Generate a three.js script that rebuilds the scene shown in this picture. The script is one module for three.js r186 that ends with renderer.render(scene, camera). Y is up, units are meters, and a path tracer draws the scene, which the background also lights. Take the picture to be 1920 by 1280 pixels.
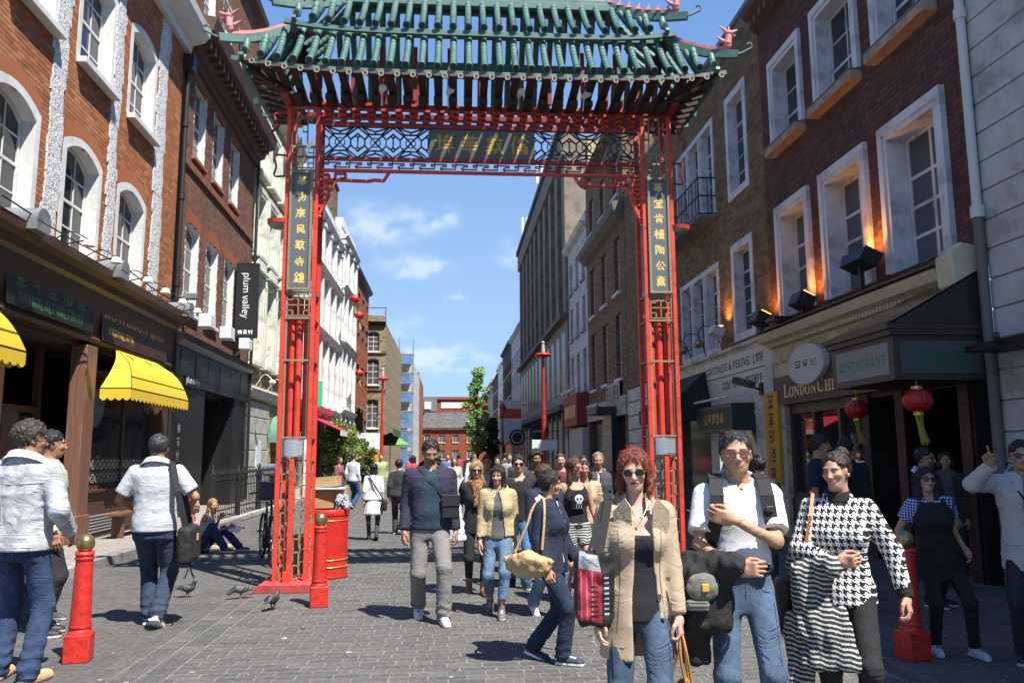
import * as THREE from 'three';
import { mergeGeometries } from 'three/addons/utils/BufferGeometryUtils.js';
import { RoundedBoxGeometry } from 'three/addons/geometries/RoundedBoxGeometry.js';
import { createNoise3D } from 'simplex-noise';

// ---------- camera, sky, sun, exposure ----------
const scene = new THREE.Scene();
const D2R = Math.PI / 180;
const camera = new THREE.PerspectiveCamera(46.21, 1024 / 682, 0.1, 900);
camera.position.set(0, 1.58, 0);
camera.rotation.order = 'YXZ';
camera.rotation.set(8.02 * D2R, -4.4 * D2R, -0.35 * D2R);
camera.updateMatrixWorld(true); camera.updateProjectionMatrix();
const renderer = new THREE.WebGLRenderer({ antialias: true });
renderer.setSize(1024, 682);
renderer.toneMapping = THREE.LinearToneMapping;
renderer.toneMappingExposure = 2.05;
renderer.shadowMap.enabled = true;
const sunDir = new THREE.Vector3(0.36, 1, 0.47).normalize();
const sun = new THREE.DirectionalLight(new THREE.Color(1, 0.955, 0.88), 5);
sun.name = 'sun'; sun.position.copy(sunDir).multiplyScalar(80).add(new THREE.Vector3(0, 0, -30)); sun.target.position.set(0, 0, -30);
sun.castShadow = true; sun.shadow.mapSize.set(4096, 4096);
Object.assign(sun.shadow.camera, { left: -60, right: 60, top: 80, bottom: -80, near: 1, far: 220 });
scene.add(sun, sun.target);

// seeded random numbers and noise
let seedState = 12345;
const rnd = () => { seedState = (seedState + 0x6d2b79f5) | 0; let t = Math.imul(seedState ^ (seedState >>> 15), 1 | seedState); t = (t + Math.imul(t ^ (t >>> 7), 61 | t)) ^ t; return ((t ^ (t >>> 14)) >>> 0) / 4294967296; };
const rr = (a, b) => a + (b - a) * rnd();
const pick = (a) => a[Math.floor(rnd() * a.length)];
const n3 = createNoise3D(rnd);
const clamp = (x, a = 0, b = 1) => Math.min(b, Math.max(a, x));
const lerp = (a, b, t) => a + (b - a) * t;
const sstep = (a, b, x) => { const t = clamp((x - a) / (b - a)); return t * t * (3 - 2 * t); };
const fbm = (x, y, z, o = 4) => { let s = 0, a = 0.5; for (let i = 0; i < o; i++, a *= 0.5, x *= 2.03, y *= 2.03, z *= 2.03) s += a * n3(x, y, z); return s; };

// the sky: clear blue air, paler towards the horizon, with a few small fair-weather clouds
{
  const W = 2048, H = 1024, d = new Float32Array(W * H * 4);
  // fair-weather clouds as [azimuth, elevation, width, height, density] in degrees, scattered all round the sky
  const puffs = [[-95.5, 16, 3.4, 1.5, 0.95], [-91, 16.8, 1.6, 1.0, 0.8], [-92.4, 13.2, 2.6, 0.8, 1.1], [-91.6, 6.8, 3.2, 1.3, 1.25], [-95, 7.6, 2.4, 1.2, 0.8], [-89.7, 11.2, 1.0, 0.5, 0.9], [-85.6, 14, 1.4, 1.6, 0.5], [-88.2, 6.9, 1.6, 0.4, 0.6], [-93.5, 9.5, 1.6, 0.6, 0.5]];
  for (let i = 0; i < 60; i++) puffs.push([rr(-70, 250), rr(5, 45), rr(1.5, 5), rr(0.5, 1.8), rr(0.5, 1.2)]);
  for (let j = 0; j < H; j++) { const rowE = ((j + 0.5) / H - 0.5) * 180, near = puffs.filter((q) => Math.abs(rowE - q[1]) < q[3] * 2.4); for (let i = 0; i < W; i++) {
    const el = ((j + 0.5) / H - 0.5) * Math.PI, az = ((i + 0.5) / W - 0.5) * 2 * Math.PI;
    const y = Math.sin(el), x = Math.cos(az) * Math.cos(el), z = Math.sin(az) * Math.cos(el);
    const t = Math.pow(clamp(1 - Math.max(y, 0)), 1.9);
    let c = [lerp(0.036, 0.26, t), lerp(0.11, 0.40, t), lerp(0.33, 0.55, t)];
    const glow = Math.pow(Math.max(0, x * sunDir.x + y * sunDir.y + z * sunDir.z), 40) * 0.5;
    c = c.map((v) => v + glow);
    if (y > 0.01) {
            const D = az / D2R, E = el / D2R; let dens = 0; for (const [ca, ce, w, h, k] of near) { let da = D - ca; da -= 360 * Math.round(da / 360); const q = (da / w) * (da / w) + ((E - ce) / h) * ((E - ce) / h); if (q < 6) dens += k * Math.exp(-q); }
      if (dens > 0.02) { const m = fbm(x * 16, y * 34, z * 16, 6) + 0.5 * fbm(x * 40, y * 80, z * 40, 4); dens = sstep(0.05, 1.15, dens * (0.75 + 1.3 * m)) * 0.5; c = [lerp(c[0], 0.5, dens), lerp(c[1], 0.53, dens), lerp(c[2], 0.6, dens)]; }
    }
    if (y < 0) c = [0.25, 0.25, 0.26];
    const o = (j * W + i) * 4; d[o] = c[0]; d[o + 1] = c[1]; d[o + 2] = c[2]; d[o + 3] = 1;
  } }
  const t = new THREE.DataTexture(d, W, H, THREE.RGBAFormat, THREE.FloatType);
  t.mapping = THREE.EquirectangularReflectionMapping; t.magFilter = THREE.LinearFilter; t.needsUpdate = true;
  scene.background = t; scene.environment = t;
}

// ---------- textures (grain only, tinted by each material's colour) ----------
function makeTex(w, h, fn, srgb = true) {
  const d = new Uint8Array(w * h * 4);
  for (let j = 0; j < h; j++) for (let i = 0; i < w; i++) {
    let v = fn(i / w, j / h, i, j); if (typeof v === 'number') v = [v, v, v];
    const o = (j * w + i) * 4; for (let c = 0; c < 3; c++) d[o + c] = clamp(v[c]) * 255; d[o + 3] = 255;
  }
  const t = new THREE.DataTexture(d, w, h, THREE.RGBAFormat);
  t.wrapS = t.wrapT = THREE.RepeatWrapping; t.magFilter = THREE.LinearFilter; t.minFilter = THREE.LinearMipmapLinearFilter; t.generateMipmaps = true;
  if (srgb) t.colorSpace = THREE.SRGBColorSpace; t.needsUpdate = true; return t;
}
const hash2 = (x, y, k) => { let h = Math.imul(x, 374761393) + Math.imul(y, 668265263) + Math.imul(k, 2147483647 - 58); h = Math.imul(h ^ (h >>> 13), 1274126177); return ((h ^ (h >>> 16)) >>> 0) / 2147483648 - 1; };
const torus = (u, v, f, s = 0) => { f = Math.max(2, Math.round(f)); const k = Math.round(s * 13) + f * 7, x = (((u % 1) + 1) % 1) * f, y = (((v % 1) + 1) % 1) * f, i = Math.floor(x), j = Math.floor(y), a = x - i, b = y - j, p = a * a * (3 - 2 * a), q = b * b * (3 - 2 * b), i1 = (i + 1) % f, j1 = (j + 1) % f; return lerp(lerp(hash2(i % f, j % f, k), hash2(i1, j % f, k), p), lerp(hash2(i % f, j1, k), hash2(i1, j1, k), p), q); };
const tfbm = (u, v, f, s) => torus(u, v, f, s) * 0.5 + torus(u, v, f * 2, s + 3) * 0.27 + torus(u, v, f * 4, s + 7) * 0.15 + torus(u, v, f * 8, s + 11) * 0.08;
const T = {
  grime: makeTex(512, 512, (u, v) => 0.9 + 0.08 * tfbm(u, v, 6, 1) + 0.06 * tfbm(u, v, 32, 4) + 0.03 * (rnd() - 0.5)),
  stain: makeTex(512, 512, (u, v) => { const s = tfbm(u, v, 5, 21), k = tfbm(u, v, 24, 9); return 0.9 + 0.08 * s + 0.06 * k - (s < -0.25 ? 0.09 * sstep(-0.25, -0.4, s) : 0) + 0.04 * (rnd() - 0.5); }),
  granite: makeTex(512, 512, (u, v) => 0.78 + 0.16 * tfbm(u, v, 16, 31) + 0.22 * (rnd() - 0.5)),
  fine: makeTex(256, 256, (u, v) => 0.5 + 0.25 * torus(u, v, 40, 3) + 0.3 * (rnd() - 0.5), false),
  rough: makeTex(256, 256, (u, v) => 0.5 + 0.5 * tfbm(u, v, 12, 8) + 0.12 * (rnd() - 0.5), false),
  wood: makeTex(256, 512, (u, v) => 0.8 + 0.18 * n3(Math.cos(u * 6.283) * 4, Math.sin(u * 6.283) * 4, Math.sin(v * 6.283) * 0.5) + 0.08 * (rnd() - 0.5)),
  denim: makeTex(256, 256, (u, v, i, j) => 0.82 + 0.05 * tfbm(u, v, 5, 41) + 0.10 * (((i + j) % 4) / 4 - 0.4) + 0.12 * (rnd() - 0.5)),
  cloth: makeTex(256, 256, (u, v, i, j) => 0.92 + 0.02 * tfbm(u, v, 5, 51) + 0.05 * ((i % 2) ^ (j % 2)) + 0.08 * (rnd() - 0.5)),
  worm: makeTex(512, 512, (u, v) => { const a = Math.abs(torus(u, v, 46, 61)), b = Math.abs(torus(u, v, 60, 71)); return 0.4 + 0.62 * sstep(0.03, 0.2, Math.min(a, b + 0.04)) + 0.14 * (rnd() - 0.5); }),
  hair: makeTex(256, 256, (u, v) => 0.62 + 0.3 * torus(u, 0.3 + 0.02 * torus(u, v, 4, 2), 60, 5) + 0.2 * torus(u + 0.01 * torus(0.5, v, 6, 1), 0.7, 24, 9) + 0.1 * (rnd() - 0.5), false),
  wrinkle: makeTex(512, 512, (u, v) => { // cloth creases: sharp ridges in drifting directions, cross-faded so that the tile repeats
    const f = (x, y) => { const a = 1.3 * n3(x * 1.6, y * 1.6, 40), wx = x + 0.08 * n3(x * 3, y * 3, 50), wy = y + 0.08 * n3(x * 3, y * 3, 60), R = (k, st, s) => { const c = Math.cos(a + s), d = Math.sin(a + s), p = (wx * c + wy * d) * k, q = (wy * c - wx * d) * k * st; return Math.pow(1 - Math.min(1, Math.abs(n3(p, q, s * 9)) * 1.7), 3) * sstep(-0.15, 0.5, n3(x * 2.6, y * 2.6, s * 5 + 80)); }; return 0.5 + 0.38 * R(3.2, 2.1, 0.3) - 0.34 * R(4.4, 1.9, 1.2) + 0.2 * R(8, 1.8, 2.2) + 0.12 * n3(x * 4, y * 4, 90); };
    return lerp(lerp(f(u, v), f(u - 1, v), sstep(0.6, 1, u)), lerp(f(u, v - 1), f(u - 1, v - 1), sstep(0.6, 1, u)), sstep(0.6, 1, v)) + 0.025 * (rnd() - 0.5); }, false),
  paint: makeTex(512, 512, (u, v) => { const s = tfbm(u, v, 5, 61), c = torus(u, v, 70, 12) + 0.7 * torus(u, v, 34, 14) + 0.5 * tfbm(u, v, 6, 63), d = sstep(0.95, 1.25, c), g = 0.95 + 0.07 * s + 0.04 * (rnd() - 0.5) - 0.1 * sstep(0.1, 0.35, tfbm(u, v, 12, 66)); return [lerp(g, 0.42, d), lerp(g, 0.8, d), lerp(g, 0.95, d)]; }),
  brickfar: makeTex(512, 512, (u, v) => {
    const row = Math.floor(v * 16), x = u * 6 + (row % 2) * 0.5, col = Math.floor(x), fx = x - col, fy = v * 16 - row;
    if (fx < 0.05 || fy < 0.15) return [0.78, 0.77, 0.74];
    const h = Math.abs(Math.sin((((col % 6) + 6) % 6) * 127.1 + row * 311.7) * 43758.5) % 1;
    const k = 0.72 + 0.36 * (h - 0.4) + 0.05 * (rnd() - 0.5); return [k, k * (0.9 + 0.14 * ((h * 7) % 1)), k * (0.9 + 0.12 * ((h * 13) % 1))];
  }),
};
const texCache = new Map();
const tex = (name, mx, my = mx) => { const k = name + mx + '_' + my; if (!texCache.has(k)) { const t = T[name].clone(); t.repeat.set(1 / mx, 1 / my); t.needsUpdate = true; texCache.set(k, t); } return texCache.get(k); };
// mat([r,g,b] linear, roughness, { map:[texture, metres], bump:[texture, metres, height], ... })
const col = (c) => (Array.isArray(c) ? new THREE.Color().setRGB(c[0], c[1], c[2]) : new THREE.Color(c));
function mat(c, rough = 0.8, o = {}) {
  const { map, bump, phys, ...rest } = o;
  const p = { color: col(c), roughness: rough, ...rest };
  if (map) p.map = Array.isArray(map) ? tex(map[0], map[1], map[2] ?? map[1]) : map;
  if (bump) { p.bumpMap = tex(bump[0], bump[1]); p.bumpScale = bump[2]; }
  return phys || p.transmission || p.clearcoat || p.sheen ? new THREE.MeshPhysicalMaterial(p) : new THREE.MeshStandardMaterial(p);
}

// ---------- geometry builder: collects pieces, merges them, gives uv in metres ----------
const V = (x, y, z) => new THREE.Vector3(x, y, z);
function boxUV(g) {
  const p = g.attributes.position, n = g.attributes.normal, uv = new Float32Array(p.count * 2);
  for (let i = 0; i < p.count; i += 3) {
    let ax = 0, ay = 0, az = 0; for (let k = 0; k < 3; k++) { ax += Math.abs(n.getX(i + k)); ay += Math.abs(n.getY(i + k)); az += Math.abs(n.getZ(i + k)); }
    for (let k = 0; k < 3; k++) {
      const x = p.getX(i + k), y = p.getY(i + k), z = p.getZ(i + k);
      const [u, v] = az >= ax && az >= ay ? [x, y] : ax >= ay ? [z, y] : [x, z];
      uv[(i + k) * 2] = u; uv[(i + k) * 2 + 1] = v;
    }
  }
  g.setAttribute('uv', new THREE.BufferAttribute(uv, 2)); return g;
}
class GB {
  constructor() { this.l = []; }
  add(g, m) { if (g.index) g = g.toNonIndexed(); for (const k of Object.keys(g.attributes)) if (k !== 'position' && k !== 'normal') g.deleteAttribute(k); if (m) g.applyMatrix4(m); this.l.push(g); return this; }
  box(x0, x1, y0, y1, z0, z1) { const g = new THREE.BoxGeometry(Math.abs(x1 - x0), Math.abs(y1 - y0), Math.abs(z1 - z0)); g.translate((x0 + x1) / 2, (y0 + y1) / 2, (z0 + z1) / 2); return this.add(g); }
  rbox(x0, x1, y0, y1, z0, z1, r = 0.01, s = 2) { const g = new RoundedBoxGeometry(x1 - x0, y1 - y0, z1 - z0, s, r); g.translate((x0 + x1) / 2, (y0 + y1) / 2, (z0 + z1) / 2); return this.add(g); }
  cyl(a, b, r0, r1 = r0, seg = 12, open = false) {
    const A = V(...a), B = V(...b), d = B.clone().sub(A), g = new THREE.CylinderGeometry(r1, r0, d.length(), seg, 1, open);
    g.applyMatrix4(new THREE.Matrix4().compose(A.add(B).multiplyScalar(0.5), new THREE.Quaternion().setFromUnitVectors(V(0, 1, 0), d.normalize()), V(1, 1, 1))); return this.add(g);
  }
  bar(a, b, w, h = w, up = [0, 1, 0]) { // rectangular bar, w sideways, h along up
    const A = V(...a), B = V(...b), d = B.clone().sub(A), L = d.length(), z = d.normalize(), x = V(...up).cross(z); if (x.length() < 1e-4) x.set(1, 0, 0); x.normalize(); const y = z.clone().cross(x);
    const g = new THREE.BoxGeometry(w, h, L); g.applyMatrix4(new THREE.Matrix4().makeBasis(x, y, z).setPosition(A.add(B).multiplyScalar(0.5))); return this.add(g);
  }
  tube(pts, r, seg = 24, rad = 8, closed = false) { return this.add(new THREE.TubeGeometry(new THREE.CatmullRomCurve3(pts.map((p) => V(...p)), closed, 'centripetal'), seg, r, rad, closed)); }
  lathe(prof, x = 0, y = 0, z = 0, seg = 24, m) { const g = new THREE.LatheGeometry(prof.map((p) => new THREE.Vector2(p[0], p[1])), seg); if (m) g.applyMatrix4(m); g.translate(x, y, z); return this.add(g); }
  ball(x, y, z, r, sx = 1, sy = 1, sz = 1, s = 16) { const g = new THREE.SphereGeometry(r, s, Math.ceil(s * 0.7)); g.scale(sx, sy, sz); g.translate(x, y, z); return this.add(g); }
  prism(pts, z0, z1, holes = [], bev = 0) { // outline in x,y extruded z0..z1
    const s = new THREE.Shape(pts.map((p) => new THREE.Vector2(p[0], p[1])));
    for (const h of holes) s.holes.push(new THREE.Path(h.map((p) => new THREE.Vector2(p[0], p[1]))));
    const g = new THREE.ExtrudeGeometry(s, { depth: z1 - z0 - 2 * bev, bevelEnabled: bev > 0, bevelThickness: bev, bevelSize: bev, bevelOffset: -bev, bevelSegments: 2, curveSegments: 12 }); g.translate(0, 0, z0 + bev); return this.add(g);
  }
  quad(a, b, c, d, th = 0) { // a-b-c-d counterclockwise; th = thickness along the normal, backwards
    const P = [a, b, c, d].map((p) => V(...p)), n = P[1].clone().sub(P[0]).cross(P[2].clone().sub(P[0])).normalize();
    const tri = []; const face = (q) => tri.push(q[0], q[1], q[2], q[0], q[2], q[3]);
    face(P);
    if (th) { const Q = P.map((p) => p.clone().addScaledVector(n, -th)); face([Q[3], Q[2], Q[1], Q[0]]); for (let i = 0; i < 4; i++) { const j = (i + 1) % 4; face([P[j], P[i], Q[i], Q[j]]); } }
    const g = new THREE.BufferGeometry().setFromPoints(tri); g.computeVertexNormals(); return this.add(g);
  }
  xf(m) { for (const g of this.l) g.applyMatrix4(m); return this; }
  geo() { const g = this.l.length === 1 ? this.l[0] : mergeGeometries(this.l); return boxUV(g); }
}
const gb = () => new GB();
const M4 = (x = 0, y = 0, z = 0, ry = 0, rx = 0, rz = 0, s = 1) => new THREE.Matrix4().compose(V(x, y, z), new THREE.Quaternion().setFromEuler(new THREE.Euler(rx, ry, rz, 'YXZ')), typeof s === 'number' ? V(s, s, s) : V(...s));
const taken = new Map();
const numbered = (n) => { const k = taken.get(n) ?? 0; taken.set(n, k + 1); return k ? n + '_' + String(k).padStart(3, '0') : n; };
function part(name, g, m, parent, label) {
  const o = new THREE.Mesh(g instanceof GB ? g.geo() : g, m); o.name = name; o.castShadow = o.receiveShadow = true; parent.add(o); if (label) o.userData.label = label; return o;
}
function tag(o, label, category, group, kind) { if (label) o.userData.label = label; if (category) o.userData.category = category; if (group) o.userData.group = group; if (kind) o.userData.kind = kind; return o; }
function thing(name, label, category, pos = [0, 0, 0], turn = 0, group) {
  const o = new THREE.Group(); o.name = numbered(name); o.position.set(...pos); o.rotation.y = turn; scene.add(o); return tag(o, label, category, group);
}
function solo(name, g, m, label, category, group, kind) { const o = part(numbered(name), g, m, scene); return tag(o, label, category, group, kind); }
function inst(name, geo, m, list, parent, kind = 'stuff') { // list of [Matrix4, Color?]
  const o = new THREE.InstancedMesh(geo, m, list.length); o.name = name; o.castShadow = o.receiveShadow = true;
  list.forEach(([x, c], i) => { o.setMatrixAt(i, x); if (c) o.setColorAt(i, c); }); parent.add(o); o.userData.kind = kind; return o;
}
const inView = (p) => { const q = p.clone().project(camera); return Math.abs(q.x) < 1.02 && Math.abs(q.y) < 1.02 && q.z < 1; };
const unitBox = boxUV(new THREE.BoxGeometry(1, 1, 1).toNonIndexed());

// ---------- lettering: strokes for the characters, canvas for print ----------
const GLYPH = {
  hua: '22d2 5054 a0a4 36c6 19e9 2cdc 5659 a6a9 848f', wu: '3125 1464 0a79 414f 9174 84e4dcbe b46a d47d', kang: '7072 13e3 332a0f 55c5c9 48d8 59c9 848f 7a5e 9ade 6b7c 9bb9', min: '32c2c636 323e7b 39d9 869ceedb',
  gan: '3013 1272 2565 256c1c 657d 0978 4648 4a4b a084 93e3 d3ba7f 96cbef', si: '34c4 8187 17e7 1ada b7bfae 4c6e', zhong: '4014 4085 2656 1a7a 464e 0e7e 2b3d 6b5d b0b1 82e2 9395 d3c5 75f5 96e6ea9a96 98e8 b6bf 9cec 7fff',
  tang: '8084 4153 c1a3 1714e4e7 57b7b95957 898f 3cdc 1fef', ken: '8085 82d2 4145 05f5 484f 48c8cfbe 4aca 4ccc', gou: '0464 303f 340a 3569 82f2 a0a5 d0d5 85e5 77f7 898f 89e9ee b7be 8bec 6eff', tao: '111f 11514466493a 8165 74e4edce 9586 87c7 6acb a7ad 7b7ddd db',
  gong: '6119 a1f8 853ebd a9df', ye: '6064 9094 3154 d1b3 15e5 4557 b5a7 28d8 3aca 1cec 888f 8c2f 8cef', lun: '4018 262f a065 a0f5 87c7 696f 69e9efde 999f c9cf 6cec', dun: '4042 1373 256568282 5 1a6a4c4f2f 0d7c a084 93e3 d3ba7f 96cbef',
  bu: '0555 303c 0d5b a082 82d2d87882 85d5 6bfb b8bf', mei: '0464 303f 340a 3569 9075 83f3 9585 95e5ed7d95 69f9 b6b7 babb', yuan: '12e2 5054 a0a4 562b 48777b2f 4a5b 97d7dbab 979edede', cun: '0464 303f 340a 3569 85f5 d0decf a8bb',
  cui: '116165 41 3352 91e1e5 b3d2 8687 27d7 5a4c bacb 2cdc 888f 1ded', heng: '8081 12e2 45b5b84845 3abaac 8c8f6e 1cec', cun2: '1262 1267 2777 474d 0d7c 929f 92d2c6d9bb', jiu: '1122 0516 0f38 52e2 65e5ef6f65 9294 c2c5 6ada 6dcd 9598 c5c8', jia: '8082 1614e4e6 36c6 8629 7889bd7f 892c 8a2f c8a9 a9ef',
  jin: '8018 80f8 58a8 2bdb 888f 1fef 4c5d bcad', zhi: '1122 0516 0f39 47f7 a0af', qian: '4014 4085 2656 1a7a 464e 0e7e a0af 94f3 99f8 d05f f0c7',
};
function drawGlyph(x, key, px, py, s, w) { // square of side s at px,py
  x.lineCap = 'round'; x.lineJoin = 'round';
  for (const st of GLYPH[key].split(' ')) {
    const q = []; for (let i = 0; i + 1 < st.length; i += 2) q.push([px + (parseInt(st[i], 16) / 15) * s, py + (parseInt(st[i + 1], 16) / 15) * s]);
    if (q.length < 2) continue; x.lineWidth = w * (0.8 + 0.4 * rnd()); x.beginPath(); x.moveTo(...q[0]); q.slice(1).forEach((p) => x.lineTo(...p)); x.stroke();
  }
}
// worn lettering too small to read: letter-high strokes without words
function strokesRow(x, px, py, w, h, n, lw) { x.lineCap = 'butt'; x.lineWidth = lw; const s = w / n; for (let i = 0; i < n; i++) { const a = px + i * s + s * 0.2, b = a + s * 0.5, k = Math.floor(rnd() * 4); x.beginPath(); x.moveTo(a, py); x.lineTo(a, py + h); if (k === 0) { x.lineTo(b, py + h); } else if (k === 1) { x.moveTo(a, py + lw / 2); x.lineTo(b, py + lw / 2); x.moveTo(a, py + h / 2); x.lineTo(b, py + h / 2); } else if (k === 2) { x.moveTo(a, py); x.lineTo(b, py + h); x.lineTo(b, py); } else { x.moveTo(a, py + lw / 2); x.lineTo(b, py + lw / 2); x.lineTo(b, py + h); } x.stroke(); } }
function canvasTex(w, h, draw) {
  const c = document.createElement('canvas'); c.width = w; c.height = h; const x = c.getContext('2d'); draw(x, w, h);
  const t = new THREE.CanvasTexture(c); t.colorSpace = THREE.SRGBColorSpace; t.anisotropy = 8; return t;
}
// a printed face: rectangle w x h centred at the origin facing +z, uv 0..1
function printFace(name, w, h, texture, parent, m, opts = {}) {
  const g = new THREE.PlaneGeometry(w, h); g.applyMatrix4(m);
  return part(name, g, new THREE.MeshStandardMaterial({ map: texture, roughness: opts.rough ?? 0.6 }), parent, opts.label);
}
// ---------- fields and their surfaces ----------
const smin = (a, b, k) => { const h = Math.max(k - Math.abs(a - b), 0) / k; return Math.min(a, b) - h * h * k * 0.25; };
const smax = (a, b, k) => -smin(-a, -b, k);
function cap(p, a, b, ra, rb) { // tapered capsule
  const bx = b[0] - a[0], by = b[1] - a[1], bz = b[2] - a[2], px = p[0] - a[0], py = p[1] - a[1], pz = p[2] - a[2];
  const t = clamp((px * bx + py * by + pz * bz) / (bx * bx + by * by + bz * bz + 1e-9));
  return Math.hypot(px - bx * t, py - by * t, pz - bz * t) - lerp(ra, rb, t);
}
const ell = (p, cx, cy, cz, rx, ry, rz) => { const x = (p[0] - cx) / rx, y = (p[1] - cy) / ry, z = (p[2] - cz) / rz; return (Math.sqrt(x * x + y * y + z * z) - 1) * Math.min(rx, ry, rz); };
const rbx = (p, cx, cy, cz, hx, hy, hz, r) => { const x = Math.abs(p[0] - cx) - hx + r, y = Math.abs(p[1] - cy) - hy + r, z = Math.abs(p[2] - cz) - hz + r; return Math.hypot(Math.max(x, 0), Math.max(y, 0), Math.max(z, 0)) + Math.min(Math.max(x, y, z), 0) - r; };
// surface nets over a box; colour(p) gives linear rgb; uv(p) gives texture coordinates
function surface(f, lo, hi, cell, colour, uvf) {
  const N = [0, 1, 2].map((i) => Math.ceil((hi[i] - lo[i]) / cell) + 1), [nx, ny, nz] = N, D = new Float32Array(nx * ny * nz), p = [0, 0, 0];
  for (let k = 0; k < nz; k++) for (let j = 0; j < ny; j++) { p[1] = lo[1] + j * cell; p[2] = lo[2] + k * cell; const o = (k * ny + j) * nx; for (let i = 0; i < nx;) { p[0] = lo[0] + i * cell; const d = f(p); let n = Math.abs(d) > 3 * cell ? Math.floor((Math.abs(d) * 0.7) / cell) : 1; if (n < 1) n = 1; for (; n-- && i < nx; i++) D[o + i] = d; } }
  const id = new Int32Array(nx * ny * nz).fill(-1), pos = [], idx = [];
  const E = [[0, 1], [2, 3], [4, 5], [6, 7], [0, 2], [1, 3], [4, 6], [5, 7], [0, 4], [1, 5], [2, 6], [3, 7]];
  const off = [0, 1, nx, nx + 1, nx * ny, nx * ny + 1, nx * ny + nx, nx * ny + nx + 1];
  for (let k = 0; k < nz - 1; k++) for (let j = 0; j < ny - 1; j++) for (let i = 0; i < nx - 1; i++) {
    const o = (k * ny + j) * nx + i; let m = 0; for (let c = 0; c < 8; c++) if (D[o + off[c]] < 0) m |= 1 << c;
    if (m === 0 || m === 255) continue; let x = 0, y = 0, z = 0, n = 0;
    for (const [a, b] of E) { const da = D[o + off[a]], db = D[o + off[b]]; if (da < 0 === db < 0) continue; const t = da / (da - db); x += lerp(a & 1, b & 1, t); y += lerp((a >> 1) & 1, (b >> 1) & 1, t); z += lerp(a >> 2, b >> 2, t); n++; }
    id[o] = pos.length / 3; pos.push(lo[0] + (i + x / n) * cell, lo[1] + (j + y / n) * cell, lo[2] + (k + z / n) * cell);
  }
  const quad = (a, b, c, d, flip) => { if (a < 0 || b < 0 || c < 0 || d < 0) return; flip ? idx.push(a, c, b, a, d, c) : idx.push(a, b, c, a, c, d); };
  for (let k = 0; k < nz - 1; k++) for (let j = 0; j < ny - 1; j++) for (let i = 0; i < nx - 1; i++) {
    const o = (k * ny + j) * nx + i, d = D[o], s = d < 0;
    if (j > 0 && k > 0 && s !== D[o + 1] < 0) quad(id[o], id[o - nx], id[o - nx - nx * ny], id[o - nx * ny], s ? 1 : 0);
    if (i > 0 && k > 0 && s !== D[o + nx] < 0) quad(id[o], id[o - nx * ny], id[o - 1 - nx * ny], id[o - 1], s ? 1 : 0);
    if (i > 0 && j > 0 && s !== D[o + nx * ny] < 0) quad(id[o], id[o - 1], id[o - 1 - nx], id[o - nx], s ? 1 : 0);
  }
  const g = new THREE.BufferGeometry(); g.setAttribute('position', new THREE.Float32BufferAttribute(pos, 3)); g.setIndex(idx); g.computeVertexNormals();
  const n = pos.length / 3, uv = new Float32Array(n * 2), c = colour && new Float32Array(n * 3);
  for (let i = 0; i < n; i++) { const q = [pos[i * 3], pos[i * 3 + 1], pos[i * 3 + 2]]; const t = uvf ? uvf(q) : [q[0] * 0.8 + q[2] * 0.6, q[1] + q[2] * 0.2]; uv[i * 2] = t[0]; uv[i * 2 + 1] = t[1]; if (c) c.set(colour(q), i * 3); }
  g.setAttribute('uv', new THREE.BufferAttribute(uv, 2)); if (c) g.setAttribute('color', new THREE.BufferAttribute(c, 3)); return g;
}
// ---------- shared materials ----------
const RED = mat([0.7, 0.06, 0.032], 0.5, { map: ['paint', 0.9], bump: ['rough', 0.5, 0.0012] }), WHITE = mat([0.78, 0.78, 0.76], 0.6, { map: ['grime', 2.1] }), BLACK = mat([0.014, 0.014, 0.016], 0.5, { map: ['grime', 0.9] });
const GLASS = mat([0.022, 0.028, 0.034], 0.04), GLASS2 = mat([0.075, 0.085, 0.095], 0.07), IRON = mat([0.012, 0.012, 0.013], 0.55, { bump: ['fine', 0.2, 0.0006] });
const STONE = mat([0.40, 0.39, 0.36], 0.85, { map: ['stain', 1.7], bump: ['rough', 0.5, 0.003] }), LEAD = mat([0.2, 0.21, 0.22], 0.7, { map: ['stain', 0.8] });
const GOLD = mat([0.62, 0.40, 0.10], 0.35, { metalness: 0.6 }), BRASS = mat([0.42, 0.33, 0.16], 0.3, { metalness: 0.8, map: ['grime', 0.2] });

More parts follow.
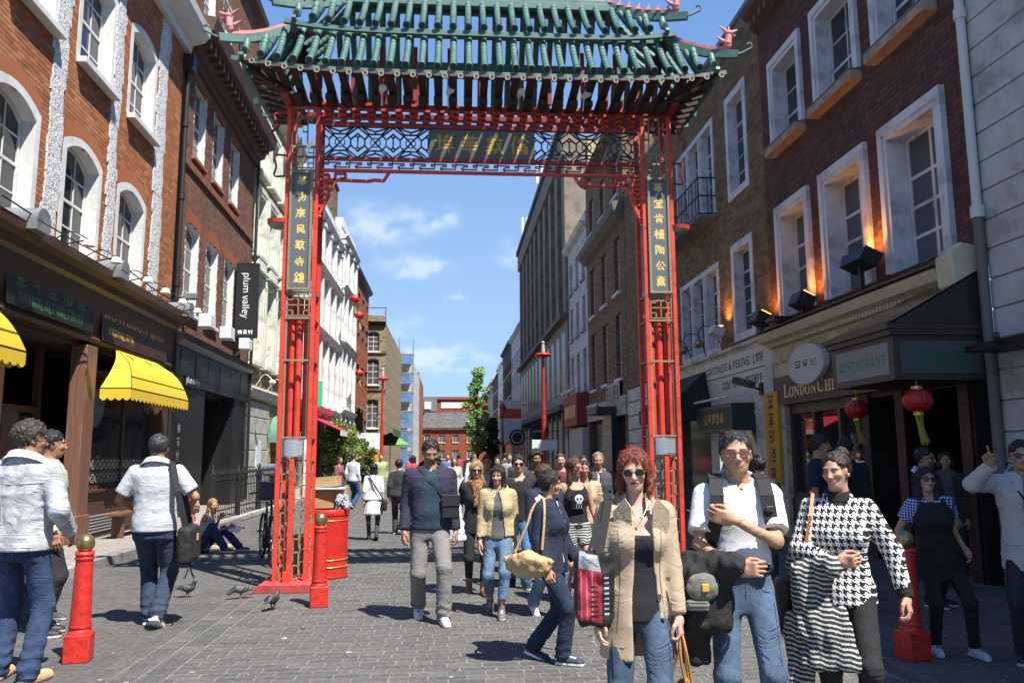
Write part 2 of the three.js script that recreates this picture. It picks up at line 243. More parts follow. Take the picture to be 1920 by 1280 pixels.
// ---------- ground ----------
{
  const base = gb().box(-150, 150, -0.4, -0.008, -420, 40);
  tag(part('ground', base, mat([0.15, 0.146, 0.14], 0.85, { map: ['granite', 0.7], bump: ['fine', 0.4, 0.002] }), scene), '', '', '', 'structure');
  const tones = [[0.14, 0.137, 0.132], [0.156, 0.152, 0.146], [0.126, 0.124, 0.121], [0.15, 0.144, 0.134], [0.17, 0.166, 0.158], [0.135, 0.132, 0.127]];
  const setM = tones.map((c) => mat(c, 0.78, { map: ['granite', 0.55], bump: ['rough', 0.16, 0.0025] })), setI = mat([1, 1, 1], 0.78, { map: ['granite', 0.55], bump: ['rough', 0.16, 0.0025] });
  const road = new THREE.Group(); road.name = 'road'; road.userData.kind = 'structure'; scene.add(road);
  part('mortar_bed', gb().box(-2.434, 3.568, -0.05, -0.0028, -62.05, 6), mat([0.27, 0.255, 0.23], 0.95, { map: ['granite', 0.7] }), road);
  const list = [];
  const lay = (x0, x1, z0, z1) => { const t = pick(tones), k = rr(0.86, 1.14); list.push({ x: (x0 + x1) / 2, z: (z0 + z1) / 2, sx: x1 - x0, sz: Math.abs(z1 - z0), y: rr(-0.0008, 0.001), c: t.map((v) => v * k * rr(0.97, 1.03)), rx: rr(-0.006, 0.006), rz: rr(-0.004, 0.004) }); };
  // border courses beside the carriageway, blocks laid lengthways
  for (const bx of [-2.42, -2.225, 3.18, 3.375]) for (let z = -3.6; z > -62;) { const l = rr(0.2, 0.25); lay(bx, bx + 0.18, z, z - l + 0.012); z -= l; }
  // carriageway setts in stretcher courses across the street
  let row = 0;
  for (let z = -3.6; z > -62; z -= 0.113, row++) { let x = -2.03; let first = (row % 2) * 0.135 + rr(-0.02, 0.02) + 0.11; while (x < 3.16) { const l = first || rr(0.262, 0.285); first = 0; const e = Math.min(3.165, x + l); if (e - x > 0.05) lay(x, e - 0.014, z, z - 0.096); x = e; } }
  list.forEach((s) => { s.d = (camera.position.distanceTo(V(s.x, 0, s.z))) - (inView(V(s.x, 0, s.z)) ? 1000 : 0); }); list.sort((a, b) => a.d - b.d);
  const bev = boxUV(new RoundedBoxGeometry(1, 1, 1, 1, 0.04).toNonIndexed());
  const block = (s) => new THREE.Matrix4().compose(V(s.x, s.y - 0.03, s.z), new THREE.Quaternion().setFromEuler(new THREE.Euler(s.rx, 0, s.rz)), V(s.sx, 0.06, s.sz));
  const gset = [0, 1, 2, 3].map((i) => { const g = bev.clone(), uv = g.attributes.uv; for (let k = 0; k < uv.count; k++) uv.setXY(k, uv.getX(k) * 0.26 + i * 0.37, uv.getY(k) * 0.1 + i * 0.23); return g; });
  list.slice(0, 300).forEach((s, i) => { const o = part('sett', gset[i % 4], setM[Math.floor(rnd() * 6)], road); o.applyMatrix4(block(s)); });
  inst('setts', gset[0], setI, list.slice(300).map((s) => [block(s), new THREE.Color().setRGB(...s.c)]), road);
  part('far_road_surface', gb().box(-2.42, 3.56, -0.05, -0.001, -200, -62.1), mat(tones[1], 0.78, { map: ['granite', 0.55] }), road);

  { const L = []; for (let i = 0; i < 900; i++) { const x = rr(-4.9, 5.8), z = -3.6 - 40 * Math.pow(rnd(), 1.6), s = rr(0.008, 0.022); L.push([new THREE.Matrix4().compose(V(x, 0.0022, z), new THREE.Quaternion(), V(s * rr(0.8, 1.4), 0.0016, s)), new THREE.Color().setRGB(...pick([[0.05, 0.048, 0.045], [0.06, 0.06, 0.06], [0.3, 0.29, 0.27], [0.09, 0.085, 0.08]]))]); } inst('chewing_gum', new THREE.CylinderGeometry(1, 1, 1, 9), mat([1, 1, 1], 0.85), L, road);
    const P = gb(); for (let i = 0; i < 5; i++) { const x = rr(-4.6, 2.8), z = rr(-5, -16), w = rr(0.01, 0.03), d = rr(0.008, 0.022), a = rr(0, 3), q = (ux, uz, y) => [x + ux * Math.cos(a) * w - uz * Math.sin(a) * d, y, z + ux * Math.sin(a) * w + uz * Math.cos(a) * d]; P.quad(q(-1, 1, 0.003), q(1, 1, 0.006), q(1, -1, 0.004), q(-1, -1, 0.01), 0.0008); } const o = part('paper_scraps', P, mat([0.6, 0.58, 0.54], 0.8), road); o.userData.kind = 'stuff'; }
  // footways of large smooth slabs either side
  const slabM = tones.slice(0, 4).map((c) => mat(c, 0.82, { map: ['granite', 0.8], bump: ['rough', 0.3, 0.0015] }));
  const way = (name, x0, x1, label) => {
    const w = new THREE.Group(); w.name = name; w.userData.kind = 'structure'; scene.add(w); const L = []; let r = 0;
    part('slab_bed', gb().box(x0, x1, -0.2, -0.0022, -200, 6), mat([0.27, 0.255, 0.23], 0.95, { map: ['granite', 0.7] }), w);
    for (let z = -2; z > -60; z -= 0.45, r++) for (let x = x0 - (r % 2) * 0.3; x < x1; x += 0.6) { const a = Math.max(x0, x) + 0.0018, b = Math.min(x1, x + 0.6) - 0.0018; if (b - a > 0.04) L.push([a, b, z - 0.447, z - 0.003, rr(-0.0015, 0.001)]); }
    L.forEach((s) => { const p = V((s[0] + s[1]) / 2, 0, s[2]); s.d = camera.position.distanceTo(p) - (inView(p) ? 1000 : 0); }); L.sort((a, b) => a.d - b.d);
    const m = (s) => new THREE.Matrix4().compose(V((s[0] + s[1]) / 2, s[4] - 0.04, (s[2] + s[3]) / 2), new THREE.Quaternion(), V(s[1] - s[0], 0.08, s[3] - s[2]));
    const g = [0, 1, 2].map((i) => { const q = unitBox.clone(), uv = q.attributes.uv; for (let k = 0; k < uv.count; k++) uv.setXY(k, uv.getX(k) * 0.6 + i * 0.31, uv.getY(k) * 0.45 + i * 0.17); return q; });
    L.slice(0, 300).forEach((s, i) => part('slab', g[i % 3], slabM[Math.floor(rnd() * 4)], w).applyMatrix4(m(s)));
    inst('slabs', g[0], mat([1, 1, 1], 0.82, { map: ['granite', 0.8] }), L.slice(300).map((s) => { const c = pick(slabM).color.clone().multiplyScalar(rr(0.95, 1.05)); return [m(s), c]; }), w);
  };
  way('footway_left', -5.0, -2.435); way('footway_right', 3.57, 6.6);
  // raised forecourt with a granite kerb along the left shops
  const fc = new THREE.Group(); fc.name = 'forecourt'; fc.userData.kind = 'structure'; scene.add(fc);
  part('paving', gb().box(-7.4, -5.17, -0.2, 0.13, -27, 4), mat([0.42, 0.38, 0.33], 0.85, { map: ['granite', 0.9], bump: ['rough', 0.25, 0.003] }), fc);
  for (let z = 2; z > -19.4;) { const l = rr(0.75, 1.1); part('kerbstone', gb().rbox(-5.165, -4.99, -0.15, 0.134 + rr(-0.003, 0.003), z - l + 0.008, z, 0.018), pick([STONE, mat([0.33, 0.325, 0.31], 0.85, { map: ['granite', 0.5] })]), fc); z -= l; }
  part('far_footway', gb().box(-7.4, -5.0, -0.2, 0.1, -200, -27.02), mat([0.42, 0.38, 0.33], 0.9, { map: ['granite', 0.9] }), fc);
}

// ---------- facades: local x runs along the wall, y up, z out of the wall ----------
const holePts = (h) => { const p = [[h.u0, h.v0], [h.u1, h.v0]]; if (!h.rise) return [...p, [h.u1, h.v1], [h.u0, h.v1]]; for (let i = 0; i <= 8; i++) { const t = i / 8, x = lerp(h.u1, h.u0, t), q = 2 * t - 1; p.push([x, h.v1 - h.rise * q * q]); } return p; };
const holeSpan = (h, y) => { if (y < h.v0 || y > h.v1) return null; if (!h.rise || y < h.v1 - h.rise) return [h.u0, h.u1]; const q = Math.sqrt((h.v1 - y) / h.rise), c = (h.u0 + h.u1) / 2, w = (h.u1 - h.u0) / 2; return [c - w * q, c + w * q]; };
function wall(b, u0, u1, v0, v1, holes, m, th = 0.35, front = 0, name = 'wall') { return part(name, gb().prism([[u0, v0], [u1, v0], [u1, v1], [u0, v1]], front - th, front, holes.map((h) => holePts(h).reverse())), m, b); }
function bricks(b, u0, u1, v0, v1, gaps, palette, singles = 300, proud = 0.006) {
  const L = 0.232, H = 0.0765, out = []; b.updateMatrixWorld(true);
  for (let r = 0, y = v0; y < v1 - 0.03; y += H, r++) {
    const mid = y + H / 2, cuts = gaps.map((g) => holeSpan(g, mid)).filter(Boolean).sort((a, c) => a[0] - c[0]);
    let x = u0 - (r % 2 ? L / 2 : 0) - (r % 3 === 0 ? 0 : 0);
    for (; x < u1; x += L) {
      let segs = [[Math.max(x, u0), Math.min(x + L, u1)]];
      for (const c of cuts) segs = segs.flatMap(([a, e]) => (c[1] <= a || c[0] >= e ? [[a, e]] : [[a, c[0]], [c[1], e]])).filter(([a, e]) => e - a > 0.035);
      for (const [a, e] of segs) out.push([(a + e) / 2, mid, e - a - 0.01, H - 0.0105]);
    }
  }
  out.forEach((q) => { const p = V(q[0], q[1], 0).applyMatrix4(b.matrixWorld); q.d = camera.position.distanceTo(p) - (inView(p) ? 1000 : 0); }); out.sort((a, c) => a.d - c.d);
  const m = (q) => new THREE.Matrix4().compose(V(q[0], q[1], proud / 2 - 0.02 + rr(-0.0015, 0.0025)), new THREE.Quaternion(), V(q[2], q[3], 0.04 + proud));
  const g = unitBox.clone(), uv = g.attributes.uv; for (let k = 0; k < uv.count; k++) uv.setXY(k, uv.getX(k) * 0.22, uv.getY(k) * 0.07);
  const ms = palette.map((c) => mat(c, 0.9, { map: ['granite', 0.4], bump: ['rough', 0.15, 0.002] }));
  const shade = (q) => { const k = fbm(q[0] * 0.8, q[1] * 0.8, b.position.z, 3); return clamp(Math.floor((rnd() + k * 0.9) * palette.length), 0, palette.length - 1); };
  out.slice(0, singles).forEach((q) => part('brick', g, ms[shade(q)], b).applyMatrix4(m(q)));
  inst('brickwork', g, mat([1, 1, 1], 0.9, { map: ['granite', 0.4] }), out.slice(singles).map((q) => { const c = palette[shade(q)], k = rr(0.85, 1.15); return [m(q), new THREE.Color().setRGB(c[0] * k, c[1] * k, c[2] * k)]; }), b);
}
const mould = (g, u0, u1, prof) => g.add(gb().prism(prof.map(([w, v]) => [-w, v]), u0, u1).l[0].applyMatrix4(new THREE.Matrix4().makeRotationY(Math.PI / 2)));
function windowUnit(b, h, o = {}) {
  const { cols = 2, rows = 4, depth = 0.13, fm = WHITE, gm = GLASS, bar = 0.022, frame = 0.055, sash = true, each = true, sill, surround, sm = fm, transom, door } = o;
  const { u0, u1, v0, v1, rise = 0 } = h, z = -depth, g = gb();
  const outer = holePts({ u0: u0 + 0.002, u1: u1 - 0.002, v0: v0 + 0.002, v1: v1 - 0.002, rise }), inner = holePts({ u0: u0 + frame, u1: u1 - frame, v0: v0 + frame, v1: v1 - frame, rise });
  g.prism(outer, z - 0.06, z, [inner.slice().reverse()]);
  const iu0 = u0 + frame, iu1 = u1 - frame, iv0 = v0 + frame, top = v1 - frame, cw = (iu1 - iu0) / cols, mid = iv0 + (top - iv0) * (transom ?? 0.5);
  const topAt = (x) => { if (!rise) return top; const q = (2 * (x - iu0)) / (iu1 - iu0) - 1; return top - rise * q * q; };
  if (sash) g.box(iu0, iu1, mid - 0.025, mid + 0.025, z - 0.045, z - 0.004);
  const lines = []; const nl = Math.max(1, Math.round(rows * (transom ?? 0.5))), nu = Math.max(1, rows - nl);
  for (let i = 0; i < nl; i++) lines.push(iv0 + ((mid - iv0) * i) / nl); for (let i = 0; i <= nu; i++) lines.push(mid + ((top - mid) * i) / nu);
  for (let i = 1; i < cols; i++) g.box(iu0 + cw * i - bar / 2, iu0 + cw * i + bar / 2, iv0, topAt(iu0 + cw * i) - 0.002, z - 0.04, z - 0.01);
  lines.forEach((y, i) => { if (i && i < lines.length - 1 && Math.abs(y - mid) > 0.03) g.box(iu0, iu1, y - bar / 2, y + bar / 2, z - 0.038, z - 0.012); });
  const w = part('window', g, fm, b);
  const pane = (a, c, y0, y1, tops) => { const p = gb(); if (tops) p.prism([[a, y0], [c, y0], [c, tops[1]], [(a + c) / 2, tops[2]], [a, tops[0]]], z - 0.034, z - 0.028); else p.box(a, c, y0, y1, z - 0.034, z - 0.028); const cx = (a + c) / 2, cy = (y0 + y1) / 2; p.xf(new THREE.Matrix4().makeTranslation(cx, cy, z - 0.03).multiply(M4(0, 0, 0, rr(-0.012, 0.012), rr(-0.012, 0.012))).multiply(new THREE.Matrix4().makeTranslation(-cx, -cy, -z + 0.03))); part('pane', p, gm, w); };
  if (each) for (let i = 0; i < cols; i++) for (let k = 0; k + 1 < lines.length; k++) { const a = iu0 + cw * i, c = a + cw, lastRow = k === lines.length - 2; pane(a, c, lines[k], lines[k + 1], rise && lastRow ? [topAt(a), topAt(c), topAt((a + c) / 2)] : null); }
  else part('pane', gb().prism(inner, z - 0.034, z - 0.028), gm, w);
  if (sill) part('sill', gb().rbox(u0 - sill.over, u1 + sill.over, v0 - sill.h, v0 - 0.003, -depth, sill.out, 0.008, 1), sill.m ?? sm, w);
  if (surround) { const s = surround.w, q = surround.out, gg = gb().prism(holePts({ u0: u0 - s, u1: u1 + s, v0: v0 - (surround.bottom ?? 0), v1: v1 + s, rise: rise }), -depth + 0.004, q, [holePts({ u0: u0 + 0.0015, u1: u1 - 0.0015, v0: v0 + 0.0015 + (surround.bottom === undefined ? 0 : 0), v1: v1 - 0.0015, rise }).reverse()], 0); if (surround.step) { const A = u0 - s - 0.03, B = u1 + s + 0.03, C = u0 - s * 0.5, D = u1 + s * 0.5; gg.prism([[A, v0 + 0.01], [C, v0 + 0.01], [C, v1 + s * 0.5], [D, v1 + s * 0.5], [D, v0 + 0.01], [B, v0 + 0.01], [B, v1 + s + 0.05], [A, v1 + s + 0.05]], -0.05, q + 0.025); } part('surround', gg, sm, w); }
  return w;
}
// ================= left side of the street (sunlit) =================
const wallTurn = (90 + 1.43) * D2R;
// --- orange brick house with white vermiculated quoins over the brown timber shopfront ---
const orange = thing('brick_house', 'orange brick house with rough white quoin strips and brown timber shopfront', 'building', [-6.3, 0, -11.4], wallTurn);
{
  const b = orange, lo = [-1.05 + 0.45, 1.74, 4.02].map((u) => ({ u0: u, u1: u + 1.3, v0: 4.97, v1: 6.85, rise: 0.22 })), hi = [-0.3, 1.95, 4.22].map((u) => ({ u0: u, u1: u + 1.3, v0: 8.3, v1: 10.25, rise: 0.2 }));
  const qs = [[-1.35, 0.5], [1.05, 0.5], [3.33, 0.42], [5.72, 0.62]], holes = [...lo, ...hi];
  wall(b, -3, 7.35, 4.6, 11.3, holes, mat([0.46, 0.27, 0.17], 0.95, { map: ['granite', 0.6] }));
  bricks(b, -3, 7.35, 4.62, 11.28, [...holes.map((h) => ({ ...h, u0: h.u0 - 0.14, u1: h.u1 + 0.14, v1: h.v1 + 0.02 })), ...qs.map(([u, w]) => ({ u0: u + 0.05, u1: u + w - 0.05, v0: 4, v1: 12 }))], [[0.54, 0.185, 0.062], [0.62, 0.225, 0.078], [0.66, 0.255, 0.092], [0.57, 0.205, 0.073], [0.45, 0.155, 0.062], [0.68, 0.29, 0.12]]);
  const qm = mat([0.95, 0.95, 0.94], 0.8, { map: ['worm', 1.3], bump: ['worm', 1.3, 0.02] });
  for (const [u, w] of qs) for (let y = 4.62, k = 0; y < 11.2; k++) { const h = rr(0.15, 0.32), wander = 0.06 * n3(u, y * 0.7, 2), e0 = wander + rr(-0.03, 0.06), e1 = wander - rr(-0.03, 0.06); part('quoin', gb().rbox(u + e0, u + w + e1, y, y + h + 0.001, -0.05, 0.024 + rr(0, 0.006), 0.004, 1), qm, b); y += h; }
  for (const h of lo) windowUnit(b, h, { cols: 3, rows: 4, depth: 0.2, sill: { over: 0.12, h: 0.11, out: 0.16 }, surround: { w: 0.13, out: 0.012 } });
  for (const h of hi) windowUnit(b, h, { cols: 3, rows: 4, depth: 0.2, sill: { over: 0.12, h: 0.11, out: 0.17 }, surround: { w: 0.13, out: 0.012 } });
  // gauged brick heads over the openings
  const head = mat([0.58, 0.19, 0.065], 0.9, { map: ['granite', 0.4] });
  for (const h of holes) for (let k = 0; k < 17; k++) { const t = (k + 0.5) / 17, q = 2 * t - 1, x = lerp(h.u0 - 0.12, h.u1 + 0.12, t), y = h.v1 - h.rise * q * q + 0.14, a = -q * 0.28; part('arch_brick', unitBox, head, b).applyMatrix4(new THREE.Matrix4().compose(V(x, y + 0.12, 0), new THREE.Quaternion().setFromEuler(new THREE.Euler(0, 0, a)), V(0.078, 0.24, 0.02))); }
  const c = gb(); mould(c, -3, 7.5, [[0, 11.3], [0.12, 11.3], [0.16, 11.5], [0.42, 11.58], [0.55, 11.72], [0.58, 11.9], [0, 11.95]]); part('cornice', c, WHITE, b);
  part('parapet', gb().box(-3, 7.35, 11.95, 12.9, -0.35, -0.02), mat([0.34, 0.11, 0.045], 0.9, { map: ['brickfar', 1.38, 1.22] }), b);
  part('drainpipe', gb().cyl([7.42, 0.2, 0.1], [7.42, 11.2, 0.1], 0.055).cyl([7.42, 5.5, 0.1], [7.42, 5.62, 0.1], 0.075).cyl([7.42, 7.6, 0.1], [7.42, 7.72, 0.1], 0.075).cyl([7.42, 9.4, 0.1], [7.42, 9.52, 0.1], 0.075).box(7.28, 7.56, 10.8, 11.2, 0.02, 0.26), IRON, b);
  part('party_brickwork', gb().box(7.35, 7.62, 4.6, 11.0, -0.35, -0.05), mat([0.24, 0.11, 0.06], 0.9, { map: ['brickfar', 1.38, 1.22] }), b);
  // shopfront
  const wood = mat([0.125, 0.06, 0.034], 0.45, { map: ['wood', 0.5, 1.6] }), woodL = mat([0.26, 0.13, 0.085], 0.5, { map: ['wood', 0.4, 1.5] });
  const f = gb(); mould(f, -3, 7.35, [[-0.3, 3.56], [0.12, 3.56], [0.14, 3.62], [0.1, 3.66], [0.16, 4.45], [0.24, 4.5], [0.28, 4.62], [0.44, 4.66], [0.46, 4.8], [-0.3, 4.9]]); part('fascia', f, wood, b);
  for (const u of [-0.05, 3.0, 7.0]) { part('pilaster', gb().rbox(u - 0.22, u + 0.22, 0.13, 3.5, -0.15, 0.12, 0.02).rbox(u - 0.26, u + 0.26, 0.13, 0.6, -0.15, 0.15, 0.02), u === 3.0 ? woodL : wood, b);
    part('console', gb().prism([[-0.5, 0], [-0.12, 0], [-0.05, 0.5], [0, 0.9], [-0.5, 0.9]].map(([x, y]) => [x, y]), -0.19, 0.19).xf(M4(u, 3.55, 0.12, Math.PI / 2, 0, 0).multiply(new THREE.Matrix4().makeScale(-1, 1, 1)).multiply(new THREE.Matrix4().makeTranslation(0, 0, 0))), wood, b);
    const cap = new THREE.CylinderGeometry(0.2, 0.2, 0.5, 20, 1, false, 0, Math.PI); cap.rotateX(Math.PI / 2); cap.rotateZ(Math.PI / 2); part('lead_cap', gb().add(cap, M4(u, 4.84, 0.34)).box(u - 0.2, u + 0.2, 4.7, 4.84, 0.1, 0.585), LEAD, b); }
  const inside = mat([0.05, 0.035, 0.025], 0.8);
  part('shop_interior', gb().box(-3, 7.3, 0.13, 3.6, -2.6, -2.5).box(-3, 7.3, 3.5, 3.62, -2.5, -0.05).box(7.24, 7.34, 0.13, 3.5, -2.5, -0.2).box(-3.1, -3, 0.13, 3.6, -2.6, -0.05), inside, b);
  part('stall_riser', gb().box(3.22, 6.78, 0.13, 0.95, -0.14, 0.02).box(3.22, 6.78, 0.95, 1.0, -0.14, 0.08), wood, b);
  for (let k = 0; k < 6; k++) part('vent_slat', gb().box(3.4, 4.9, 0.24 + k * 0.055, 0.262 + k * 0.055, 0.02, 0.045), mat([0.3, 0.3, 0.3], 0.6), b);
  const sw = part('shop_window', gb().box(3.22, 6.78, 1.0, 1.06, -0.12, -0.04).box(3.22, 6.78, 3.05, 3.15, -0.12, -0.04).box(3.22, 3.3, 1.06, 3.05, -0.12, -0.04).box(6.7, 6.78, 1.06, 3.05, -0.12, -0.04).box(5.05, 5.12, 1.06, 3.05, -0.12, -0.04), wood, b);
  part('pane', gb().box(3.3, 5.05, 1.06, 3.05, -0.085, -0.075), GLASS, sw); part('pane', gb().box(5.12, 6.7, 1.06, 3.05, -0.085, -0.075), GLASS, sw);
  const ring = canvasTex(1024, 160, (x, w, h) => { x.fillStyle = '#0e0f0f'; x.fillRect(0, 0, w, h); for (let r = 0; r < 2; r++) for (let i = 0; i < 17; i++) { x.strokeStyle = '#b9c4be'; x.lineWidth = 5; const cx = 34 + i * 60, cy = 42 + r * 78; x.beginPath(); x.arc(cx, cy, 24, 0, 7); x.stroke(); x.lineWidth = 3; x.beginPath(); x.arc(cx + 3, cy, 10, 0.4, 5); x.stroke(); } });
  printFace('sticker_band', 3.4, 0.5, ring, b, M4(5.0, 1.32, -0.07), { rough: 0.25, label: 'dark band of white ring motifs across the shop window foot' });
  const ks = canvasTex(1024, 300, (x, w, h) => { x.fillStyle = '#3a2117'; x.fillRect(0, 0, w, h); x.fillStyle = '#c9a75c'; x.font = 'bold 118px serif'; x.textBaseline = 'middle'; x.fillText('KOWLOON', 30, 105); x.strokeStyle = '#c9a75c'; strokesRow(x, 725, 75, 260, 80, 4, 13); strokesRow(x, 90, 200, 360, 46, 9, 8); });
  printFace('name_board', 3.55, 0.86, ks, b, M4(5.0, 4.06, 0.142, 0, -0.065), { rough: 0.5 });
  const gs = canvasTex(1024, 220, (x, w, h) => { x.fillStyle = '#141a12'; x.fillRect(0, 0, w, h); x.strokeStyle = '#3d7a46'; x.fillStyle = '#3d7a46'; ['jin', 'hua', 'tang', 'jiu', 'jia'].forEach((k, i) => drawGlyph(x, k, 90 + i * 180, 14, 104, 9)); strokesRow(x, 120, 148, 780, 48, 17, 8); });
  printFace('name_board', 2.9, 0.72, gs, b, M4(1.4, 4.06, 0.142, 0, -0.065), { rough: 0.5 });
  part('door_frame', gb().box(1.2, 1.32, 0.13, 3.4, -0.6, -0.5).box(2.5, 2.62, 0.13, 3.4, -0.6, -0.5).box(1.32, 2.5, 2.3, 2.4, -0.6, -0.5).box(-0.6, 0.2, 0.13, 3.5, -0.4, -0.3), wood, b);
  part('door', gb().box(1.32, 2.5, 0.14, 2.3, -0.58, -0.53), GLASS, b);
  part('menu_card', gb().box(3.35, 3.62, 1.75, 2.2, -0.06, -0.055), mat([0.6, 0.6, 0.55], 0.6), b);
  for (const u of [0.9, 2.0, 3.5, 4.5, 5.6, 6.7]) { const l = part('fascia_lamp', gb().cyl([u, 4.78, 0.46], [u, 4.86, 0.8], 0.012).tube([[u, 4.86, 0.3], [u, 4.98, 0.55], [u, 4.86, 0.8]], 0.01, 10, 5), IRON, b); part('lamp_shade', gb().lathe([[0.02, 0.1], [0.06, 0.09], [0.1, 0.0], [0.09, -0.005], [0.02, 0.07]], u, 4.76, 0.8, 14), mat([0.72, 0.73, 0.72], 0.3), l); }
  part('cable', gb().tube([[-1, 4.92, 0.5], [1, 4.9, 0.48], [3, 4.95, 0.5], [5, 4.9, 0.47], [7.3, 4.93, 0.5]], 0.012, 30, 5), IRON, b);
}
// yellow awnings
function awning(u0, u1, top, out, drop, label, name = 'yellow_awning') {
  const a = thing(name, label, 'awning', [-6.3, 0, -11.4], wallTurn, 'yellow fabric awnings'); const m = mat([0.74, 0.5, 0.03], 0.8, { map: ['cloth', 0.3], side: THREE.DoubleSide });
  const tb = top, fb = top - drop, s = 0.6, A = [u0 + s, tb, 0.17], B = [u1 - s, tb, 0.17], C = [u1, fb, out], D = [u0, fb, out], E = [u0, fb, 0.17], F = [u1, fb, 0.17];
  const curve = (P, Q, n = 8) => Array.from({ length: n + 1 }, (_, i) => { const t = i / n; return [lerp(P[0], Q[0], t), lerp(P[1], Q[1], t) + 0.13 * Math.sin(Math.PI * t) * 0.6, lerp(P[2], Q[2], t) + 0.1 * Math.sin(Math.PI * t)]; });
  const sheet = (L, R) => { const g = gb(); for (let i = 0; i + 1 < L.length; i++) g.quad(L[i + 1], R[i + 1], R[i], L[i], 0.006); return g; };
  part('canopy_front', sheet(curve(A, D), curve(B, C)), m, a); part('canopy_side', sheet(curve(A, E), curve(A, D)), m, a); part('canopy_side', sheet(curve(B, C), curve(B, F)), m, a);
  const val = (P, Q, n) => { const g = gb(), N = n * 8; for (let i = 0; i < N; i++) { const f = (t) => [lerp(P[0], Q[0], t), 0, lerp(P[2], Q[2], t)], a0 = f(i / N), a1 = f((i + 1) / N), y0 = fb - 0.17 - 0.05 * Math.abs(Math.sin((i / 8) * Math.PI)), y1 = fb - 0.17 - 0.05 * Math.abs(Math.sin(((i + 1) / 8) * Math.PI)); g.quad([a0[0], y0, a0[2]], [a1[0], y1, a1[2]], [a1[0], fb - 0.004, a1[2]], [a0[0], fb - 0.004, a0[2]], 0.004); } return g; };
  part('valance', val(D, C, Math.round((u1 - u0) * 5)), m, a); part('valance', val(E, D, Math.round(out * 6)), m, a); part('valance', val(C, F, Math.round(out * 6)), m, a);
  part('piping', gb().tube([D, C], 0.008, 2, 5).tube([E, D], 0.008, 2, 5).tube(curve(A, D), 0.008, 8, 5).tube([[u0 + 0.15, fb + 0.22, out * 0.93], [u1 - 0.15, fb + 0.22, out * 0.93]], 0.006, 2, 5), IRON, a);
}
awning(3.28, 6.7, 3.55, 0.7, 0.76, 'yellow scalloped awning over the ringed shop window of the brown timber shopfront');
awning(-3.4, -0.5, 3.66, 0.7, 0.7, 'yellow scalloped awning over the dark doorway of the brown timber shopfront');
{ // slatted bench under the shop window
  const b = thing('bench', 'plain brown wooden bench against the brown timber shopfront', 'bench', [-6.3, 0, -11.4], wallTurn), w = mat([0.2, 0.1, 0.05], 0.6, { map: ['wood', 0.3, 1] });
  part('seat', gb().rbox(3.5, 6.1, 0.53, 0.58, 0.28, 0.58, 0.01), w, b); for (const u of [3.8, 5.8]) part('leg', gb().box(u - 0.04, u + 0.04, 0.132, 0.53, 0.33, 0.53), w, b); part('rail', gb().box(3.84, 5.76, 0.25, 0.3, 0.41, 0.45), w, b);
}
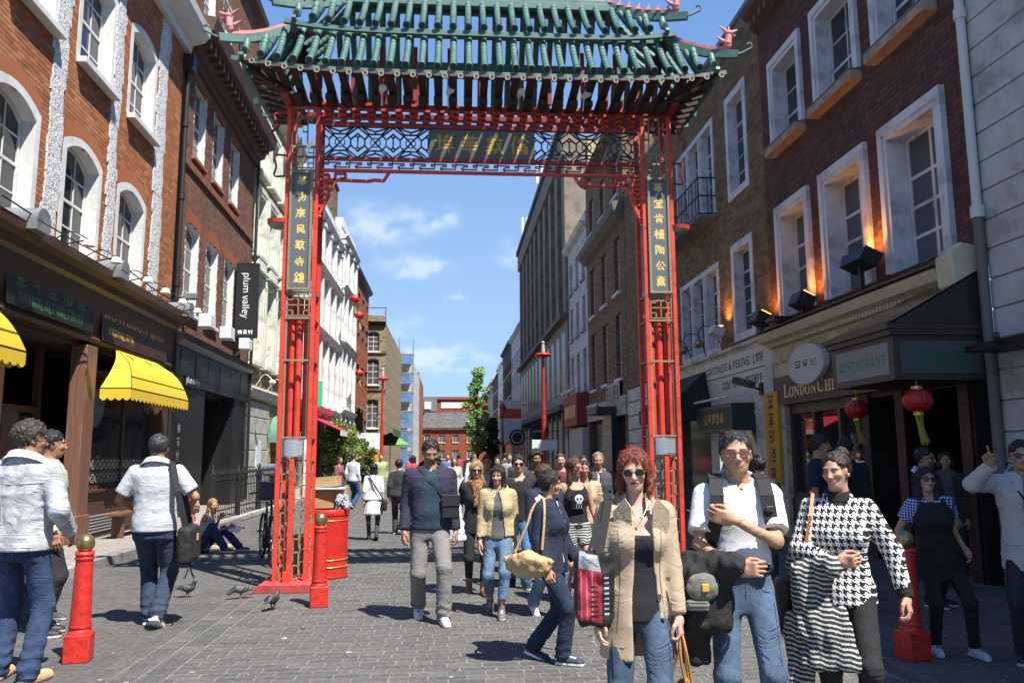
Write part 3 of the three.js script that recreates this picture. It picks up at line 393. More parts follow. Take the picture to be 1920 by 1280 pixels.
// --- brown brick house with the black shopfront ---
const brown = thing('brick_house', 'brown brick house with red window heads, heavy brown cornice and black shopfront', 'building', [-6.3, 0, -11.4], wallTurn);
{
  const b = brown, lo = [8.2, 10.05, 11.95].map((u) => ({ u0: u, u1: u + 1.1, v0: 5.1, v1: 7.35, rise: 0.14 })), hi = [8.42, 10.22, 12.1].map((u) => ({ u0: u, u1: u + 0.98, v0: 9.05, v1: 11.0 })), att = [8.8, 10.6, 12.4].map((u) => ({ u0: u, u1: u + 0.95, v0: 12.85, v1: 14.7 })), holes = [...lo, ...hi, ...att];
  const pal = [[0.23, 0.105, 0.06], [0.28, 0.125, 0.07], [0.2, 0.095, 0.06], [0.32, 0.155, 0.09], [0.36, 0.14, 0.07]];
  wall(b, 7.64, 15.2, 4.5, 16.2, holes, mat([0.33, 0.27, 0.22], 0.95, { map: ['granite', 0.6] }));
  bricks(b, 7.64, 15.2, 4.55, 16.15, holes.map((h) => ({ ...h, v1: h.v1 + 0.01 })), pal, 120);
  const head = mat([0.42, 0.12, 0.04], 0.9, { map: ['granite', 0.4] });
  for (const h of [...lo, ...hi]) for (let k = 0; k < 13; k++) { const t = (k + 0.5) / 13, q = 2 * t - 1, x = lerp(h.u0 - 0.1, h.u1 + 0.1, t), y = h.v1 - (h.rise ?? 0) * q * q + 0.15; part('arch_brick', unitBox, head, b).applyMatrix4(new THREE.Matrix4().compose(V(x, y, 0.004), new THREE.Quaternion().setFromEuler(new THREE.Euler(0, 0, -q * 0.22)), V(0.085, 0.28, 0.024))); }
  for (const h of holes) windowUnit(b, h, { cols: 2, rows: 4, depth: 0.14, sill: { over: 0.1, h: 0.1, out: 0.1, m: h.v0 > 9 && h.v0 < 10 ? mat([0.3, 0.11, 0.06], 0.8) : WHITE }, surround: { w: 0.06, out: 0.006 } });
  part('string_course', gb().box(7.7, 15.2, 8.62, 8.8, -0.05, 0.07), mat([0.26, 0.09, 0.05], 0.8, { map: ['stain', 1] }), b);
  const cm = mat([0.1, 0.045, 0.03], 0.7, { map: ['stain', 1.2] }), c = gb(); mould(c, 7.5, 15.4, [[0, 11.3], [0.1, 11.3], [0.14, 11.55], [0.3, 11.62], [0.36, 11.85], [0.62, 11.95], [0.7, 12.3], [0, 12.4]]); part('cornice', c, cm, b);
  for (let u = 7.7; u < 15.2; u += 0.42) part('bracket', gb().box(u, u + 0.14, 11.62, 11.93, 0.06, 0.52), cm, b);
  const tc = gb(); mould(tc, 7.5, 15.3, [[0, 16.2], [0.25, 16.3], [0.3, 16.5], [-0.35, 16.5]]); part('eaves', tc, cm, b);
  part('drainpipe', gb().cyl([15.3, 0.2, 0.12], [15.3, 11.4, 0.12], 0.05), IRON, b);
  const bk = mat([0.016, 0.017, 0.019], 0.38, { map: ['grime', 1.5] }), f = gb();
  mould(f, 7.64, 15.2, [[-0.3, 3.3], [0.1, 3.3], [0.1, 4.2], [0.26, 4.3], [0.3, 4.45], [-0.3, 4.55]]); part('fascia', f, bk, b);
  for (let u = 8.0; u < 15; u += 1.2) part('fascia_panel', gb().rbox(u, u + 1.12, 3.5, 4.1, 0.08, 0.115, 0.01, 1), bk, b);
  part('shop_wall', gb().box(7.64, 10.4, 0.0, 3.3, -0.3, 0.04), bk, b); part('shop_wall', gb().box(13.6, 15.2, 0.0, 3.3, -0.3, 0.04), bk, b);
  part('porch', gb().box(10.4, 13.6, 0, 3.3, -2.4, -2.3).box(10.38, 10.44, 0, 3.3, -2.3, -0.3).box(13.56, 13.62, 0, 3.3, -2.3, -0.3).box(10.4, 13.6, 3.24, 3.3, -2.3, -0.3), BLACK, b);
  part('door', gb().box(11.2, 12.2, 0.02, 2.3, -2.29, -2.25), mat([0.03, 0.03, 0.033], 0.2), b);
  const pv = canvasTex(512, 128, (x, w, h) => { x.fillStyle = '#131416'; x.fillRect(0, 0, w, h); x.fillStyle = '#d8d8d6'; x.font = 'bold 84px sans-serif'; x.textBaseline = 'middle'; x.fillText('plum valley', 24, 62); });
  printFace('name_board', 1.25, 0.31, pv, b, M4(9.0, 3.42, 0.122), { rough: 0.4 });
  printFace('wall_lettering', 0.5, 1.0, canvasTex(128, 256, (x, w, h) => { x.fillStyle = '#141516'; x.fillRect(0, 0, w, h); x.strokeStyle = '#8d8f90'; ['mei', 'yuan', 'cun'].forEach((k, i) => drawGlyph(x, k, 38, 12 + i * 82, 56, 5)); }), b, M4(8.3, 1.9, 0.045), { rough: 0.4 });
  for (const u of [8.7, 10.7, 12.9]) part('floodlight', gb().rbox(u - 0.24, u + 0.24, 4.72, 5.05, 0.32, 0.62, 0.02).cyl([u, 4.55, 0.2], [u, 4.8, 0.4], 0.02), mat([0.6, 0.62, 0.62], 0.5), b);
  part('camera', gb().rbox(7.9, 8.1, 5.3, 5.45, 0.1, 0.4, 0.02).cyl([8, 5.37, 0], [8, 5.37, 0.2], 0.02), LEAD, b);
}
{ // projecting blade sign
  const s = thing('blade_sign', 'black vertical blade sign with white sideways lettering on brown brick house', 'sign', [-6.22, 5.12, -24.6]);
  part('sign_box', gb().rbox(-0.34, 0.32, 0, 2.32, -0.11, 0.11, 0.015), mat([0.012, 0.014, 0.018], 0.35), s);
  const t = canvasTex(256, 920, (x, w, h) => { x.fillStyle = '#15181d'; x.fillRect(0, 0, w, h); x.save(); x.translate(128, 400); x.rotate(Math.PI / 2); x.fillStyle = '#f2f2f0'; x.font = '112px sans-serif'; x.textAlign = 'center'; x.textBaseline = 'middle'; x.fillText('plum valley', 0, 6); x.restore(); x.strokeStyle = '#f2f2f0'; ['mei', 'yuan', 'cun'].forEach((k, i) => drawGlyph(x, k, 40 + i * 64, 836, 50, 7)); });
  printFace('lettering', 0.62, 2.26, t, s, M4(-0.01, 1.16, 0.114));
  part('bracket', gb().box(-0.5, -0.34, 0.3, 0.36, -0.03, 0.03).box(-0.5, -0.34, 1.9, 1.96, -0.03, 0.03), IRON, s);
}
{ // area railings before the black shopfront
  const r = thing('railing', 'black spiked iron railing before the black shopfront', 'railing', [-5.25, 0, -18.4], 90 * D2R);
  for (const y of [0.35, 1.05]) part('rail', gb().box(0, 6.6, y - 0.012, y + 0.012, -0.02, 0.02), IRON, r);
  for (let u = 0.05; u < 6.6; u += 0.16) part('bar', gb().cyl([u, 0.1, 0], [u, 1.18, 0], 0.011, 0.011, 6).cyl([u, 1.16, 0], [u, 1.3, 0], 0.024, 0.002, 6).ball(u, 1.16, 0, 0.02, 1, 1, 1, 6), IRON, r);
  for (const u of [0, 2.2, 4.4, 6.6]) part('post', gb().rbox(u - 0.06, u + 0.06, 0, 1.2, -0.06, 0.06, 0.01).cyl([u, 1.2, 0], [u, 1.42, 0], 0.05, 0.005, 8), IRON, r);
  part('plinth', gb().rbox(-0.1, 6.7, 0, 0.13, -0.14, 0.14, 0.02), STONE, r);
}
// --- cream house with green-white window cases ---
const cream = thing('cream_house', 'yellow stock brick house with tall cream window cases and round pediments', 'building', [-6.75, 0, -26.8], 90 * D2R);
{
  const b = cream, us = [0.45, 2.25, 4.05, 5.85], cm = mat([0.78, 0.79, 0.66], 0.7, { map: ['stain', 1.5] });
  const rows = [[4.75, 7.6], [8.45, 10.6], [11.4, 13.3]], holes = rows.flatMap(([v0, v1]) => us.map((u) => ({ u0: u, u1: u + 1.05, v0, v1 })));
  wall(b, -0.1, 7.6, 0, 15, [...holes, { u0: 4.2, u1: 5.4, v0: 0.12, v1: 2.5 }], mat([0.5, 0.4, 0.2], 0.9, { map: ['brickfar', 1.38, 1.22] }));
  holes.forEach((h, i) => { const w = windowUnit(b, h, { cols: 2, rows: 4, depth: 0.2, each: false, fm: mat([0.42, 0.52, 0.42], 0.6), sm: cm, sill: { over: 0.25, h: 0.14, out: 0.22 }, surround: { w: 0.24, out: 0.12, step: 1 } }); if (i < 4) part('pediment', gb().prism(Array.from({ length: 13 }, (_, k) => { const a = (k / 12) * Math.PI; return [h.u0 + 0.525 + 0.72 * Math.cos(a), h.v1 + 0.3 + 0.55 * Math.sin(a)]; }), 0, 0.2).box(h.u0 - 0.3, h.u1 + 0.3, h.v1 + 0.245, h.v1 + 0.297, 0, 0.28), cm, w); });
  const c = gb(); mould(c, -0.2, 7.7, [[0, 14.2], [0.35, 14.4], [0.45, 14.6], [0, 14.7]]); part('cornice', c, cm, b);
  const st = mat([0.42, 0.43, 0.40], 0.85, { map: ['stain', 1.2] }), s = gb(); mould(s, -0.1, 7.6, [[0.005, 3.5], [0.2, 3.55], [0.28, 3.8], [0.005, 3.95]]); part('shop_cornice', s, st, b);
  for (let k = 0; k < 6; k++) part('rusticated_course', gb().rbox(-0.05, 3.4, 0.1 + k * 0.56, 0.63 + k * 0.56, -0.02, 0.07, 0.02, 1), st, b);
  part('doorway', gb().box(4.2, 5.4, 0.12, 2.5, -0.3, -0.25), BLACK, b); part('notice', gb().box(1.5, 2.2, 1.0, 2.1, 0.07, 0.1), mat([0.55, 0.58, 0.62], 0.4), b);
  const gr = mat([0.08, 0.28, 0.2], 0.8, { map: ['cloth', 0.3] }), d = new THREE.SphereGeometry(1.0, 20, 8, 0, Math.PI, 0, Math.PI / 2); d.scale(0.95, 0.85, 1.0);
  const a = thing('dome_awning', 'green round dome awning on cream house', 'awning', [-6.75, 2.25, -31.6], 90 * D2R); part('canopy', gb().add(d), gr, a); part('valance', gb().add(new THREE.CylinderGeometry(1, 1, 0.18, 24, 1, true, -Math.PI / 2, Math.PI), M4(0, -0.09, 0, 0, 0, 0, [0.95, 1, 1])), gr, a);
  for (const u of [0.6, 2.4, 4.2]) part('wall_lamp', gb().tube([[u, 3.9, 0.2], [u, 4.3, 0.5], [u, 4.1, 0.75]], 0.015, 8, 5).ball(u, 4.02, 0.75, 0.12, 1, 0.7, 1, 10), mat([0.7, 0.7, 0.66], 0.4), b);
}
{ const l = thing('lectern_menu', 'black sloping menu stand behind the iron railing', 'menu stand', [-5.5, 0, -25.6], 40 * D2R); part('post', gb().cyl([0, 0, 0], [0, 1.0, 0], 0.03), IRON, l); part('board', gb().box(-0.4, 0.4, -0.3, 0.3, -0.02, 0.02).xf(M4(0, 1.15, 0, 0, -1.0)), mat([0.12, 0.14, 0.16], 0.25), l); part('base', gb().cyl([0, 0, 0], [0, 0.04, 0], 0.22), IRON, l); }
// --- white arcaded houses ---
function arcaded(z0, z1, x, h, bays, label, storeys) {
  const b = thing('white_house', label, 'building', [x, 0, z0], 90 * D2R, null), L = z0 - z1, wm = mat([0.80, 0.80, 0.78], 0.7, { map: ['stain', 2.3] }), bw = L / bays, holes = [];
  for (const [v0, v1] of storeys) for (let i = 0; i < bays; i++) holes.push({ u0: i * bw + bw * 0.2, u1: (i + 1) * bw - bw * 0.2, v0, v1, rise: (bw * 0.6) / 2 });
  wall(b, 0, L, 3.4, h, holes, wm, 0.4);
  for (const q of holes) { const w = windowUnit(b, q, { cols: 2, rows: 4, depth: 0.26, each: false, fm: wm, bar: 0.05, frame: 0.09 }); part('sill', gb().box(q.u0 - 0.15, q.u1 + 0.15, q.v0 - 0.16, q.v0 - 0.004, -0.2, 0.2), wm, w); }
  for (let i = 0; i <= bays; i++) { const u = clamp(i * bw, 0.22, L - 0.22); part('pilaster', gb().rbox(u - 0.2, u + 0.2, 3.6, h - 0.9, 0.002, 0.24, 0.02, 1).box(u - 0.26, u + 0.26, h - 1.15, h - 0.95, 0.004, 0.3), wm, b); }
  for (const v of [...storeys.map((s) => s[0] - 0.55), h - 0.85]) { const c = gb(); mould(c, -0.05, L + 0.05, [[0, v], [0.25, v + 0.05], [0.42, v + 0.25], [0, v + 0.3]]); part('string_course', c, wm, b); }
  part('parapet', gb().box(0, L, h, h + 0.5, -0.4, 0.06), wm, b);
  part('shopfront', gb().box(0, L, 0, 3.4, -0.3, -0.1), mat([0.03, 0.03, 0.035], 0.2), b);
  for (let i = 0; i <= bays; i += 2) part('pier', gb().box(clamp(i * bw, 0.25, L - 0.25) - 0.25, clamp(i * bw, 0.25, L - 0.25) + 0.25, 0, 3.38, -0.09, 0.12), wm, b);
  return b;
}
arcaded(-34.6, -48.3, -6.85, 14.6, 6, 'long white stucco house with rows of round-arched windows', [[4.3, 7.2], [8.2, 10.6], [11.5, 13.5]]);
arcaded(-48.4, -55.3, -6.75, 15.6, 3, 'narrow white stucco house with round-arched windows and bay over shopfront', [[4.6, 7.6], [8.7, 11.2], [12.2, 14.3]]);
function plainHouse(name, label, pos, turn, L, h, m, o) {
  const b = thing(name, label, 'building', pos, turn), holes = []; const { bays, storeys, ww = 1, fm = WHITE, gm = GLASS, wm, rise = 0, sills = true, sur, shop = 3.4, top = 0.5, corn = m, deep = 8, arch } = o;
  for (const [v0, v1] of storeys) for (let i = 0; i < bays; i++) { const c = (L * (i + 0.5)) / bays; holes.push({ u0: c - ww / 2, u1: c + ww / 2, v0, v1, rise }); }
  wall(b, 0, L, shop, h, holes, m, 0.35); part('block', gb().box(0, L, 0, h - 0.05, -deep, -0.36).box(0, L, h - 0.05, h + 0.1, -deep, -0.3), m, b);
  for (const q of holes) windowUnit(b, q, { cols: o.cols ?? 2, rows: o.rows ?? 4, depth: 0.16, each: false, fm, gm, bar: 0.04, frame: 0.07, sm: wm ?? fm, sill: sills ? { over: 0.1, h: 0.12, out: 0.12 } : null, surround: sur ? { w: sur, out: 0.03 } : null });
  const c = gb(); mould(c, -0.02, L + 0.02, [[0, h - 0.1], [0.25, h + 0.02], [0.35, h + 0.2], [0, h + 0.25]]); part('cornice', c, corn, b); part('parapet', gb().box(0, L, h + 0.25, h + 0.25 + top, -0.3, 0.02), m, b);
  if (shop > 0.5) { part('shopfront', gb().box(0.15, L - 0.15, 0, shop - 0.7, -0.34, -0.12), mat([0.035, 0.035, 0.04], 0.2), b); part('fascia', gb().box(0, L, shop - 0.7, shop, -0.34, 0.12), o.fasc ?? WHITE, b); part('pier', gb().box(0, 0.3, 0, shop - 0.7, -0.34, 0.06), m, b); part('pier', gb().box(L - 0.3, L, 0, shop - 0.7, -0.34, 0.06), m, b); }
  return b;
}
const brkBrown = mat([0.25, 0.15, 0.085], 0.9, { map: ['brickfar', 1.38, 1.22] }), brkRed = mat([0.42, 0.115, 0.055], 0.9, { map: ['brickfar', 1.38, 1.22] }), brkPale = mat([0.43, 0.35, 0.22], 0.9, { map: ['brickfar', 1.38, 1.22] });
plainHouse('brick_house', 'tall brown brick house with red brick window cases and black gutter', [-6.9, 0, -55.4], 90 * D2R, 11.3, 14.8, brkBrown, { bays: 4, storeys: [[4.4, 7.2], [8.3, 10.6], [11.6, 13.6]], ww: 1.3, sur: 0.35, wm: brkRed, fm: mat([0.3, 0.1, 0.06], 0.7), corn: BLACK });
{ const c = thing('brick_house', 'brown brick house end with chimney stack rising behind the white houses', 'building', [-9, 0, -50]); part('gable', gb().box(-3, 1.4, 12, 17.2, -9, -0.4), brkBrown, c); part('chimney', gb().box(0.2, 1.3, 17.2, 19.3, -3, -1.2).box(0.1, 1.4, 19.3, 19.5, -3.1, -1.1), brkBrown, c); for (const z of [-2.6, -2.1, -1.6]) part('chimney_pot', gb().cyl([0.75, 19.5, z], [0.75, 20, z], 0.15, 0.12), brkRed, c); part('roof', gb().box(-3.1, 1.5, 17.2, 17.35, -9, -3.1), BLACK, c); }
// pale brick house stepping out, its near end wall faces down the street
{ const b = plainHouse('brick_house', 'pale brick corner house stepping out into the street with dark cornice', [-9.6, 0, -67.3], 0, 4.1, 12.5, brkPale, { bays: 2, storeys: [[3.8, 6.2], [7.4, 9.6], [10.2, 11.9]], ww: 1.0, rise: 0.12, shop: 0.3, corn: BLACK, deep: 22, gm: GLASS2 }); for (const v of [3.2, 6.9, 10.0]) part('string_course', gb().box(-0.1, 4.2, v, v + 0.15, 0.0, 0.1), brkBrown, b); part('rooftop_rail', gb().box(0, 4.1, 13.9, 13.96, -0.1, -0.04).box(0, 0.06, 13.2, 13.9, -0.1, -0.04).box(2, 2.06, 13.2, 13.9, -0.1, -0.04).box(4.04, 4.1, 13.2, 13.9, -0.1, -0.04), IRON, b); }
// ================= right side of the street (in shade); local x equals world z =================
const rightTurn = -90 * D2R;
const redHouse = thing('brick_house', 'dark red brick house with white moulded window cases above the restaurant', 'building', [6.4, 0, 0], rightTurn);
{
  const b = redHouse, us = [[-14.6, -13.55], [-12.7, -11.55], [-10.75, -9.6]], lo = us.map(([a, c]) => ({ u0: a, u1: c, v0: 4.12, v1: 6.1 })), hi = us.map(([a, c]) => ({ u0: a, u1: c, v0: 7.55, v1: 9.12 })), holes = [...lo, ...hi];
  const pal = [[0.16, 0.062, 0.045], [0.19, 0.072, 0.05], [0.14, 0.056, 0.045], [0.22, 0.09, 0.06], [0.17, 0.074, 0.06], [0.12, 0.05, 0.042]];
  wall(b, -15.3, -8.95, 3.9, 10.6, holes, mat([0.2, 0.13, 0.11], 0.95, { map: ['granite', 0.6] }));
  bricks(b, -15.3, -8.95, 3.95, 10.3, holes.map((h) => ({ ...h, u0: h.u0 - 0.15, u1: h.u1 + 0.15, v0: h.v0 - (h.v0 > 7 ? 0.2 : 0.02), v1: h.v1 + 0.18 })), pal);
  const wm = mat([0.72, 0.73, 0.75], 0.55, { map: ['stain', 1.9] }), em = mat([0.5, 0.34, 0.24], 0.8, { map: ['stain', 0.7] });
  for (const h of hi) { const w = windowUnit(b, h, { cols: 2, rows: 3, transom: 0.34, depth: 0.2, fm: wm, surround: { w: 0.16, out: 0.05, step: 1 } }); part('sill', gb().rbox(h.u0 - 0.2, h.u1 + 0.2, 7.36, 7.51, -0.1, 0.21, 0.012, 1), em, w); part('sill_flashing', gb().box(h.u0 - 0.21, h.u1 + 0.21, 7.512, 7.53, -0.1, 0.22), LEAD, w); }
  for (const h of lo) windowUnit(b, h, { cols: 2, rows: 4, transom: 0.7, depth: 0.24, fm: wm, gm: GLASS2, bar: 0.05, surround: { w: 0.17, out: 0.06, step: 1 } });
  const pc = gb(); mould(pc, -15.3, -8.95, [[0, 10.25], [0.12, 10.3], [0.2, 10.5], [0.34, 10.6], [0.36, 10.75], [-0.35, 10.8]]); part('cornice', pc, mat([0.12, 0.06, 0.05], 0.8, { map: ['stain', 1] }), b);
  for (let u = -15.2; u < -9; u += 0.26) part('dentil', gb().box(u, u + 0.12, 10.33, 10.47, 0.1, 0.24), mat([0.14, 0.07, 0.055], 0.8), b);
  // shopfront: cream frieze, dentil cornice, brown fascia
  const cr = mat([0.64, 0.57, 0.39], 0.7, { map: ['stain', 1.3] }), br = mat([0.085, 0.05, 0.045], 0.5, { map: ['wood', 0.6, 2] });
  const c = gb(); mould(c, -15.3, -9.4, [[-0.3, 3.3], [0.06, 3.3], [0.06, 3.6], [0.14, 3.64], [0.3, 3.72], [0.36, 3.86], [-0.3, 3.92]]); part('shop_cornice', c, cr, b);
  for (let u = -15.2; u < -9.5; u += 0.1) part('dentil', gb().box(u, u + 0.055, 3.6, 3.68, 0.058, 0.2), cr, b);
  part('cornice_lead', gb().box(-15.3, -9.4, 3.905, 3.93, -0.05, 0.37), mat([0.09, 0.09, 0.09], 0.8), b);
  part('frieze', gb().box(-15.3, -9.35, 2.95, 3.3, -0.3, 0.03), cr, b);
  part('end_console', gb().prism([[-0.2, 0], [0, 0], [0, 0.95], [-0.24, 1.0], [-0.38, 0.85], [-0.36, 0.4]], -0.17, 0.17, [], 0.02).xf(M4(-9.16, 3.1, 0.0, Math.PI / 2)), cr, b);
  part('fascia', gb().box(-15.2, -9.4, 2.48, 3.02, -0.25, 0.1), br, b);
  part('pier', gb().rbox(-15.3, -14.85, 0, 2.95, -0.3, 0.06, 0.02), cr, b);
  const lt = canvasTex(1024, 150, (x, w, h) => { x.fillStyle = '#4a3632'; x.fillRect(0, 0, w, h); x.fillStyle = '#d9cda0'; x.textBaseline = 'middle'; x.font = 'bold 120px serif'; x.fillText('L', 20, 74); x.fillText('C', 470, 74); x.font = 'bold 92px serif'; x.fillText('ONDON', 100, 84); x.fillText('HINATOWN', 560, 84); });
  printFace('name_board', 3.2, 0.42, lt, b, M4(-13.2, 2.72, 0.103));
  const sw = part('shop_window', gb().box(-14.85, -12.0, 0.75, 0.85, -0.2, -0.05).box(-14.85, -12.0, 2.3, 2.48, -0.2, -0.05).box(-14.85, -14.72, 0.85, 2.3, -0.2, -0.05).box(-13.9, -13.82, 0.85, 2.3, -0.2, -0.05).box(-12.95, -12.87, 0.85, 2.3, -0.2, -0.05).box(-12.12, -12.0, 0.85, 2.3, -0.2, -0.05), br, b);
  for (const [a, e] of [[-14.72, -13.9], [-13.82, -12.95], [-12.87, -12.12]]) part('pane', gb().box(a, e, 0.85, 2.3, -0.14, -0.132), mat([0.02, 0.022, 0.024], 0.015, { phys: true, ior: 2.0 }), sw);
  part('stall_riser', gb().box(-14.85, -12.0, 0, 0.75, -0.2, -0.02), br, b);
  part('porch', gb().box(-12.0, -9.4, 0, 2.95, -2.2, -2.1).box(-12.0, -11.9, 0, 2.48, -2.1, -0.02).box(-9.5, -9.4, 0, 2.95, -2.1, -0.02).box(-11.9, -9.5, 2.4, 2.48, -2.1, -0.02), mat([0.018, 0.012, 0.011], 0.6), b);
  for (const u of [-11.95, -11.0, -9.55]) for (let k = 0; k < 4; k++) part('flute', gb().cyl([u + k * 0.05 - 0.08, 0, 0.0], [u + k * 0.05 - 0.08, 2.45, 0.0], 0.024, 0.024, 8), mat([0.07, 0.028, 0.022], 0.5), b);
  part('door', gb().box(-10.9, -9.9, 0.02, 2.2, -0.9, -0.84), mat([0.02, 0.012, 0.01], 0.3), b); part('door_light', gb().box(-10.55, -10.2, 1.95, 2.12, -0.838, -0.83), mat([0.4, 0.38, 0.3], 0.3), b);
  // boxed porch canopy with sloping glossy black roof
  const pcy = part('porch_canopy', gb().box(-10.5, -8.98, 2.42, 2.95, 0.04, 1.2).box(-10.56, -8.94, 2.95, 3.02, 0.04, 1.25).box(-10.6, -8.92, 3.02, 3.08, 0.04, 1.29), br, b);
  part('canopy_roof', gb().quad([-10.55, 3.09, 1.25], [-8.95, 3.09, 1.25], [-8.95, 3.75, 0.07], [-9.9, 3.75, 0.07], 0.02).quad([-11.2, 3.09, 0.07], [-10.55, 3.09, 1.25], [-9.9, 3.75, 0.07], [-9.92, 3.75, 0.06], 0.02).quad([-8.95, 3.09, 1.25], [-8.95, 3.09, 0.07], [-8.95, 3.75, 0.07], [-8.95, 3.74, 0.08], 0.01), mat([0.03, 0.03, 0.032], 0.1), pcy);
  const rs = canvasTex(512, 150, (x, w, h) => { x.fillStyle = '#7d8684'; x.fillRect(0, 0, w, h); x.fillStyle = '#1f6a52'; x.font = 'bold 66px serif'; x.textAlign = 'center'; x.textBaseline = 'middle'; x.fillText('RESTAURANT', 256, 78); });
  printFace('name_board', 1.3, 0.38, rs, b, M4(-9.74, 2.69, 1.203));
  printFace('name_board', 1.0, 0.38, canvasTex(384, 146, (x, w, h) => { x.fillStyle = '#46504f'; x.fillRect(0, 0, w, h); x.strokeStyle = '#1d5a46'; ['cui', 'heng', 'cun2'].forEach((k, i) => drawGlyph(x, k, 70 + i * 90, 38, 66, 9)); }), b, M4(-8.977, 2.69, 0.62, Math.PI / 2));
  const glow = new THREE.MeshStandardMaterial({ color: col([0.9, 0.4, 0.1]), emissive: col([1, 0.36, 0.06]), emissiveIntensity: 2.5 });
  for (const [u, tall, k] of [[-15.02, 0, 1], [-13.15, 0, 1], [-11.15, 1, 1.25]]) { // floodlights standing on the cornice, lens turned to the wall
    const v = tall ? 4.38 : 4.16, f = part('floodlight', (tall ? gb().prism([[-0.3, -0.1], [0.3, -0.1], [0.36, 0.1], [-0.36, 0.1]], -0.14, 0.14) : gb().rbox(-0.2, 0.2, -0.12, 0.12, -0.15, 0.15, 0.02)).xf(M4(u, v, 0.36, 0, -0.45)).box(u - 0.025, u + 0.025, 3.935, v, 0.33, 0.38), IRON, b);
    part('lens', gb().box(-0.17, 0.17, -0.008, 0.008, -0.1, 0.1).xf(M4(u, v, 0.36, 0, -0.45).multiply(M4(0, tall ? 0.112 : 0.132, 0))), glow, f);
    const l = new THREE.SpotLight(new THREE.Color(1, 0.36, 0.06), 1.6 * k, 0, 1.1, 0.9); l.name = 'floodlight_beam'; l.position.set(6.4 - 0.28, v + 0.16, u); l.target.position.set(6.4, v + 0.5, u); l.castShadow = true; scene.add(l, l.target);
  }
  part('window_box', gb().box(-14.2, -13.8, 3.95, 4.02, 0.2, 0.6), IRON, b);
}
{ // oval sign with three characters
  const s = thing('oval_sign', 'grey oval sign with three raised characters over the shop window', 'sign', [6.26, 3.12, -13.55], rightTurn);
  const g = new THREE.CylinderGeometry(0.5, 0.5, 0.1, 40); g.rotateX(Math.PI / 2); g.scale(1.45, 0.72, 1); part('plate', gb().add(g), mat([0.42, 0.43, 0.45], 0.5), s);
  const f = new THREE.CircleGeometry(0.48, 40), t = canvasTex(512, 512, (x, w, h) => { x.fillStyle = '#b4b6b8'; x.fillRect(0, 0, w, h); for (const [c, o] of [['#f4f1e8', -4], ['#1d1714', 3]]) { x.strokeStyle = c; seedState = 77; ['cui', 'heng', 'cun2'].forEach((k, i) => drawGlyph(x, k, 88 + i * 116 + o, 190 + o, 100, 13)); } }); f.scale(1.45, 0.72, 1); f.translate(0, 0, 0.053);
  part('characters', f, new THREE.MeshStandardMaterial({ map: t, roughness: 0.5 }), s);
}
{ // yellow vertical sign
  const s = thing('vertical_sign', 'yellow vertical board with five black characters beside the restaurant', 'sign', [6.3, 1.0, -15.3], rightTurn);
  part('board', gb().rbox(-0.32, 0.32, 0, 1.75, -0.05, 0.03, 0.01), mat([0.5, 0.3, 0.03], 0.6), s);
  printFace('lettering', 0.62, 1.73, canvasTex(200, 560, (x, w, h) => { x.fillStyle = '#c99018'; x.fillRect(0, 0, w, h); x.strokeStyle = '#15241d'; ['cui', 'heng', 'cun2', 'jiu', 'jia'].forEach((k, i) => drawGlyph(x, k, 54, 14 + i * 109, 90, 11)); }), s, M4(0, 0.875, 0.034));
}
function lantern(x, y, z, label) {
  const l = thing('paper_lantern', label, 'lantern', [x, y, z], 0, 'red paper lanterns'), m = mat([0.45, 0.012, 0.01], 0.4, { map: ['cloth', 0.2] }), R = 0.24, g = gb();
  const n = 20; for (let i = 0; i < n; i++) { const a0 = (i / n) * 2 * Math.PI, a1 = ((i + 1) / n) * 2 * Math.PI, am = (a0 + a1) / 2; for (let k = 0; k < 12; k++) { const f = (a, t, q) => { const th = t * Math.PI, r = R * Math.pow(Math.sin(clamp(th, 0.18, 2.96)), 0.9) * q; return [Math.cos(a) * r, R * 0.86 * Math.cos(th), Math.sin(a) * r]; }; const t0 = lerp(0.06, 0.94, k / 12), t1 = lerp(0.06, 0.94, (k + 1) / 12); g.quad(f(a0, t0, 1), f(am, t0, 0.97), f(am, t1, 0.97), f(a0, t1, 1)); g.quad(f(am, t0, 0.97), f(a1, t0, 1), f(a1, t1, 1), f(am, t1, 0.97)); } }
  part('globe', g, m, l); part('cap', gb().cyl([0, 0.19, 0], [0, 0.24, 0], 0.09, 0.09, 16).cyl([0, 0.24, 0], [0, 0.6, 0], 0.006, 0.006, 5), GOLD, l); part('collar', gb().cyl([0, -0.25, 0], [0, -0.19, 0], 0.08, 0.08, 16), GOLD, l);
  const t = gb(); for (let i = 0; i < 26; i++) { const a = rr(0, 6.3), r = rr(0.02, 0.07), q = rr(0.02, 0.14); t.tube([[Math.cos(a) * r, -0.25, Math.sin(a) * r], [Math.cos(a) * r * 0.7 + q * 0.2, -0.42, Math.sin(a) * r * 0.7], [Math.cos(a) * r * 0.5 + q, -0.68 - rr(0, 0.08), Math.sin(a) * r + q * 0.3]], 0.005, 5, 4); } part('tassel', t, mat([0.45, 0.36, 0.06], 0.8), l); return l;
}
lantern(5.9, 2.2, -11.26, 'red paper lantern hanging in front of the restaurant window').scale.setScalar(0.68); lantern(5.5, 2.18, -9.06, 'red paper lantern with yellow tassel hanging under the porch canopy').scale.setScalar(0.7);
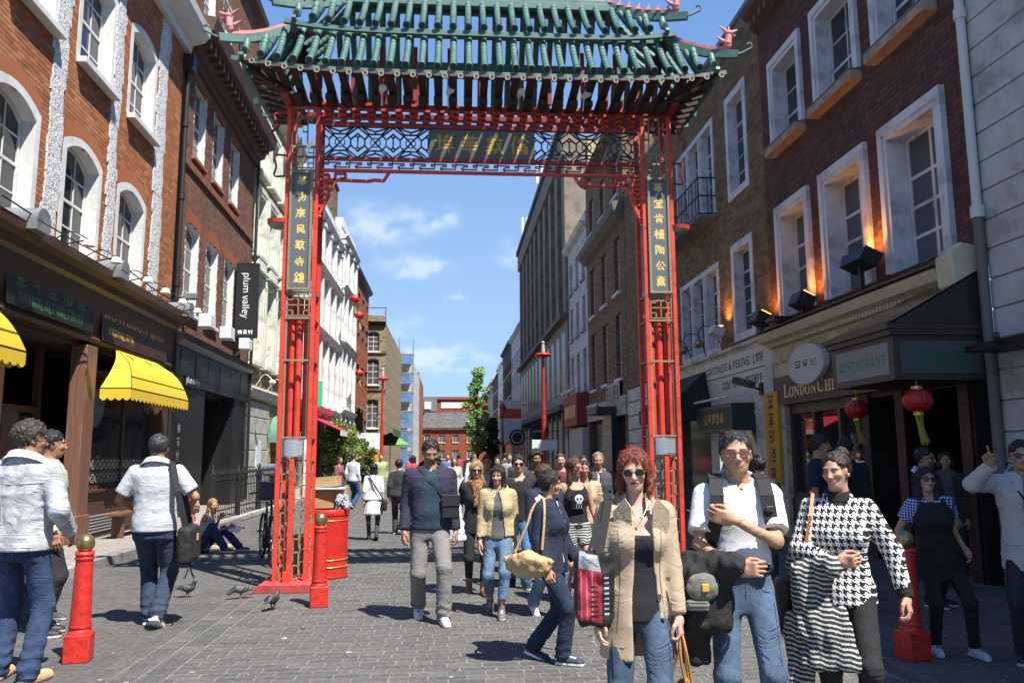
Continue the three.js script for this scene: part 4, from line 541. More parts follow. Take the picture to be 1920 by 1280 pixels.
// white painted house at the edge
{
  const b = thing('painted_house', 'pale grey-white painted house wall with grooved stucco courses', 'building', [6.4, 0, 0], rightTurn), m = mat([0.55, 0.57, 0.54], 0.7, { map: ['stain', 1.8] });
  part('wall', gb().box(-8.85, 8, 0, 9.6, -6, 0), mat([0.3, 0.31, 0.3], 0.9), b);
  for (let y = 0.0, k = 0; y < 9.5; y += 0.36, k++) for (let u = -8.84; u < -3; u += 2.4) { if (y > 4.6 && y < 6.2 && u < -5 && u > -8) { part('stucco_course', gb().rbox(u, u + 0.9, y + 0.008, y + 0.352, -0.02, 0.03, 0.012, 1), m, b); continue; } part('stucco_course', gb().rbox(u, u + 2.4, y + 0.008, y + 0.352, -0.02, 0.03, 0.012, 1), m, b); }
  part('drainpipe', gb().cyl([-8.84, 4.4, 0.1], [-8.84, 9.6, 0.1], 0.055).cyl([-8.84, 4.35, 0.1], [-8.84, 4.5, 0.1], 0.08).cyl([-8.84, 6.9, 0.1], [-8.84, 7.03, 0.1], 0.075), mat([0.55, 0.56, 0.53], 0.5), b); part('drainpipe', gb().cyl([-8.84, 0.1, 0.1], [-8.84, 4.35, 0.1], 0.06), mat([0.12, 0.12, 0.11], 0.7), b);
  part('awning_arm', gb().cyl([-8.8, 2.75, 0.05], [-7.6, 2.75, 0.9], 0.03).box(-8.7, -5, 2.7, 2.78, 0.05, 0.5), IRON, b);
  part('window_opening', gb().box(-7.9, -6.6, 4.68, 6.12, -0.1, 0.005), GLASS, b);
}
// brown stock brick house
const stock = thing('brick_house', 'yellow-brown stock brick house with white framed windows and iron balcony', 'building', [6.4, 0, 0], rightTurn);
{
  const b = stock, s1 = [{ u0: -17.25, u1: -16.3, v0: 7.45, v1: 9.6 }, { u0: -17.25, u1: -16.3, v0: 4.2, v1: 6.08 }], tri = (v0, v1) => [-21.35, -20.3, -19.25].map((u) => ({ u0: u, u1: u + 0.8, v0, v1 }));
  const t1 = tri(7.4, 9.65), t2 = tri(4.1, 6.0), n1 = [{ u0: -26.3, u1: -25.6, v0: 6.9, v1: 9.2 }, { u0: -26.3, u1: -25.6, v0: 3.7, v1: 6.0 }], holes = [...s1, ...t1, ...t2, ...n1], wm = mat([0.68, 0.7, 0.74], 0.55, { map: ['stain', 1.5] });
  const cut = (h, w) => ({ ...h, u0: h.u0 - w, u1: h.u1 + w, v0: h.v0 - w, v1: h.v1 + w });
  wall(b, -28.4, -15.32, 3.9, 11.2, holes, mat([0.33, 0.27, 0.18], 0.95, { map: ['granite', 0.6] }));
  bricks(b, -28.4, -15.32, 3.95, 11.0, holes.map((h) => cut(h, 0.15)), [[0.29, 0.195, 0.09], [0.25, 0.165, 0.08], [0.33, 0.23, 0.115], [0.2, 0.135, 0.07], [0.37, 0.26, 0.14]], 150);
  for (const h of s1) windowUnit(b, h, { cols: 2, rows: 5, transom: 0.75, depth: 0.16, fm: wm, surround: { w: 0.17, out: 0.03, bottom: 0.16 } });
  for (const h of [...t1, ...t2]) windowUnit(b, h, { cols: 2, rows: 5, transom: 0.75, depth: 0.14, fm: wm, each: h.v0 > 4.15, surround: { w: 0.13, out: 0.03, bottom: 0.14 } });
  for (const [v0, v1] of [[7.4, 9.65], [4.1, 6.0]]) for (const u of [-20.4, -19.35]) part('mullion', gb().box(u - 0.03, u + 0.03, v0, v1, 0.031, 0.06), wm, b);
  for (const h of n1) windowUnit(b, h, { cols: 1, rows: 2, depth: 0.14, each: false, fm: wm, surround: { w: 0.14, out: 0.03, bottom: 0.14 } });
  const ba = gb(); for (const y of [7.3, 7.75, 8.2]) ba.box(-21.6, -18.3, y, y + 0.03, 0.42, 0.45); part('balcony_rail', [7.3, 7.75, 8.2].reduce((g, y) => g.box(-21.6, -21.57, y, y + 0.03, 0.002, 0.419).box(-18.33, -18.3, y, y + 0.03, 0.002, 0.419), ba).box(-18.33, -18.3, 7.33, 8.2, 0.2, 0.22).box(-18.33, -18.3, 7.33, 8.2, 0.42, 0.45).box(-21.6, -21.57, 7.33, 8.2, 0.42, 0.45), IRON, b);
  for (let u = -21.5; u < -18.3; u += 0.3) part('baluster', gb().tube([[u, 7.3, 0.435], [u + 0.05, 7.5, 0.48], [u - 0.03, 7.8, 0.43], [u, 8.2, 0.435]], 0.01, 8, 5), IRON, b); part('balcony_floor', gb().box(-21.6, -18.3, 7.22, 7.28, 0.001, 0.45), LEAD, b);
  part('parapet_coping', gb().box(-28.45, -15.3, 11.2, 11.32, -0.4, 0.06), LEAD, b); part('roof', gb().quad([-28.4, 11.3, -0.3], [-15.3, 11.3, -0.3], [-15.3, 13.6, -3], [-28.4, 13.6, -3], 0.1), mat([0.06, 0.06, 0.065], 0.7, { map: ['stain', 1] }), b);
  // stucco shopfront
  const st = mat([0.7, 0.69, 0.65], 0.7, { map: ['stain', 1.5] });
  const c = gb(); mould(c, -24, -15.32, [[-0.3, 3.86], [0.14, 3.86], [0.16, 3.93], [-0.3, 3.96]]); part('shop_cornice', c, st, b);
  part('frieze', gb().box(-24, -15.32, 2.5, 3.86, -0.3, 0.05), st, b); part('pier', gb().box(-16.3, -15.32, 0, 2.5, -0.3, 0.06), st, b); part('pier', gb().box(-19.3, -18.7, 0, 2.5, -0.3, 0.04), st, b); part('pier', gb().box(-24, -22.5, 0, 2.5, -0.3, 0.04), st, b);
  for (let k = 0; k < 8; k++) part('stucco_course', gb().rbox(-28.4, -24.02, 0.02 + k * 0.48, 0.47 + k * 0.48, -0.3, 0.05, 0.015, 1), st, b);
  const tx = canvasTex(1024, 256, (x, w, h) => { x.fillStyle = '#c9c8c2'; x.fillRect(0, 0, w, h); x.fillStyle = '#2a2522'; x.font = 'bold 74px sans-serif'; x.textBaseline = 'middle'; x.fillText('CANTONESE & PEKING', 8, 66, 820); x.strokeStyle = '#2a2522'; strokesRow(x, 850, 40, 160, 52, 4, 11); x.fillRect(8, 122, 1008, 7); x.fillText('DIM SUM', 330, 186, 360); strokesRow(x, 730, 160, 250, 52, 6, 11); });
  printFace('lettering', 3.9, 0.9, tx, b, M4(-17.6, 3.32, 0.053));
  part('shop_glass', gb().box(-22.5, -19.3, 0.02, 2.5, -0.25, -0.2).box(-18.7, -16.3, 0.02, 2.5, -0.5, -0.45), mat([0.018, 0.018, 0.02], 0.1), b);
  part('sign_box', gb().box(-18.75, -16.35, 2.05, 2.62, 0.06, 0.55), mat([0.02, 0.045, 0.04], 0.5), b); printFace('name_board', 2.2, 0.44, canvasTex(512, 110, (x, w, h) => { x.fillStyle = '#0e1f1b'; x.fillRect(0, 0, w, h); x.strokeStyle = '#b78c3c'; ['jin', 'hua', 'qian', 'tang', 'ye'].forEach((k, i) => drawGlyph(x, k, 110 + i * 64, 26, 52, 7)); }), b, M4(-17.55, 2.32, 0.553));
  part('sign_lamp', gb().cyl([-18.7, 2.75, 0.6], [-16.4, 2.75, 0.6], 0.03), mat([0.5, 0.5, 0.5], 0.3), b);
  for (const u of [-20.6, -19.4, -18.2]) { const l = part('swan_neck_lamp', gb().tube([[u, 4.0, 0.05], [u, 4.5, 0.25], [u, 4.5, 0.55], [u, 4.25, 0.62]], 0.014, 12, 5), IRON, b); part('lamp_globe', gb().ball(u, 4.12, 0.62, 0.12, 1, 0.9, 1, 12), BRASS, l); }
  part('floodlight', gb().rbox(-0.2, 0.2, -0.1, 0.1, -0.14, 0.14, 0.02).xf(M4(-17.75, 4.34, 0.32, 0, -0.4)).box(-17.77, -17.73, 3.95, 4.3, 0.28, 0.33), mat([0.5, 0.5, 0.48], 0.5), b); part('lens', gb().box(-17.9, -17.6, 4.452, 4.462, 0.2, 0.34), new THREE.MeshStandardMaterial({ color: col([0.9, 0.45, 0.15]), emissive: col([1, 0.4, 0.08]), emissiveIntensity: 2 }), b.children[b.children.length - 1]);
  const fl = new THREE.SpotLight(new THREE.Color(1, 0.4, 0.08), 2, 0, 1.0, 0.9); fl.name = 'floodlight_beam'; fl.position.set(6.15, 4.58, -17.75); fl.target.position.set(6.4, 4.95, -17.75); scene.add(fl, fl.target);
  printFace('pier_lettering', 0.4, 1.2, canvasTex(96, 288, (x, w, h) => { x.fillStyle = '#b3b1aa'; x.fillRect(0, 0, w, h); x.strokeStyle = '#2b2a2c'; ['jin', 'qian', 'zhi'].forEach((k, i) => drawGlyph(x, k, 20, 12 + i * 92, 56, 6)); }), b, M4(-22.9, 1.9, 0.043));
}
{ // security camera, black dutch awning
  const cam = thing('security_camera', 'black security camera on a wall bracket beside the restaurant sign', 'camera', [6.25, 2.95, -15.9]); part('bracket', gb().cyl([0.1, -0.1, 0], [-0.25, 0, 0], 0.02).box(0.06, 0.1, -0.2, 0.05, -0.08, 0.08), IRON, cam); part('housing', gb().rbox(-0.09, 0.09, -0.07, 0.07, -0.25, 0.25, 0.03).xf(M4(-0.3, 0.05, 0.05, 0.5, 0.3)), mat([0.05, 0.05, 0.05], 0.4), cam);
  const a = thing('black_awning', 'black fabric awning between gate pillar and green sign', 'awning', [6.4, 0, 0], rightTurn), m = mat([0.02, 0.02, 0.022], 0.85, { map: ['cloth', 0.3], side: THREE.DoubleSide });
  part('canopy_front', gb().quad([-22.3, 2.75, 1.1], [-19.1, 2.75, 1.1], [-19.5, 3.6, 0.06], [-22.3, 3.6, 0.06], 0.01), m, a); part('canopy_side', gb().quad([-19.1, 2.75, 1.1], [-19.1, 2.75, 0.06], [-19.5, 3.6, 0.06], [-19.5, 3.59, 0.07], 0.01), m, a); part('valance', gb().box(-22.3, -19.1, 2.35, 2.745, 1.09, 1.1).box(-19.11, -19.1, 2.35, 2.745, 0.06, 1.088), m, a);
}
// brick house with the dark cornice, white house, tall fin-fronted building, and the row beyond
{
  const m = mat([0.28, 0.18, 0.1], 0.9, { map: ['brickfar', 1.38, 1.22] }), b = plainHouse('brick_house', 'brown brick house with attic storey above a dark cornice and red shop', [6.4, 0, -36.6], rightTurn, 8.1, 14.2, m, { bays: 3, storeys: [[4.4, 6.9], [7.7, 9.9], [11.5, 13.2]], ww: 1.05, fm: mat([0.6, 0.62, 0.66], 0.6), shop: 3.7, fasc: mat([0.5, 0.49, 0.46], 0.7, { map: ['stain', 1.5] }), gm: GLASS2 });
  const c = gb(); mould(c, 0, 8.15, [[0, 10.3], [0.2, 10.4], [0.4, 10.6], [0.45, 10.9], [0, 11]]); part('cornice', c, mat([0.17, 0.155, 0.13], 0.8, { map: ['stain', 1] }), b);
  part('porch', gb().box(4.6, 6.4, 0, 3.1, 0.02, 0.3), mat([0.02, 0.03, 0.04], 0.3), b); part('porch_hood', gb().box(4.4, 6.6, 3.1, 3.35, 0.02, 0.9), mat([0.03, 0.03, 0.03], 0.5), b); for (let k = 0; k < 5; k++) part('hood_lamp', gb().ball(4.6 + k * 0.42, 3.42, 0.85, 0.09, 1, 1, 1, 8), mat([0.5, 0.5, 0.48], 0.3), b);
  printFace('name_board', 1.4, 0.6, canvasTex(256, 110, (x, w, h) => { x.fillStyle = '#a9a69a'; x.fillRect(0, 0, w, h); x.strokeStyle = '#5a4a22'; ['hua', 'gong', 'jia'].forEach((k, i) => drawGlyph(x, k, 56 + i * 52, 32, 44, 6)); }), b, M4(5.5, 2.6, 0.304));
  printFace('raised_lettering', 2.6, 0.8, canvasTex(512, 160, (x, w, h) => { x.fillStyle = '#a5a29a'; x.fillRect(0, 0, w, h); x.strokeStyle = '#1b1d14'; strokesRow(x, 30, 26, 450, 110, 6, 22); }), b, M4(5.9, 3.9, 0.125));
  const r = thing('shop_sign', 'red shop sign box with pale lettering under white house', 'sign', [6.3, 2.9, -38.3], rightTurn); part('box', gb().rbox(-2.6, 1.6, 0, 1.5, -0.1, 0.5, 0.02), mat([0.22, 0.03, 0.025], 0.6), r); printFace('lettering', 4.0, 1.3, canvasTex(512, 168, (x, w, h) => { x.fillStyle = '#8c2420'; x.fillRect(0, 0, w, h); x.strokeStyle = '#d8c08a'; strokesRow(x, 36, 56, 440, 70, 11, 13); }), r, M4(-0.5, 0.75, 0.503)); for (let k = 0; k < 7; k++) part('sign_lamp', gb().ball(-2.3 + k * 0.6, 1.68, 0.6, 0.1, 1, 1, 1, 8), WHITE, r);
  part('shop_wall', gb().box(-2.6, 1.6, -2.8, -0.1, -0.1, 0.25), mat([0.45, 0.4, 0.38], 0.6), r);
  plainHouse('white_house', 'narrow grey-white stucco house between brick house and tall finned building', [6.4, 0, -42.6], rightTurn, 5.9, 12.4, mat([0.62, 0.63, 0.64], 0.75, { map: ['stain', 1.8] }), { bays: 3, storeys: [[4.6, 6.6], [7.5, 9.2], [10, 11.6]], ww: 0.9, fm: mat([0.25, 0.26, 0.27], 0.6), shop: 3.6, fasc: mat([0.3, 0.3, 0.3], 0.7) });
  // tall building
  const t = thing('tall_building', 'tall grey stone building with long vertical fins and cream end wall', 'building', [6.4, 0, -71.8], rightTurn), gm = mat([0.25, 0.21, 0.16], 0.85, { map: ['stain', 3] }), cr = mat([0.55, 0.45, 0.27], 0.85, { map: ['stain', 3] }), gl = mat([0.035, 0.035, 0.037], 0.3), gd = mat([0.3, 0.3, 0.29], 0.85, { map: ['stain', 2.5] });
  part('body', gb().box(0, 29.1, 0, 19.3, -14, -0.45), gm, t); part('end_wall', gb().box(29.1, 29.25, 0, 19, -14, -1.2), cr, t);
  for (let k = 0; k <= 9; k++) part('fin', gb().box(clamp(0.4 + k * 3.15 - 0.55, 0, 28), Math.min(29.2, 0.4 + k * 3.15 + 0.55), 9.2, 18.2, -0.44, 0.15), gm, t);
  for (let k = 0; k < 9; k++) for (let f = 0; f < 4; f++) { const u = 0.95 + k * 3.15, w = part('window', gb().box(u, u + 2.05, 9.4 + f * 2.2, 11.3 + f * 2.2, -0.44, -0.4), gl, t); part('frame', gb().box(u + 1.0, u + 1.06, 9.4 + f * 2.2, 11.3 + f * 2.2, -0.4, -0.34), IRON, w); }
  part('attic', gb().box(-0.1, 29.3, 18.2, 19.6, -0.44, 0.3), gm, t); part('attic_coping', gb().box(-0.1, 29.3, 19.6, 20, -0.6, 0.45), mat([0.07, 0.07, 0.07], 0.8), t);
  part('base_wall', gb().box(0, 29.1, 4.2, 9.2, -0.44, 0.1), gd, t); part('base_cornice', gb().box(0, 29.2, 8.9, 9.2, 0.101, 0.5), mat([0.12, 0.12, 0.12], 0.8), t); part('base_cornice', gb().box(0, 29.2, 3.9, 4.2, -0.44, 0.6), mat([0.1, 0.1, 0.1], 0.8), t);
  for (let k = 0; k < 12; k++) { part('window', gb().box(0.7 + k * 2.4, 2.1 + k * 2.4, 5.0, 8.3, 0.101, 0.12), gl, t); part('arch', gb().prism(holePts({ u0: 0.6 + k * 2.4, u1: 2.2 + k * 2.4, v0: 0.1, v1: 3.6, rise: 0.7 }), -0.4, 0.06), gl, t); part('pier', gb().box(-0.1 + k * 2.4 + 0.1, 0.6 + k * 2.4, 0, 3.9, -0.44, 0.12), gd, t); }
  for (const [u, h] of [[16, 2.6], [4, 2.2]]) { const a = thing('roof_antenna', h > 2.5 ? 'white antenna cluster midway on tall building roof' : 'white antenna cluster on far end of tall building roof', 'antenna', [6.6, 20, -71.8 + u]); part('mast', gb().cyl([0, 0, 0], [0, h, 0], 0.08), WHITE, a); for (const d of [-0.4, 0, 0.4]) part('panel', gb().box(d - 0.1, d + 0.1, h - 1.6, h - 0.1, 0.1, 0.25), WHITE, a); }
  const rr2 = [['grey-white painted house with blank end wall beyond tall building', -84, 12, 13.2, mat([0.6, 0.62, 0.66], 0.75, { map: ['stain', 2] })], ['dark brown brick house beyond grey-white painted house', -98, 13.9, 13.4, mat([0.1, 0.07, 0.05], 0.9, { map: ['brickfar', 1.38, 1.22] })], ['white house beyond dark brown brick house', -108, 9.9, 12.6, mat([0.66, 0.67, 0.68], 0.75)], ['red-brown brick house beyond white house', -122, 13.9, 12, brkBrown], ['pale stone house at the far end of shaded row', -140, 17.9, 12.5, mat([0.5, 0.48, 0.44], 0.8)]];
  for (const [label, z, L, h, m2] of rr2) plainHouse('row_house', label, [6.4, 0, z], rightTurn, L, h, m2, { bays: Math.round(L / 3), storeys: [[4.5, 6.8], [7.8, 9.6], [10.3, 11.5]], ww: 1.1, shop: 3.4, fasc: mat([0.2, 0.2, 0.2], 0.7) });
}
{ // round hanging signs and panels on the tall building
  const d = thing('disc_sign', 'black round hanging sign with white word on tall building', 'sign', [5.2, 2.9, -47]); const g = new THREE.CylinderGeometry(0.55, 0.55, 0.12, 28); g.rotateX(Math.PI / 2); part('disc', gb().add(g), BLACK, d); printFace('lettering', 0.9, 0.22, canvasTex(256, 64, (x, w, h) => { x.fillStyle = '#101012'; x.fillRect(0, 0, w, h); x.strokeStyle = '#c9c9c9'; strokesRow(x, 12, 17, 232, 30, 9, 6); }), d, M4(0, 0, 0.063)); part('arm', gb().box(0.5, 1.2, -0.02, 0.02, -0.02, 0.02), IRON, d);
  const e = thing('disc_sign', 'black round hanging sign with monogram beyond the white panel sign', 'sign', [5.3, 2.9, -64]); const g2 = new THREE.CylinderGeometry(0.65, 0.65, 0.12, 28); g2.rotateX(Math.PI / 2); part('disc', gb().add(g2), BLACK, e); part('ring', gb().add(new THREE.TorusGeometry(0.45, 0.04, 6, 24), M4(0, 0, 0.07)), WHITE, e); part('arm', gb().box(0.6, 1.1, -0.02, 0.02, -0.02, 0.02), IRON, e);
  const p = thing('panel_sign', 'white panel sign with red band hanging over far shops', 'sign', [4.9, 4.4, -66]); part('panel', gb().box(-0.9, 0.9, -1.8, 1.6, -0.06, 0.06), WHITE, p); part('band', gb().box(-0.9, 0.9, 0.1, 0.9, 0.061, 0.07), RED, p); part('arm', gb().box(0.9, 1.5, 1.2, 1.26, -0.02, 0.02), IRON, p);
}
// ================= the far end of the street =================
{
  const s = thing('scaffolded_house', 'house wrapped in scaffolding and blue netting at the far left', 'building', [-8.6, 0, -94]);
  part('wall', gb().box(0, 3.9, 0, 13, -26, 0), mat([0.6, 0.6, 0.57], 0.8, { map: ['stain', 2] }), s);
  const net = mat([0.22, 0.42, 0.75], 0.9, { map: ['stain', 2.5], transmission: 0.45 }), pole = mat([0.45, 0.46, 0.47], 0.4, { metalness: 0.7 });
  for (const x of [-0.2, 1.2, 2.6, 4.2]) for (const z of [0.3, 1.3]) part('pole', gb().cyl([x, 0, z], [x, 15, z], 0.05, 0.05, 6), pole, s);
  for (let k = 1; k <= 6; k++) { part('board', gb().box(-0.3, 4.3, k * 2.2 - 0.08, k * 2.2, 0.2, 1.4), mat([0.4, 0.32, 0.2], 0.8), s); part('ledger', gb().cyl([-0.3, k * 2.2 + 1, 1.35], [4.3, k * 2.2 + 1, 1.35], 0.04, 0.04, 6), pole, s); }
  for (let k = 0; k < 6; k++) { const g = gb(), n = 10; for (let i = 0; i < n; i++) { const x0 = -0.2 + i * 0.44, x1 = x0 + 0.44, z = (x) => 1.42 + 0.06 * n3(x * 2, k, 3), a = k * 2.2 + (k > 2 ? 1.0 : 0.2) * (k % 2 ? 1 : 0.9), t = k * 2.2 + 2.05; g.quad([x0, a, z(x0)], [x1, a, z(x1)], [x1, t, z(x1)], [x0, t, z(x0)]); } part('netting', g, net, s); }
  for (let k = 0; k < 6; k++) part('window', gb().box(0.8, 2.0, 2.8 + k * 2.2, 4.0 + k * 2.2, 0.001, 0.05), GLASS, s);
  plainHouse('brick_house', 'red brick house with white string courses beyond the scaffolding', [-9.2, 0, -132], 0, 4.0, 14.3, brkRed, { bays: 2, storeys: [[3, 4.8], [6, 7.8], [9, 10.8]], ww: 1.0, shop: 0.3, deep: 20 });
  // long red brick building across the street's end and the slate-roofed one before it
  const b = plainHouse('brick_building', 'long red brick building closing the street with flat roof', [-9, 0, -165], 0, 24, 12.6, brkRed, { bays: 10, storeys: [[3, 4.6], [5.6, 7.2], [8.2, 9.8]], ww: 1.2, shop: 0.3, deep: 12 });
  part('slate_storey', gb().box(0, 6.2, 10.3, 13.2, 0.04, 0.5), mat([0.16, 0.16, 0.17], 0.8), b); for (const x of [1.2, 3.6]) { part('dormer_window', gb().box(x, x + 1.4, 10.8, 12.3, 0.5, 0.7), WHITE, b); } part('window_band', gb().box(7, 11.5, 11.0, 12.2, 0.02, 0.1), WHITE, b);
  const f = plainHouse('slate_roofed_house', 'low red brick house with grey slate roof before the long brick building', [-5.6, 0, -150], 0, 10.5, 6.3, brkRed, { bays: 4, storeys: [[0.8, 2.4], [3.8, 5.2]], ww: 1.1, shop: 0.3, deep: 8, top: 0.01 });
  part('roof', gb().quad([-0.3, 6.2, 0.4], [10.8, 6.2, 0.4], [10.0, 9.6, -4.5], [0.6, 9.6, -4.5], 0.15), mat([0.14, 0.14, 0.15], 0.8, { map: ['brickfar', 3, 2.4] }), f);
}
// foliage: a crown of leaf-sized faces over limbs
function leafGeo() { const g = new THREE.BufferGeometry(); g.setAttribute('position', new THREE.Float32BufferAttribute([0, 0, 0, 0.32, 0.1, 0.5, 0, 0.04, 1, -0.32, 0.1, 0.5], 3)); g.setIndex([0, 1, 2, 0, 2, 3]); g.computeVertexNormals(); return g; }
function tree(name, label, cat, pos, { h, r, trunk, clumps, leaves, size, cols, crownY = 0.35, group }) {
  const t = thing(name, label, cat, pos, 0, group), tm = mat([0.09, 0.065, 0.045], 0.9, { map: ['wood', 0.3, 1] }), g = gb(); const C = [];
  g.tube([[0, 0, 0], [trunk * 0.5, h * 0.3, 0.05], [-trunk * 0.4, h * 0.65, 0], [0, h * 0.95, 0]], trunk, 16, 8);
  for (let i = 0; i < clumps; i++) { const y = h * lerp(crownY, 1, (i + rnd()) / clumps), k = Math.sin(Math.PI * clamp((y / h - crownY * 0.8) / (1.08 - crownY * 0.8))), a = i * 2.4 + rr(-0.4, 0.4), d = r * k * rr(0.35, 0.95); const p = [Math.cos(a) * d, y, Math.sin(a) * d]; C.push([p, r * rr(0.22, 0.42)]); g.tube([[0, y * 0.75, 0], [p[0] * 0.5, y * 0.9, p[2] * 0.5], p], trunk * 0.25, 6, 5); }
  part('trunk', g, tm, t); const L = [], q = new THREE.Quaternion(), e = new THREE.Euler();
  for (let i = 0; i < leaves; i++) { const [p, cr] = C[i % C.length], a = rr(0, 6.283), b = Math.acos(rr(-1, 1)), d = cr * Math.cbrt(rr(0.15, 1)), s = size * rr(0.6, 1.3); q.setFromEuler(e.set(rr(-1.2, 1.2), rr(0, 6.28), rr(-0.6, 0.6))); const c = pick(cols), k = rr(0.7, 1.25); L.push([new THREE.Matrix4().compose(V(p[0] + d * Math.sin(b) * Math.cos(a), p[1] + d * Math.cos(b) * 0.8, p[2] + d * Math.sin(b) * Math.sin(a)), q, V(s, s, s)), new THREE.Color().setRGB(c[0] * k, c[1] * k, c[2] * k)]); }
  inst('crown', leafGeo(), mat([1, 1, 1], 0.85, { transmission: 0.25, side: THREE.DoubleSide }), L, t); return t;
}
tree('street_tree', 'slim light green tree at the end of the shaded row', 'tree', [2.9, 0, -88], { h: 10.8, r: 1.35, trunk: 0.14, clumps: 40, leaves: 4200, size: 0.27, cols: [[0.2, 0.36, 0.07], [0.27, 0.44, 0.1], [0.14, 0.28, 0.06]], crownY: 0.16 });
tree('street_tree', 'dark dense tree behind the slim light green tree', 'tree', [4.6, 0, -91], { h: 5.6, r: 1.2, trunk: 0.16, clumps: 30, leaves: 4200, size: 0.28, cols: [[0.03, 0.07, 0.02], [0.04, 0.09, 0.025]], crownY: 0.12 });
tree('bamboo_bush', 'yellow-green bamboo bush by the white house', 'bush', [-5.6, 0, -41.5], { h: 3.1, r: 1.15, trunk: 0.03, clumps: 44, leaves: 8000, size: 0.15, cols: [[0.16, 0.22, 0.03], [0.22, 0.27, 0.05], [0.1, 0.16, 0.03]], crownY: 0.1 });
tree('bamboo_bush', 'dark green bush beside the yellow-green bamboo', 'bush', [-5.2, 0, -46.5], { h: 2.4, r: 0.9, trunk: 0.03, clumps: 30, leaves: 4000, size: 0.15, cols: [[0.05, 0.1, 0.02], [0.08, 0.14, 0.03]], crownY: 0.1 });
{ // awnings, umbrellas, hanging lanterns and signs on the far left
  const ra = thing('red_awning', 'red sloping awning with white edge on long white house', 'awning', [-6.85, 0, -38.5], 90 * D2R); part('canopy', gb().quad([0, 2.75, 1.7], [7, 2.75, 1.7], [7, 3.5, 0.05], [0, 3.5, 0.05], 0.03), mat([0.55, 0.02, 0.05], 0.7), ra); part('valance', gb().box(0, 7, 2.5, 2.745, 1.66, 1.7), WHITE, ra);
  const ga = thing('green_canopy', 'dark green shop canopy beyond the bamboo bush', 'awning', [-6.9, 0, -55.6], 90 * D2R); part('canopy', gb().quad([0, 3.4, 3.0], [8, 3.4, 3.0], [8, 5.2, 0.05], [0, 5.2, 0.05], 0.03), mat([0.05, 0.09, 0.05], 0.8), ga); part('valance', gb().box(0, 8, 2.9, 3.395, 2.95, 3.0), mat([0.05, 0.09, 0.05], 0.8), ga);
  const um = thing('parasol', 'lime green market parasol beside red lamp post', 'parasol', [-4.6, 0, -62]); part('pole', gb().cyl([0, 0, 0], [0, 3.1, 0], 0.04), WHITE, um); part('canopy', gb().lathe([[0, 3.3], [0.6, 3.0], [1.5, 2.35], [1.48, 2.3], [0, 3.2]], 0, 0, 0, 8), mat([0.12, 0.26, 0.05], 0.85), um); part('base', gb().cyl([0, 0, 0], [0, 0.1, 0], 0.3), STONE, um);
  const gs = thing('shop_sign', 'green square projecting sign with white print on long white house', 'sign', [-6.3, 3.75, -36.8]); gs.scale.setScalar(0.62); part('box', gb().rbox(-0.75, 0.75, 0, 1.9, -0.1, 0.1, 0.02), mat([0.02, 0.42, 0.22], 0.5), gs); printFace('lettering', 1.4, 1.8, canvasTex(256, 330, (x, w, h) => { x.fillStyle = '#17b777'; x.fillRect(0, 0, w, h); x.strokeStyle = x.fillStyle = '#fff'; drawGlyph(x, 'jin', 90, 14, 70, 10); drawGlyph(x, 'ye', 90, 100, 70, 10); x.lineWidth = 12; x.beginPath(); x.arc(128, 220, 36, 0, 7); x.stroke(); strokesRow(x, 60, 280, 140, 32, 5, 7); }), gs, M4(0, 0.95, 0.104)); part('arm', gb().box(-0.9, -0.75, 0.9, 0.96, -0.02, 0.02), IRON, gs);
  for (const [x, y, z, n] of [[-5.7, 10.7, -47, 'upper red lantern of a pair hung on the narrow white house'], [-5.6, 10.0, -48.6, 'lower red lantern of a pair hung on the narrow white house'], [-5.9, 6.8, -52, 'single red lantern hung low before brown brick house']]) { const l = lantern(x, y, z, n); l.scale.setScalar(1.15); l.name = 'street_lantern' + (taken.get('street_lantern') ? '_00' + taken.get('street_lantern') : ''); taken.set('street_lantern', (taken.get('street_lantern') ?? 0) + 1); l.userData.group = 'lanterns on the left row'; }
  const os = thing('menu_board', 'orange and white menu board standing behind the bamboo', 'sign', [-5.0, 0, -49]); part('board', gb().box(-0.7, 0.7, 0.9, 1.9, -0.04, 0.04), mat([0.6, 0.25, 0.03], 0.6), os); part('head', gb().box(-0.75, 0.75, 1.9, 2.9, -0.05, 0.05), WHITE, os); part('leg', gb().box(-0.7, -0.62, 0, 0.9, -0.04, 0.04), IRON, os); part('leg', gb().box(0.62, 0.7, 0, 0.9, -0.04, 0.04), IRON, os);
}
